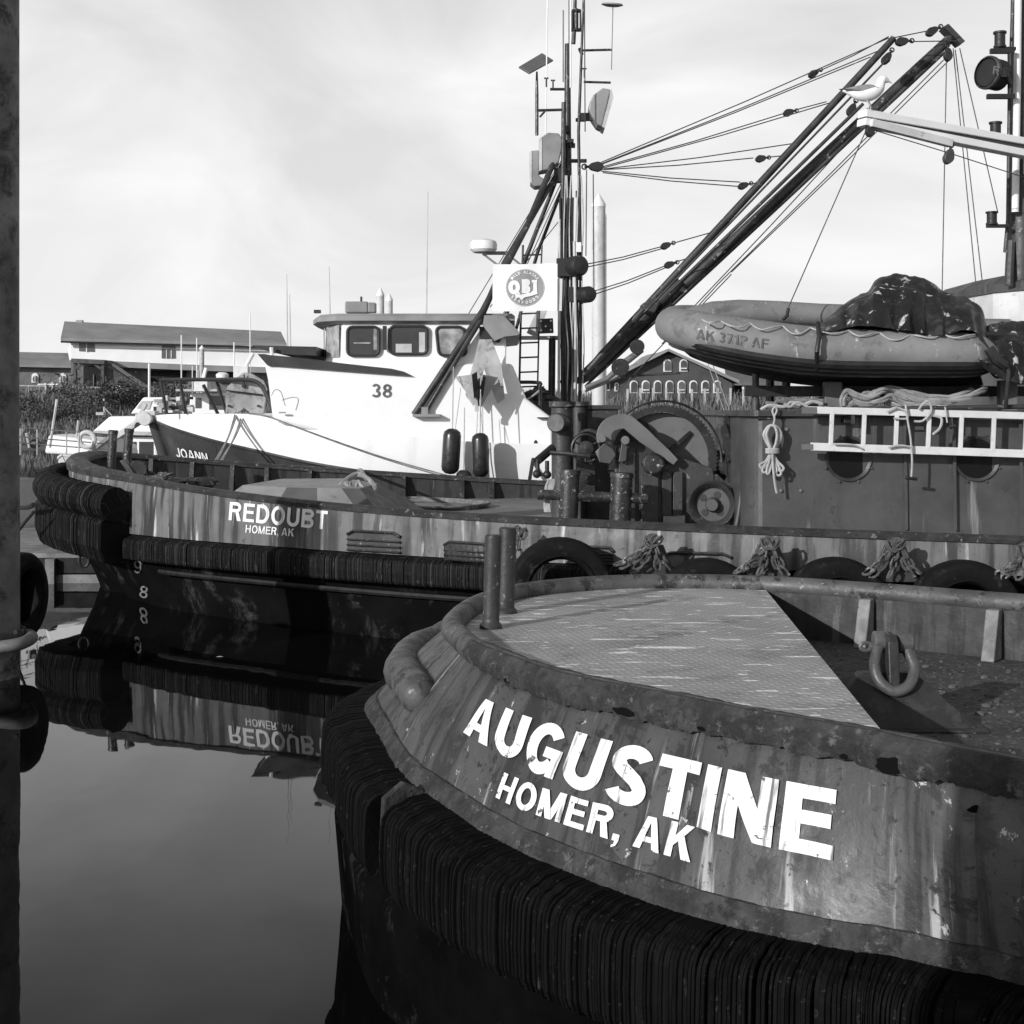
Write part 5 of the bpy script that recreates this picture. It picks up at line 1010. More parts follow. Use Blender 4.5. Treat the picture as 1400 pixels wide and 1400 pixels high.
MB().box(P(434, 426, Yw + .5), (.10, .1, .05)).box(P(494, 409, Yw + 1.2), (.03, .05, .08)).box(P(526, 462, Yw - .08), (.06, .05, .36)).build('roof_lamp', m_fdark, fb)
for px, yb_, yt_, Y in ((583, 430, 262, 22.4), (393, 474, 375, 22.5), (397, 474, 402, 22.8), (451, 430, 364, 23.2)): MB().tube([P(px, yb_, Y), P(px + (2 if px > 500 else -1), yt_, Y)], [.012, .006], 5).build('whip_antenna', m_pale, fb)
# breakwater board and bow rails
mb = MB().prism([P(308, 566, 22.9), P(310, 530, 22.9), P(322, 517, 22.9), P(333, 509, 22.9), P(345, 511, 22.9), P(360, 520, 22.9), P(365, 532, 22.9), P(361, 566, 22.9), P(344, 566, 22.9), P(334, 558, 22.9), P(324, 566, 22.9)], (0, .07, 0)); mb.build('bow_board', mat('weathered_board', .32, .8, var=.25, vs=3, spots=[(.12, .25, 4, .1), (.05, .1, 7, .04)], bump=.3), fb, bevel=.015)
mb = MB().lathe(P(333, 528, 22.87), [(0, -.02), (.03, -.02), (.03, .03)], 12, (0, 1, 0)).lathe(P(313, 555, 22.87), [(0, -.02), (.02, -.02), (.02, .03)], 10, (0, 1, 0)).lathe(P(353, 555, 22.87), [(0, -.02), (.02, -.02), (.02, .03)], 10, (0, 1, 0)); mb.tube([P(310, 534, 22.85), P(334, 537, 22.85), P(360, 540, 22.85)], .012, 5).tube([P(334, 512, 22.85), P(334, 528, 22.85)], .012, 5); mb.build('board_fitting', m_fdark, fb)
mb = MB().tube(crv([P(219, 520, 23.6), P(260, 519, 23.2), P(300, 519, 22.9), P(335, 519, 22.7), P(352, 523, 22.6), P(362, 535, 22.5), P(375, 566, 22.3)], 5), .032, 7); 
for a, b in (((220, 521), (228, 566)), ((246, 520), (254, 566)), ((278, 526), (298, 566)), ((296, 519), (310, 566))): mb.tube([P(a[0], a[1], 23.2), P(b[0], b[1], 23.2)], .028, 6)
mb.tube(crv([P(345, 512, 23.0), P(358, 518, 23), P(366, 530, 23.0), P(366, 545, 23.0)], 4), .03, 6); mb.build('bow_rail', m_fdark, fb)
mb = MB().tube(crv([P(371, 541, 21.8), P(376, 533, 21.7), P(384, 536, 21.7), P(390, 555, 21.8)], 5), .006, 5).box(P(386, 564, 21.85), (.1, .03, .02)); mb.build('vent_hoop', m_ftrim, fb)
mb = MB().bar(P(158, 598, 24.6), P(206, 566, 24.6), .16, .10).box(P(206, 570, 24.5), (.22, .3, .2)).box(P(195, 572, 24.4), (.2, .2, .14)); mb.bar(P(200, 552, 24.5), P(182, 582, 24.5), .06, .06); mb.lathe(P(199, 573, 24.2), [(0, -.06), (.11, -.06), (.11, .06), (0, .06)], 14, (0, 1, 0)); mb.build('anchor_roller', m_pale, fb, bevel=.01)
# mooring line and the line along the side
t = thing('mooring_line', 'pale doubled mooring lines running down over the white bow past the name', 'rope', P(325, 590, 22.2)); mb = MB()
for a, b in (((325, 564), (293, 632)), ((322, 564), (296, 632)), ((336, 564), (300, 632)), ((331, 566), (303, 631))): rope(mb, [P(a[0], a[1], 22.55), P((a[0] + b[0]) / 2 + 3, (a[1] + b[1]) / 2, 21.9), P(b[0], b[1], 21.1)], .014, False, 5)
mb.build('line', m_rope2, t)
t = thing('mooring_line', 'thin dark line sagging along the white side below the number', 'rope', P(480, 605, 21.7)); mb = MB(); rope(mb, [P(338, 565, 22.3), P(362, 568, 22.1), P(390, 578, 21.75), P(450, 600, 21.6), P(520, 624, 21.55), P(600, 647, 21.5), P(618, 651, 21.4)], .010, False, 5); mb.build('line', m_rope3, t)
# fenders on the white side
m_fend = mat('black_fender', .022, .35, var=.25, vs=4, bump=.05)
def fender(px, py, h, r, Y, lab, lean=0.0):
    t = thing('boat_fender', lab, 'fender', P(px, py, Y), 'black boat fenders between the white boat and the tug'); k = Y / F; ax = Vector((lean, 0, 1)).normalized(); c = P(px, py + h / 2, Y)
    MB().lathe(c, [(0, 0), (r * .5 * k, 1 * k), (r * .9 * k, 5 * k), (r * k, 10 * k), (r * k, (h - 10) * k), (r * .9 * k, (h - 5) * k), (r * .5 * k, (h - 1) * k), (0, h * k)], 22, ax).build('fender_body', m_fend, t)
    top = c + ax * h * k; MB().tube([top - ax * .02, top + Vector((.01, .06, .9))], .008, 5).build('fender_line', m_rope, t)
fender(615, 617, 63, 12.5, 21.3, 'taller left of the two black cylinder fenders on the white side', .06); fender(657, 622, 61, 11.8, 21.3, 'right one of the two black cylinder fenders on the white side', -.01); fender(634, 652, 20, 11, 21.25, 'small black fender showing only its top between the two taller ones')
# hanging stabiliser (folded grey plates)
m_galv = mat('galvanised_plate', .42, .5, var=.2, vs=3, spots=[(.2, .25, 5, .1)], bump=.1)
sf = thing('stabiliser', 'folded galvanised stabiliser plates hanging on the white house side', 'stabiliser', P(652, 520, 21.7)); Ys = 21.6
MB().prism([P(655, 464, Ys), P(673, 464, Ys), P(648, 556, Ys + .1), P(636, 540, Ys + .1)], (0, .02, 0)).prism([P(672, 464, Ys), P(686, 500, Ys), P(690, 545, Ys + .1), P(680, 552, Ys + .1), P(660, 500, Ys)], (0, .02, 0)).build('stabiliser_arm', m_galv, sf)
rows = [[P(622, 515, Ys - .1), P(652, 557, Ys - .1)], [P(646, 512, Ys - .30), P(654, 556, Ys - .12)], [P(652, 520, Ys - .12), P(655, 555, Ys - .06)], [P(660, 512, Ys - .30), P(656, 556, Ys - .12)], [P(681, 516, Ys - .1), P(658, 557, Ys - .1)]]
MB().grid(rows, smooth=False).build('stabiliser_plate', m_galv, sf, fix=False); MB().box(P(652, 559, Ys - .1), (.06, .06, .08)).build('stabiliser_weight', m_pale, sf)
MB().prism([P(656, 530, Ys - .28), P(661, 514, Ys - .3), P(664, 516, Ys - .28), P(660, 545, Ys - .2)], (0, .03, 0)).prism([P(645, 512, Ys - .32), P(652, 508, Ys - .32), P(655, 540, Ys - .2), P(648, 545, Ys - .2)], (0, .03, 0)).build('stabiliser_chain', m_dmach, sf)
mb = MB(); 
for a, b in (((653, 560), (650, 640)), ((657, 556), (660, 596)), ((630, 530), (622, 590))): mb.tube([P(a[0], a[1], Ys), P(b[0], b[1], Ys - .1)], .005, 4)
mb.build('stabiliser_line', m_rope, sf)
# mast, stays and their lights
Ymm = 23.6; K = Ymm / F
def spar(pts, r, name='spar', m=None, par=None, n=10, dY=0.0): return MB().tube([P(a, b, Ymm + dY + (c_[0] if c_ else 0)) for a, b, *c_ in pts], [q * K for q in r] if isinstance(r, list) else r * K, n).build(name, m or m_spar, par or fb)
mast = spar([(777, 560), (777, 300), (776, 180), (776, 60)], [6.5, 6, 5, 4], 'mast'); spar([(784, 60), (786, 30), (787, -60)], [3, 2.6, 2.2], 'topmast', dY=0)
spar([(788, 40), (788, 12)], 3, 'mast_lamp'); MB().box(P(788, 15, Ymm), (12 * K, .1, 3 * K)).box(P(788, 41, Ymm), (13 * K, .1, 3 * K)).box(P(782.5, 28, Ymm), (2 * K, .1, 26 * K)).box(P(793.5, 28, Ymm), (2 * K, .1, 26 * K)).build('lamp_cage', m_fdark, mast)
spar([(770, 550), (769, 300), (771, 140)], 3.4, 'mast_pole', dY=-.25); spar([(793, 550), (794, 380), (791, 180), (799, -30)], [2.6, 2.4, 2.2, 1.6], 'mast_pole', dY=-.2); spar([(764, 545), (765, 300)], 2.0, 'mast_pole', m_pale, dY=-.3); spar([(786, 548), (787, 440), (785, 330)], 2, 'mast_pole', m_pale, dY=-.35)
spar([(780, 120), (780, -40)], 1.2, 'whip_antenna', m_wht, dY=-.2); spar([(770, 112), (770, 14)], 1.1, 'whip_antenna', m_ftrim); spar([(746, 190), (749, -40)], .9, 'whip_antenna', m_wht)
for a, b, r in (((752, 122), (779, 122), 2.0), ((796, 69), (836, 68), 1.7), ((798, 112), (835, 113), 1.7), ((736, 151), (772, 150), 2.0), ((738, 160), (746, 151), 1.6), ((796, 75), (792, 66), 2.6)): MB().tube([P(a[0], a[1], Ymm), P(b[0], b[1], Ymm)], r * K, 6).build('spreader', m_spar, fb)
for px, py in ((756, 118), (747, 115), (799, 102), (776, 115)): MB().tube([P(px, py + 4, Ymm), P(px, py - 8, Ymm)], 1.4 * K, 6).tube([P(px - 3, py - 8, Ymm), P(px + 3, py - 8, Ymm)], 1.2 * K, 5).build('spreader_sensor', m_spar, fb)
rr = random.Random(31)
for i in range(26):
    px = rr.choice([769, 777, 786, 793]); py = rr.uniform(80, 540); MB().box(P(px + rr.uniform(-4, 4), py, Ymm - .15 + rr.uniform(-.1, .1)), (rr.uniform(3, 9) * K, .1, rr.uniform(3, 9) * K)).build('mast_fitting', m_fdark, fb)
mb = MB()
for px in (772, 775, 781, 789, 796): mb.tube(crv([P(px + rr.uniform(-3, 3), y, Ymm - .28) for y in (548, 480, 420, 360, 300, 240)], 4), .012, 5)
mb.build('mast_halyard', m_pale, fb); mb = MB()
for px in (768, 774, 784, 791): mb.tube(crv([P(px + rr.uniform(-3, 3), y, Ymm - .30) for y in (548, 470, 400, 330, 270)], 4), .018, 5)
mb.build('mast_cable', m_fdark, fb)
mb = MB().tube([P(836, 95, Ymm), P(838, 10, Ymm)], .7 * K, 5).lathe(P(837, 7, Ymm), [(0, -.03), (.10, -.025), (.18, .0), (.16, .025), (0, .035)], 24, (.06, -.18, 1)); mb.build('disc_antenna', m_ftrim, fb)
mb = MB().tube([P(734, 185, Ymm), P(734, 128, Ymm), P(734, 98, Ymm)], [2.4 * K, 2.4 * K, 1.3 * K], 8); mb.build('dish_pole', m_spar, fb)
q = [P(709, 91, Ymm - .25), P(741, 72, Ymm + .2), P(757, 82, Ymm + .15), P(724, 100, Ymm - .3)]; nn = (q[1] - q[0]).cross(q[3] - q[0]).normalized() * .03; MB().prism(q, nn).build('flat_dish', m_drum, fb, bevel=.01)
def flood(poly, lens, dY, dep, name='floodlight'):
    f_ = MB().prism([P(a, b, Ymm + dY) for a, b in poly], (0, dep, 0)).build(name, m_ftrim, fb, bevel=.02); MB().prism([P(a, b, Ymm + dY - .01) for a, b in lens], (0, dep + .02, 0)).build('lamp_lens', m_pale, f_)
flood([(806, 140), (811, 130), (824, 120), (835, 122), (823, 173), (817, 170), (810, 160), (805, 150)], [(836, 121), (839, 133), (827, 175), (823, 173)], -.2, .5)
flood([(737, 190), (749, 181), (764, 182), (769, 190), (769, 200), (764, 222), (748, 232), (737, 234)], [(737, 190), (741, 187), (741, 232), (737, 234)], -.25, .4)
flood([(726, 206), (737, 205), (737, 240), (746, 246), (740, 254), (731, 255), (725, 250)], [(724, 207), (727, 206), (727, 250), (725, 249)], -.15, .4)
MB().box(P(800, 160, Ymm), (20 * K, .1, 10 * K)).box(P(794, 164, Ymm), (14 * K, .08, 4 * K)).box(P(766, 240, Ymm - .1), (.2, .2, .22)).box(P(790, 220, Ymm), (24 * K, .1, 4 * K)).build('lamp_bracket', m_fdark, fb)
# inclined legs behind and before the mast
spar([(566, 567, -1.72), (660, 425, -1.72), (720, 310, -.8), (768, 195, 0)], 4.2, 'mast_leg'); spar([(580, 566, -1.72), (655, 440, -1.72), (690, 360, -1.1), (772, 220, 0)], [3, 4, 4.6, 3.5], 'mast_leg')
spar([(668, 500, .8), (720, 350, .5), (765, 235, .1)], [3, 3.4, 2.6], 'mast_leg'); spar([(700, 470, 1.2), (735, 345, .7), (772, 250, .2)], [2.4, 2.6, 2.2], 'mast_leg')
MB().box(P(583, 568, 21.88), (.40, .2, .04)).box(P(581, 562, 21.88), (.1, .1, .12)).build('leg_foot', m_ftrim, fb); MB().prism([P(612, 490, 22.4), P(620, 478, 22.4), P(618, 505, 22.4), P(612, 515, 22.4), P(606, 515, 22.4)], (0, .1, 0)).build('leg_winch', m_dmach, fb)
mb = MB()
for a, b, c_, d_ in ((640, 430, 770, 215), (655, 430, 772, 225), (690, 430, 775, 240), (660, 500, 700, 400), (705, 380, 772, 240), (670, 420, 766, 300)): mb.tube([P(a, b, Ymm - .4), P(c_, d_, Ymm - .1)], .007, 4)
mb.build('stay_wire', m_fdark, fb)
# radar on its arm and the ladder on the mast side
MB().lathe(P(661, 336, 23.2), [(0, -.10), (.17, -.10), (.215, -.06), (.22, .02), (.20, .07), (.12, .10), (0, .105)], 28).build('radar_dome', m_wht, fb); MB().lathe(P(661, 342, 23.2), [(0, -.04), (.16, -.04), (.19, 0), (0, 0)], 24).tube([P(664, 346, 23.2), P(695, 346, 23.3), P(700, 352, 23.3)], .03, 8).tube([P(660, 347, 23.2), P(680, 362, 23.2)], .02, 6).tube([P(697, 350, 23.2), P(712, 362, 23.2)], .02, 6).build('radar_arm', m_ftrim, fb)
ld = MB(); ld.tube([P(710, 530, 23.3), P(712, 440, 23.3), P(715, 335, 23.3)], 1.7 * K, 6).tube([P(735, 530, 23.3), P(737, 440, 23.3), P(741, 335, 23.3)], 1.3 * K, 6)
for i in range(10): y = 349 + i * 20; ld.tube([P(711 + (540 - y) * .02, y, 23.3), P(736 + (540 - y) * .02, y - 1, 23.3)], 1.3 * K, 6)
ld.build('mast_ladder', m_spar, fb)
MB().prism([P(735, 436, 23.1), P(756, 435, 23.1), P(757, 455, 23.1), P(736, 456, 23.1)], (0, .1, 0)).build('lamp_panel', m_fdark, fb); mb = MB()
for px, py in ((739.5, 439), (753, 438.5), (746, 446), (740, 451.5), (753, 451)): mb.lathe(P(px, py, 23.08), [(0, -.01), (.015, -.01), (.015, .01)], 8, (0, 1, 0))
mb.build('panel_bolt', m_wht, fb)
mb = MB().prism([P(720, 455, 23.6), P(736, 420, 23.6), P(750, 420, 23.6), P(735, 462, 23.6)], (0, .06, 0)).box(P(726, 462, 23.6), (.6, .1, .06)); mb.build('radar_scanner', m_pale, fb); spar([(755, 465), (754, 560)], 5, 'mast_post'); spar([(748, 462), (764, 462)], 3, 'mast_post')
# round winch heads on the mast
for px, py, r, nm in ((788, 364, 14, 0), (801, 403, 11, 1)):
    c = P(px, py, Ymm - .4); MB().lathe(c, [(0, -.18), (r * .8 * K, -.18), (r * K, -.13), (r * K, .1), (r * .8 * K, .16), (0, .18)], 24, (.5, -1, 0)).build('winch_head', m_fdark, fb)
MB().box(P(771, 366, Ymm - .3), (20 * K, .2, 24 * K)).box(P(786, 403, Ymm - .2), (18 * K, .2, 20 * K)).build('winch_mount', m_fdark, fb)
MB().box(P(791, 338, Ymm - .4), (7 * K, .05, 13 * K)).build('winch_plate', m_wht, fb)
# the two long booms
def boom(a, b, r0, r1, dY, name='boom'):
    p0, p1 = P(a[0], a[1], Ymm + dY), P(b[0], b[1], Ymm + dY); return MB().tube([p0, p0.lerp(p1, .06), p0.lerp(p1, .9), p1], [r0 * K * .6, r0 * K, r1 * K, r1 * K * .9], 14).build(name, m_spar, fb)
boom((792, 524), (1306, 46), 7, 7.5, 0); boom((798, 512), (1222, 52), 5.5, 5.0, -.5); boom((800, 508), (1212, 66), 3.0, 3.0, -.2, 'boom_rail'); boom((880, 428), (1214, 80), 1.5, 1.5, -.7, 'boom_rail')
boom((915, 400), (1180, 142), 2.5, 2.5, -.7, 'hydraulic_pipe'); boom((800, 528), (1290, 72), 2.5, 3.0, -.05, 'boom_flange'); boom((792, 522), (930, 385), 9, 8, -.1, 'boom_heel')
mb = MB().prism([P(878, 415, Ymm - .7), P(897, 405, Ymm - .7), P(903, 412, Ymm - .7), P(895, 428, Ymm - .7), P(880, 424, Ymm - .7)], (0, .5, 0)).prism([P(900, 425, Ymm - .3), P(918, 412, Ymm - .3), P(915, 430, Ymm - .3)], (0, .2, 0)); mb.build('boom_saddle', m_spar, fb, bevel=.02)
MB().prism([P(1290, 36, Ymm - .15), P(1297, 32, Ymm - .15), P(1320, 56, Ymm - .15), P(1313, 60, Ymm - .15), P(1304, 50, Ymm - .15)], (0, .3, 0)).build('boom_head', m_spar, fb, bevel=.01)
spar([(800, 530), (830, 518), (855, 495), (878, 478)], [3, 3.5, 5, 4], 'luff_cylinder', m_drum, dY=-1.2); spar([(800, 535), (850, 515), (930, 510)], 1.5, 'hydraulic_pipe', dY=-1.2)
MB().lathe(P(848, 502, Ymm - 1.4), [(0, -.1), (11 * K, -.1), (11 * K, .1), (0, .1)], 22, (0, 1, 0)).lathe(P(871, 474, Ymm - 1.4), [(0, -.1), (9 * K, -.1), (9 * K, .1), (0, .1)], 20, (0, 1, 0)).build('boom_sheave', m_dmach, fb)
block(fb, 815, 228, Ymm, 7, math.pi); block(fb, 776, 0, Ymm, .1, 0) if False else None
for px, py, ang in ((1112, 101, .5), (1078, 154, .25), (1040, 217, .15), (1016, 254, .3), (910, 336, .35), (915, 362, .3)): block(fb, px, py, Ymm - .3, 5, ang)
for px, py, ang in ((1274, 43, .5), (1233, 57, .1), (1212, 80, 1.0), (1164, 150, 1.1), (1296, 75, 1.6), (905, 446, .9)): block(fb, px, py, Ymm - .6, 6, ang)
wire = [((822, 222), (1215, 52)), ((822, 224), (1200, 70)), ((822, 225), (1190, 78)), ((824, 228), (1072, 155)), ((824, 230), (1150, 136)), ((824, 232), (1030, 216)), ((1050, 215), (1070, 213)), ((826, 231), (1086, 196)), ((824, 236), (1010, 255)), ((822, 234), (1012, 249)), ((1026, 251), (1038, 250)), ((1085, 151), (1130, 139)), ((1118, 98), (1215, 50)), ((798, 362), (905, 337)), ((798, 366), (905, 340)), ((915, 334), (972, 318)), ((806, 400), (908, 364)), ((808, 404), (910, 366)), ((920, 359), (945, 352)),
        ((1220, 52), (1300, 36)), ((1234, 57), (1310, 56)), ((1294, 78), (1288, 398)), ((1303, 66), (1335, 398)), ((1306, 68), (1344, 395)), ((1312, 66), (1364, 290)), ((1290, 82), (985, 385)), ((1296, 84), (1000, 372)), ((1200, 150), (910, 460)), ((802, 232), (801, 350)), ((811, 238), (812, 400)), ((985, 385), (835, 545)), ((1000, 375), (905, 470)), ((800, 180), (799, -20)), ((778, 100), (778, 0))]
# each fall of wire is its own part
for a, b in wire: MB().tube([P(a[0], a[1], Ymm - .4), P((a[0] + b[0]) / 2, (a[1] + b[1]) / 2 + (2 if abs(a[0] - b[0]) > 80 else 0), Ymm - .4), P(b[0], b[1], Ymm - .4)], .0095, 5).build('rigging_wire', m_mach, fb)
t = thing('guy_line', 'two thin pale lines slanting down in front of the arched-window building', 'rope', P(1000, 570, 17)); mb = MB()
for a, b in (((975, 500), (1025, 635)), ((968, 498), (1018, 642))): mb.tube([P(a[0], a[1], 18.0), P(b[0], b[1], 15.6)], .007, 4)
mb.build('line', m_rope2, t)
# net gear and rail clutter aft
mb = MB().tube(crv([P(684, 523, 22.3), P(735, 523, 22.2), P(738, 530, 22.2), P(738, 560, 22.2), P(733, 600, 22.0), P(724, 656, 21.4)], 4), .028, 7); mb.build('aft_rail', m_fdark, fb)
mb = MB(); rr = random.Random(6)
for i in range(16): mb.ell(P(rr.uniform(690, 758), rr.uniform(534, 560), rr.uniform(22.6, 24)), (rr.uniform(.1, .25), .15, rr.uniform(.05, .14)), 10, jit=.6)
mb.prism([P(700, 548, 22.5), P(760, 548, 22.5), P(760, 573, 22.5), P(735, 572, 22.5)], (0, .3, 0)); mb.build('net_gear', m_dmach, fb)
mb = MB(); 
for i in range(3): rope(mb, [P(690, 540 + i * 2, 22.2), P(706, 546 + i, 22.1), P(722, 545, 22.1), P(738, 535 - i, 22.2)], .012, False, 5)
mb.build('aft_rope', m_rope, fb)
MB().box(P(748, 571, 21.9), (.3, .1, .012)).build('scupper_slot', m_fdark, fb)
# flag on the mast stay
fl = thing('banner', 'white flag with a round grey emblem hanging beside the fishing boat mast', 'flag', P(722, 393, 21.7)); Yg = 21.7
m_flag = mat('flag_cloth', .88, .8, var=.02, bump=.05); m_emb = mat('flag_emblem_grey', .30, .8, var=.05, bump=0); m_flag2 = mat('flag_hoist_cloth', .62, .8, var=.05, bump=0)
rows = [[P(673.5 + (762 - 673.5) * i / 14 - .0 * j, 361 + (425 - 361) * j / 8 + .6 * math.sin(i * .4), Yg + .02 * math.sin(i * .7 + j * .3)) for j in range(9)] for i in range(15)]
fmb = MB().grid(rows); fmb.build('flag_cloth', m_flag, fl, fix=False); MB().add([P(761, 381, Yg + .02), P(769, 381, Yg + .02), P(768, 425, Yg + .02), P(761, 425, Yg + .02)], [(0, 1, 2, 3)]).build('flag_hoist', m_flag2, fl, fix=False)
ft = fmb.bvh(); oo = Vector((0, 0, EYE))
def onf(px, py, l=.006):
    d = (P(px, py, 1) - oo).normalized(); h = ft.ray_cast(oo, d); p = h[0] if h[0] is not None else P(px, py, Yg); return p + Vector((0, -l, 0))
cx0, cy0, rx0 = 717.5, 393, 26.5
def disc(r, m_, l, nm, r2=0):
    mb = MB(); n = 40; rings = [r2 + (r - r2) * q / 4 for q in range(5)]
    mb.grid([[onf(cx0 + math.cos(6.2832 * i / n) * q, cy0 + math.sin(6.2832 * i / n) * q * .96, l) for i in range(n)] for q in rings], closed=True); return mb.build(nm, m_, fl, fix=False)
disc(26.5, mat('flag_ring_pale', .55, .8, var=.02, bump=0), .012, 'emblem_ring'); disc(25.2, m_emb, .018, 'emblem_disc')
def flagtext(s, w_, f, nm):
    vs, fs, W = stroke_text(s, w_, .3); MB().add([onf(*f(v.x / W, v.y), .026 + v.z) for v in vs], fs).build(nm, m_flag, fl, fix=False)
for ch, x0, x1, yb_, h in (('Q', 695, 711, 402, 18), ('B', 713.5, 725, 401, 19), ('I', 728, 735, 401, 18)):
    flagtext(ch, .30 if ch != 'I' else .30, lambda u, v, x0=x0, x1=x1, yb_=yb_, h=h, ch=ch: ((x0 + x1) / 2 + ((u - .5) * (x1 - x0) if ch != 'I' else (u - .5) * 5), yb_ - h * v), 'emblem_letter')
mb = MB()
for a in ((727, 734.5, 383, 386.5), (727, 734.5, 398, 401)): mb.add([onf(a[0], a[2], .03), onf(a[1], a[2], .03), onf(a[1], a[3], .03), onf(a[0], a[3], .03)], [(0, 1, 2, 3)])
mb.build('emblem_serif', m_flag, fl, fix=False)
ak = [(704, 402), (712, 403), (722, 401), (734, 398), (735, 402), (726, 405), (717, 407), (713, 411), (710, 407), (705, 408)]
MB().add([onf(a, b, .034) for a, b in ak], [tuple(range(len(ak)))]).build('emblem_map', m_flag, fl, fix=False)
def arctext(s, r, a0, a1, flip, nm):
    vs = []; fs = []; n = len(s)
    for i, ch in enumerate(s):
        if ch == ' ': continue
        v_, f_, W = stroke_text(ch, .2); a = math.radians(a0 + (a1 - a0) * (i + .5) / n); b0 = len(vs)
        for v in v_:
            lx, ly = (v.x - W / 2) * 4.2, (v.y - .5) * 4.2
            if not flip: ux, uy = -math.sin(a), math.cos(a); vx, vy = math.cos(a), math.sin(a)
            else: ux, uy = math.sin(a), -math.cos(a); vx, vy = -math.cos(a), -math.sin(a)
            px = cx0 + r * math.cos(a) + lx * (-ux if not flip else -ux) + ly * vx; py = cy0 - (r * math.sin(a) + lx * (-uy if not flip else -uy) + ly * vy) * .96; vs.append(onf(px, py, .026 + v.z))
        fs += [tuple(b0 + q for q in f) for f in f_]
    MB().add(vs, fs).build(nm, m_flag, fl, fix=False)
arctext('WILD ALASKA', 21.5, 148, 32, False, 'emblem_lettering'); arctext('SEAFOODS', 21.5, 212, 328, True, 'emblem_lettering')
# ------------------------------------------------------------------ far side: buildings, small craft, pilings, float
m_bw = mat('pale_siding', .86, .7, var=.05, vs=.5, bump=.1); m_broof = mat('metal_roof', .24, .5, var=.15, vs=.6, bump=.1); m_bdk = mat('weathered_siding', .15, .85, var=.25, vs=.8, bump=.2); m_btrim = mat('white_trim', .72, .6, bump=0); m_bglass = mat('house_glass', .10, .15, var=.3, vs=.6, bump=0); m_bred = mat('dark_red_siding', .065, .8, var=.2, vs=.5, bump=.2); m_post2 = mat('brown_timber', .09, .8, var=.3, vs=2, bump=.2); m_void = mat('dark_interior', .015, .9, bump=0)
def FY(px): return 112 + (px - 97) * (3.0 / 300)
def Q(px, py, d=0.0): return P(px, py, FY(px) + d)
def bpart(root, name, poly, m, dep=.15, d=0.0, parent=None): return MB().prism([Q(a, b, d) for a, b in poly], (0, dep, 0)).build(name, m, parent or root)
def arch(x0, x1, yt, yb): r = (x1 - x0) / 2; cx_ = (x0 + x1) / 2; return [(x0, yb), (x1, yb), (x1, yt + r)] + [(cx_ + r * math.cos(a), yt + r - r * math.sin(a)) for a in [math.pi * i / 8 for i in range(1, 8)]] + [(x0, yt + r)]
wb = thing('white_building', 'long white two-storey building with a grey metal roof above the bank', 'building', Q(240, 540))
bpart(wb, 'wall', [(97, 460), (398, 476), (398, 505), (250, 498), (97, 492)], m_bw, 9); bpart(wb, 'gable_wall', [(90, 466), (97, 462), (97, 492), (95, 493)], m_bw, 9, .2)
bpart(wb, 'belt_board', [(140, 493), (250, 498), (398, 503), (398, 511), (250, 506), (140, 501)], m_broof, 9, -.1); bpart(wb, 'lower_wall', [(97, 492), (398, 505), (398, 546), (97, 538)], m_bdk, 8, 1.2)
MB().prism([Q(83, 466, -.6), Q(392, 474, -.6), P(384, 457, FY(384) + 4.5), P(88, 443, FY(88) + 4.5)], (0, .0, .22)).prism([P(384, 457, FY(384) + 4.5), P(88, 443, FY(88) + 4.5), P(92, 455, FY(88) + 9.5), P(388, 466, FY(384) + 9.5)], (0, 0, .22)).build('roof', m_broof, wb)
MB().box(Q(109, 442, 4.5), (.5, .4, .5)).build('roof_vent', m_broof, wb); MB().prism([Q(83, 466, -.7), Q(400, 475, -.7), Q(400, 477, -.7), Q(83, 468.5, -.7)], (0, .12, 0)).build('gutter', m_void, wb)
wn = bpart(wb, 'window', [(108, 468), (129, 469), (129, 481), (108, 480)], m_bglass, .1, -.06); bpart(wb, 'window_frame', [(117.5, 468), (119, 468), (119, 481), (117.5, 481)], m_btrim, .1, -.10, wn)
wn = bpart(wb, 'window', arch(221, 240, 466, 490), m_bglass, .1, -.06); bpart(wb, 'window_frame', [(227, 477), (228, 477), (228, 490), (227, 490)], m_btrim, .1, -.1, wn); bpart(wb, 'window_frame', [(233.5, 477), (234.5, 477), (234.5, 490), (233.5, 490)], m_btrim, .1, -.1, wn); bpart(wb, 'window_frame', [(221, 476), (240, 476.7), (240, 478), (221, 477)], m_btrim, .1, -.1, wn)
bpart(wb, 'porch_roof', [(97, 490), (143, 492), (142, 498), (98, 496)], m_post2, 2.5, -2.6)
for px in (102, 140): bpart(wb, 'porch_post', [(px - 1.8, 495), (px + 1.8, 495), (px + 1.8, 528), (px - 1.8, 528)], m_post2, .35, -2.4)
bpart(wb, 'porch_brace', [(104, 500), (112, 497), (114, 498.5), (104, 505)], m_post2, .2, -2.4); bpart(wb, 'porch_brace', [(138, 506), (128, 499), (130, 497.5), (138, 502)], m_post2, .2, -2.4)
dr = bpart(wb, 'porch_recess', [(114, 500), (138, 501), (138, 528), (114, 527)], m_void, .1, .9); bpart(wb, 'door_frame', [(127, 512), (128.5, 512), (128.5, 528), (127, 528)], m_bdk, .1, .8, dr)
bpart(wb, 'stair_rail', [(143, 493), (148, 493), (200, 526), (212, 530), (204, 531), (195, 529)], m_bdk if False else m_drum, .2, -2.2); bpart(wb, 'stair', [(145, 500), (200, 532), (145, 530)], m_post2, 1.5, -1.9); bpart(wb, 'undercroft', [(206, 507), (255, 507), (252, 524), (204, 521)], m_void, .1, 1.0); bpart(wb, 'undercroft', [(300, 509), (330, 510), (330, 525), (300, 524)], m_void, .1, 1.0)
bpart(wb, 'window', [(141, 514), (150, 514.5), (150, 526), (141, 525.5)], m_bglass, .1, 1.1)
lw = thing('low_building', 'low grey wing with two small arched windows left of the white building', 'building', Q(40, 530, 2))
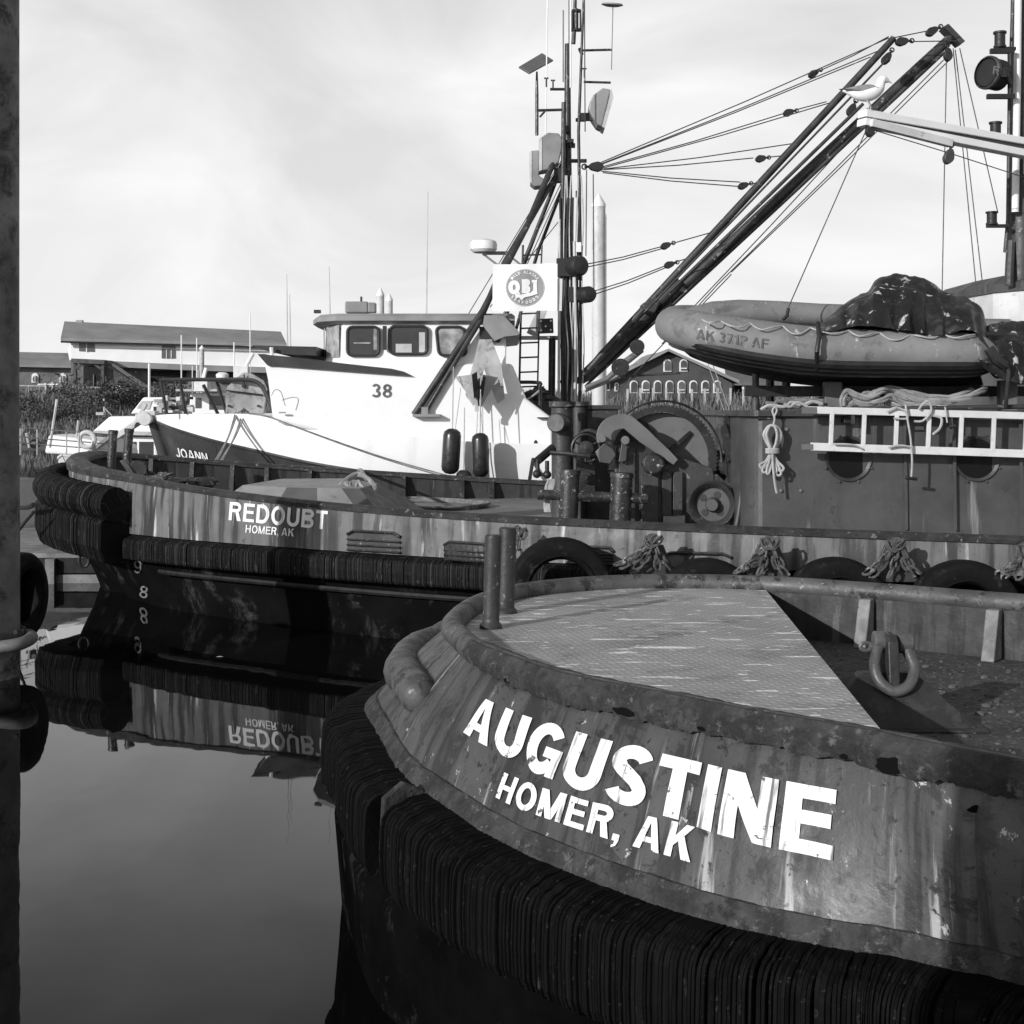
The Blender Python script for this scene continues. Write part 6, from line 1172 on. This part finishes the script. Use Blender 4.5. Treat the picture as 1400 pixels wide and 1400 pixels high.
bpart(lw, 'wall', [(-60, 499), (100, 502), (100, 536), (-60, 533)], m_bdk, 6, 2); MB().prism([Q(-60, 500, 1.3), Q(101, 503, 1.3), Q(95, 486, 5), Q(-60, 483, 5)], (0, 0, .2)).prism([Q(95, 486, 5), Q(-60, 483, 5), Q(-60, 492, 8.6), Q(98, 495, 8.6)], (0, 0, .2)).build('roof', m_broof, lw)
for x0 in (43, 81): wn = bpart(lw, 'window', arch(x0, x0 + 9.5, 510, 523), m_btrim, .12, 1.9); bpart(lw, 'window_pane', arch(x0 + 1.8, x0 + 7.8, 514, 521.5), m_bglass, .1, 1.83, wn); bpart(lw, 'window_bar', [(x0 + 4.4, 513), (x0 + 5.2, 513), (x0 + 5.2, 522), (x0 + 4.4, 522)], m_btrim, .06, 1.78, wn)
bpart(lw, 'wall_lamp', [(75, 510), (79, 511), (79, 513), (75, 512)], m_void, .3, 1.7)
# red gabled building with arched windows
Yr = 106; V = lambda px, py, d=0.0: P(px, py, Yr + d)
rb_ = thing('gabled_building', 'dark gabled building with two rows of white arched windows beyond the winch', 'building', V(912, 552))
MB().prism([V(826, 553), V(826, 527), V(866, 504), V(914, 483), V(963, 503), V(1001, 524), V(1001, 553)], (0, 12, 0)).build('wall', m_bred, rb_)
MB().prism([V(818, 528, -.8), V(914, 480, -.8), V(914, 476.5, -.8), V(816, 524, -.8)], (0, 13.5, 0)).build('roof', m_broof, rb_); MB().prism([V(1010, 524, -.8), V(914, 480, -.8), V(914, 476.5, -.8), V(1011, 520, -.8)], (0, 13.5, 0)).build('roof', m_broof, rb_)
MB().prism([V(870, 497, .5), V(885, 485, .5), V(916, 479, .5), V(900, 492, .5)], (0, 5, 0)).build('roof_dormer', m_ftrim, rb_)
k_ = 0
for x0, x1, yt, yb in [(907, 918, 491, 508), (929, 940, 491, 508)] + [(861 + i * 16.3, 872 + i * 16.3, 520, 537.5) for i in range(8)] + [(828, 834, 522, 534), (840, 846, 523, 535)]:
    wn = MB().prism([V(a, b, -.10) for a, b in arch(x0, x1, yt, yb)], (0, .14, 0)).build('window', m_btrim, rb_); MB().prism([V(a, b, -.16) for a, b in arch(x0 + 1.8, x1 - 1.0, yt + 1.6, yb - 1.4)], (0, .1, 0)).build('window_pane', m_bred if k_ % 3 else m_bglass, wn); k_ += 1
    if k_ in (2, 4, 7, 9): MB().prism([V(x0 + 1.5, yb - 5), V(x1 - 1.5, yb - 5), V(x1 - 1.5, yb - 3.6), V(x0 + 1.5, yb - 3.6)], (0, -.24, 0)).build('window_bar', m_btrim, wn)
mb_ = MB().prism([V(826, 548, -.1), V(1001, 548, -.1), V(1001, 550, -.1), V(826, 550, -.1)], (0, .08, 0)); mb_.build('base_board', m_bdk, rb_)
lb = thing('low_building', 'low building with a pale roof right of the dark gabled building', 'building', V(1030, 550, 8))
MB().prism([V(1004, 552, 6), V(1004, 526, 6), V(1075, 526, 6), V(1075, 552, 6)], (0, 6, 0)).build('wall', m_void, lb); MB().prism([V(994, 527, 4.5), V(1080, 527, 4.5), V(1080, 505, 9), V(990, 500, 9)], (0, 0, .25)).build('roof', m_drum, lb); MB().box(V(1018, 531, 4.8), (.4, .1, .3)).build('wall_lamp', m_wht, lb)
sd_ = thing('shed', 'small pale shed in front of the low building with the pale roof', 'shed', V(1024, 552, 2)); MB().prism([V(1014, 552, 2), V(1014, 538, 2), V(1034, 537, 2), V(1034, 552, 2)], (0, 2, 0)).build('wall', m_galv, sd_); MB().prism([V(1012, 538, 1.8), V(1036, 537, 1.8), V(1036, 535, 1.8), V(1012, 536, 1.8)], (0, 2.6, 0)).build('roof', m_broof, sd_); MB().prism([V(1023, 541, 1.9), V(1027, 541, 1.9), V(1027, 545, 1.9), V(1023, 545, 1.9)], (0, .05, 0)).build('window', m_bglass, sd_)
for i in range(12):
    px = 858 + i * 17.6; p = P(px, 0, 103); z = ground_z(p.x, 103); tag(MB().box((p.x, 103, z + .45), (.16, .16, 1.5)).build('fence_post', m_galv, bevel=.02), 'short pale fence post along the grass top before the gabled building', 'fence post', 'fence posts before the gabled building')
bx = thing('roadside_sign', 'small white round-topped sign standing on the bank by the stair foot', 'sign', P(162, 540, 101)); MB().prism([P(a, b, 101) for a, b in arch(159, 165.5, 526, 538)], (0, .06, 0)).build('sign_board', m_btrim, bx); MB().box(P(162, 540, 101.1), (.1, .1, .9)).build('sign_post', m_galv, bx)
bx = thing('picnic_table', 'small pale table with a bench on the bank top below the low wing', 'table', P(70, 528, 104)); MB().box(P(68, 525.5, 104), (1.5, .7, .08)).build('tabletop', m_btrim, bx); MB().box(P(64, 528, 104), (.12, .6, .5)).build('table_leg', m_galv, bx); MB().box(P(73, 527.5, 104), (.12, .6, .5)).build('table_leg', m_galv, bx)
hr = thing('hand_railing', 'thin pale railing along the top of the bank before the buildings', 'railing', P(160, 534, 106)); mb = MB().tube([P(-40, 526, 106), P(110, 529, 106), P(200, 532, 106)], .05, 5); mb.build('top_rail', m_galv, hr)
for px in range(-30, 200, 23): MB().tube([P(px, 540, 106), P(px, 527 + (px + 30) * .02, 106)], .04, 5).build('rail_post', m_galv, hr)
# pilings
m_pile = mat('galvanised_piling', .55, .55, var=.14, vs=1.2, spots=[(.4, .2, 3, .1)], bump=.1); m_pile2 = mat('tarred_piling', .13, .75, var=.5, vs=2.2, spots=[(.02, .3, 3, .1), (.12, .22, 9, .06)], bump=.6, bs=22)
def pile(px, r, ytop, ycone, Y, label, m, group=None):
    c = P(px, 0, Y); c.z = -1; t = thing('piling', label, 'piling', (c.x, c.y, 0), group); k = Y / F; zt_, zc = zt(ycone, Y), zt(ytop, Y)
    MB().lathe(c, [(0, 0), (r * k, 0), (r * k, zt_ + 1), (0, zt_ + 1)], 24).build('shaft', m, t); MB().lathe((c.x, c.y, zt_), [(r * k * 1.04, -.02), (r * k * 1.04, .05), (r * k * .12, zc - zt_), (0, zc - zt_)], 24).build('cone_cap', m_wht, t)
pile(818.5, 9.3, 265, 282, 34, 'tall pale piling with a white cone cap right of the boat mast', m_pile); pile(520, 5.3, 393, 404, 62, 'taller left of two pale capped pilings behind the white wheelhouse', m_pile, 'two capped pilings behind the wheelhouse'); pile(532, 5.0, 401, 411, 66, 'shorter right one of two pale capped pilings behind the white wheelhouse', m_pile, 'two capped pilings behind the wheelhouse'); pile(276, 3.2, 472, 477, 80, 'grey capped piling before the white building, left of the bow board', m_galv)
pile(827, 2.2, 292, 296, 37, 'thin pale piling standing close behind the tall capped piling', m_pile)
Yp1 = 12.6; t = thing('dock_piling', 'tall dark steel dock piling at the left edge of the picture', 'piling', P(-10, 915, Yp1)); k = Yp1 / F; xr_ = P(24, 0, Yp1).x; rp1 = .30
MB().lathe((xr_ - rp1, Yp1, -2), [(0, 0), (rp1 * 1.02, 0), (rp1 * 1.02, 3.2), (rp1, 4), (rp1, 12), (0, 12)], 40).build('shaft', m_pile2, t)
t = thing('piling_hoop', 'steel hoop and rubbing roller holding the dock to the dark piling', 'hoop', P(10, 880, Yp1)); z = zt(870, Yp1); MB().lathe((xr_ - rp1, Yp1, z), [(rp1 + .02, -.06), (rp1 + .055, -.06), (rp1 + .055, .06), (rp1 + .02, .06)], 40).build('hoop_band', m_galv if False else m_mach, t)
MB().tube(crv([P(-40, 890, Yp1 - .35), P(0, 885, Yp1 - .36), P(28, 880, Yp1 - .30), P(43, 872, Yp1 - .05), P(38, 868, Yp1 + .25)], 5), .055, 12).build('hoop_roller', m_drum, t); MB().lathe(P(22, 864, Yp1 - .33), [(0, -.02), (.02, -.02), (.02, .02)], 10, (0, 1, 0)).build('hoop_bolt', m_void, t)
ty = tyre_obj(); ty.name = 'tyre_fender'; c = P(18, 815, 13.3); ty.location = c; ty.scale = (.8, 1.1, .85); ty.rotation_euler = (0, 0, 1.38); ty['label'] = 'tyre hung on the dock just right of the dark piling'; ty['group'] = 'tyre fenders on the dock'
# floating dock
m_plank = mat('grey_dock_plank', .20, .85, var=.3, vs=2, spots=[(.1, .2, 5, .08)], bump=.4); dk = thing('floating_dock', 'grey plank float behind the dark piling at the left', 'dock', P(40, 800, 18))
zd = .36; mb = MB()
for i in range(16): mb.box((-7.0 + .0, 19.6 + i * .32, zd), (6.2, .30, .06))
mb.build('dock_planking', m_plank, dk); MB().box((-7.0, 19.45, zd - .13), (6.2, .10, .20)).build('dock_beam', m_void, dk); MB().box((-7.0, 19.46, .05), (6.2, .14, .12)).build('rub_board', m_plank, dk)
for x in (-9.6, -7.6, -5.4): MB().box((x, 21.6, .0), (1.2, 3.0, .4)).build('dock_float', m_void, dk, bevel=.04)
for i in range(3): MB().box((-5.9 + i * .9 - 2, 19.35, .1), (.12, .12, .45)).build('dock_post', m_plank, dk)
ml = thing('dock_line', 'dark mooring line from the far tug fender to the dock float', 'rope', P(33, 705, 17.4)); mb = MB(); mb.tube(crv([P(46, 690, 17.3), P(36, 694, 17.6), P(20, 694, 18)], 4), .03, 6); mb.tube(crv([P(46, 700, 17.2), P(34, 714, 17.4), P(22, 730, 17.8)], 4), .02, 6); mb.build('line', m_void, ml)
# small craft to the left
def hullmesh(name, m, par, stern, bow, beam, z0, z1, bowz): 
    mb = MB(); rows = []
    for i in range(11):
        q = i / 10; c = Vector(stern).lerp(Vector(bow), q); hw = beam / 2 * (1 - max(0, (q - .35) / .65) ** 2.2) + .01; d = (Vector(bow) - Vector(stern)).normalized(); s_ = Vector((-d.y, d.x, 0)); zt_ = z0 + (bowz - z0) * q * q
        rows.append([c + s_ * hw + Vector((0, 0, zt_)), c + s_ * hw * .82 - d * .5 * q * q + Vector((0, 0, zt_ * .4)), c + s_ * hw * .5 - d * 1.1 * q * q + Vector((0, 0, -.2)), c - s_ * hw * .5 - d * 1.1 * q * q + Vector((0, 0, -.2)), c - s_ * hw * .82 - d * .5 * q * q + Vector((0, 0, zt_ * .4)), c - s_ * hw + Vector((0, 0, zt_))])
    mb.grid(rows); mb.f.append((0, 1, 2, 3, 4, 5)); mb.sm.append(False); mb.build(name, m, par)
    dk_ = MB(); dk_.grid([[r[0] - Vector((0, 0, .05)), r[5] - Vector((0, 0, .05))] for r in rows]); dk_.build('boat_deck', m_dw, par); return mb
sb = thing('sailboat', 'small white sailing boat with wire rails, left of the far tug bow', 'boat', P(70, 740, 24.5))
sh = hullmesh('hull', m_dw, sb, P(190, 722, 29).xy.to_3d(), P(8, 722, 23).xy.to_3d(), 2.6, .95, 1.1, 1.25)
MB().prism([P(60, 620, 26), P(66, 594, 26), P(120, 600, 26), P(165, 610, 26), P(165, 625, 26)], (0, 1.2, 0)).build('cabin', m_wht, sb, bevel=.05); MB().prism([P(116, 622, 25.4), P(152, 596, 25.4), P(154, 632, 25.4), P(116, 632, 25.4)], (0, 1.4, 0)).build('spray_hood', m_wht, sb, bevel=.03); MB().prism([P(112, 622, 25.2), P(150, 594, 25.2), P(153, 597, 25.2), P(118, 624, 25.2)], (0, 1.4, 0)).build('hood_edge', m_ftrim, sb)
mb = MB()
for y in (584, 597, 605): mb.tube([P(24, y, 23.6), P(60, y + 3, 24), P(150, y + 10, 25.2)], .010, 5)
for px in (28, 51, 91, 108): mb.tube([P(px, 586 + (px - 28) * .07, 24.0), P(px, 622, 24.0)], .013, 5)
mb.build('wire_rail', m_galv, sb); MB().tube([P(68, 612, 24.6), P(78, 546, 24.6)], .022, 6).tube([P(36, 592, 24), P(40, 612, 24)], .02, 6).tube([P(105, 600, 25), P(107, 575, 25)], .02, 6).build('pole', m_pale, sb)
mb = MB()
for s_, (x0, y0) in (((((0, 6), (2, 0), (1, -6), (5, 2), (8, -2), (9, 4), (13, -1), (14, 5), (17, 0))), (38, 626)), ((((0, 4), (3, -6), (2, 4), (6, 0), (8, 4), (11, 1))), (53, 630))):
    pts = []
    for a, b in s_:
        d = (P(x0 + a, y0 + b * .7, 1) - Vector((0, 0, EYE))).normalized(); h = sh.bvh().ray_cast(Vector((0, 0, EYE)), d); pts.append((h[0] if h[0] is not None else P(x0 + a, y0 + b * .7, 24)) - d * .02)
    mb.tube(crv(pts, 4), .012, 4)
mb.build('script_lettering', m_paintw, sb); MB().prism([P(67, 636, 24.35), P(77, 637, 24.5), P(80, 644, 24.55), P(71, 643, 24.4)], (-.2, .35, 0)).build('hull_window', m_fgl, sb)
lr = thing('life_ring', 'pale life ring hung on the wire rail of the sailing boat', 'life ring', P(119, 601, 24.5)); mb = MB(); c = P(119, 601, 24.4); mb.tube([c + Vector((math.cos(a) * .125, 0, math.sin(a) * .125)) for a in [i * .2618 for i in range(24)]], .04, 8, closed=True); mb.build('ring', m_pale, lr)
oc = thing('outboard_cover', 'small dark bundle lashed to the sailing boat rail', 'bundle', P(46, 608, 24.2)); MB().ell(P(46, 607, 24.1), (.12, .1, .07), 12, jit=.6).build('bundle_cover', m_dmach, oc)
my = thing('motor_yacht', 'white motor yacht with raked roof and dark cabin windows behind the bow posts', 'boat', P(200, 640, 31)); Ym2 = 31
MB().prism([P(126, 590, Ym2), P(150, 569, Ym2), P(212, 569, Ym2), P(216, 592, Ym2)], (0, 2.2, 0)).build('flybridge', m_wht, my, bevel=.04); MB().prism([P(128, 589, Ym2 - .2), P(218, 591, Ym2 - .2), P(218, 596, Ym2 - .2), P(126, 593, Ym2 - .2)], (0, 2.6, 0)).build('flybridge_trim', m_galv, my)
MB().prism([P(140, 597, Ym2), P(215, 597, Ym2), P(215, 640, Ym2), P(118, 640, Ym2)], (0, 2.2, 0)).build('cabin', m_wht, my, bevel=.04); hullmesh('hull', m_wht, my, P(240, 722, 33).xy.to_3d(), P(84, 722, 30).xy.to_3d(), 3.0, 1.0, 1.0, 1.4)
for pl in ([(160, 612), (168, 604), (186, 604), (186, 612)], [(190, 604), (209, 604), (209, 624), (190, 624)], [(166, 615), (187, 615), (187, 625), (160, 625)]): MB().prism([P(a, b, Ym2 - .02) for a, b in pl], (0, .05, 0)).build('window', m_fgl, my)
MB().box(P(138, 565.5, Ym2), (.16, .2, .06)).tube([P(143, 570, Ym2), P(142, 545, Ym2)], .02, 6).tube([P(143, 558, Ym2), P(153, 568, Ym2)], .012, 5).build('signal_mast', m_galv, my); MB().box(P(142, 552, Ym2), (.04, .04, .12)).build('mast_lamp', m_void, my)
cr2 = thing('cabin_cruiser', 'white cabin cruiser with a sloping windscreen behind the anchor roller', 'boat', P(205, 620, 36)); Yc2 = 36
MB().prism([P(178, 566, Yc2), P(196, 543, Yc2), P(226, 543, Yc2), P(226, 566, Yc2)], (0, 2, 0)).build('cabin', m_wht, cr2, bevel=.04); MB().prism([P(186, 558, Yc2 - .02), P(194, 548, Yc2 - .02), P(208, 548, Yc2 - .02), P(204, 560, Yc2 - .02)], (0, .05, 0)).build('windscreen', m_galv, cr2); hullmesh('hull', m_wht, cr2, P(280, 722, 38).xy.to_3d(), P(150, 722, 35).xy.to_3d(), 2.8, 1.1, 1.1, 1.5)
pb = thing('pilot_boat', 'small white boat with a dark wheelhouse window seen through the bow rails', 'boat', P(275, 620, 40)); Yc3 = 40
MB().prism([P(258, 568, Yc3), P(260, 537, Yc3), P(310, 537, Yc3), P(310, 568, Yc3)], (0, 2.2, 0)).build('wheelhouse', m_wht, pb, bevel=.04); MB().prism([P(286, 541, Yc3 - .02), P(307, 541, Yc3 - .02), P(307, 560, Yc3 - .02), P(286, 560, Yc3 - .02)], (0, .05, 0)).prism([P(267, 544, Yc3 - .02), P(275, 544, Yc3 - .02), P(275, 558, Yc3 - .02), P(267, 558, Yc3 - .02)], (0, .05, 0)).build('window', m_bglass, pb)
hullmesh('hull', m_wht, pb, P(330, 722, 42).xy.to_3d(), P(218, 722, 39).xy.to_3d(), 2.8, 1.2, 1.2, 1.6); MB().lathe(P(304, 514, Yc3), [(0, -.1), (.16, -.1), (.18, .04), (.1, .1), (0, .1)], 16).build('radar_dome', m_wht, pb); MB().box(P(278, 534, Yc3), (1.1, 1.8, .06)).build('wheelhouse_roof', m_galv, pb)
mb = MB()
rr = random.Random(12)
tc_ = thing('dinghy_clutter', 'mixed pale and grey deck gear on the boats behind the bow rails', 'deck gear', P(245, 560, 34)); 
for i, m_ in enumerate((m_pale, m_dmach, m_galv)):
    mb = MB()
    for q in range(16): mb.box(P(rr.uniform(215, 262), rr.uniform(544, 568), rr.uniform(33, 35)), (rr.uniform(.04, .22), .15, rr.uniform(.04, .16)), rr.uniform(0, 2))
    mb.build('gear_pile', m_, tc_)
for px, yb_, yt_, Y, r, ln in ((204, 536, 497, 60, 1.6, 0), (248, 520, 458, 50, .9, 0), (269, 520, 462, 52, .8, 0), (263, 522, 500, 52, .6, 0), (271, 522, 506, 52, .6, 0), (320, 512, 468, 50, .9, 0), (342, 475, 428, 52, .8, 0), (341, 505, 512, 50, .1, 0)):
    if yt_ > yb_: continue
    c = P(px, yb_, Y); q = P(px + ln, yt_, Y); t = thing('boat_mast', {204: 'short thick white pole before the white building', 248: 'thin white mast above the bow rail, left of the capped piling', 269: 'thin white mast just left of the capped piling', 263: 'faint short mast beside the capped piling', 271: 'faint short mast right beside the capped piling', 320: 'thin white mast above the bow board', 342: 'thin white mast left of the dark awning'}[px], 'mast', (c.x, c.y, 0), 'masts of boats lying further in')
    MB().tube([Vector((c.x, c.y, .4)), q], r * Y / F, 6).build('mast_pole', m_wht, t); MB().box((c.x, c.y, .3), (.8, 2.2, .5)).build('mast_step', m_dw, t)
for a, b in (((276, 526), (282, 503)), ((331, 510), (346, 483))):
    c = P(a[0], a[1], 33); t = thing('outrigger_pole', {276: 'slanting white pole right of the capped piling', 331: 'slanting white pole above the bow board'}[a[0]], 'pole', c); MB().tube([c, P(b[0], b[1], 33)], .045, 7).build('pole', m_wht, t); MB().box(c, (.3, .3, .3)).build('pole_base', m_dw, t)

# unseen post added to cast a shadow edge on the near tug's plating
t = thing('dock_piling', 'unseen dark post added out of frame to shade the right end of the near hull', 'piling', (-1.95, .12, 0)); MB().lathe((-1.95, .12, -2), [(0, 0), (.28, 0), (.28, 12), (0, 12)], 40).build('shaft', m_pile2, t)
ff = thing('floating_feather', 'tiny pale feather floating on the dark water in front of the far tug', 'feather', P(300, 899, 13.6)); c = P(300, 899, 13.57); c.z = .006
MB().add([c + Vector((-.035, 0, 0)), c + Vector((0, .03, .004)), c + Vector((.035, .01, 0)), c + Vector((0, -.02, .003))], [(0, 1, 2, 3)]).build('vane', m_pale, ff)
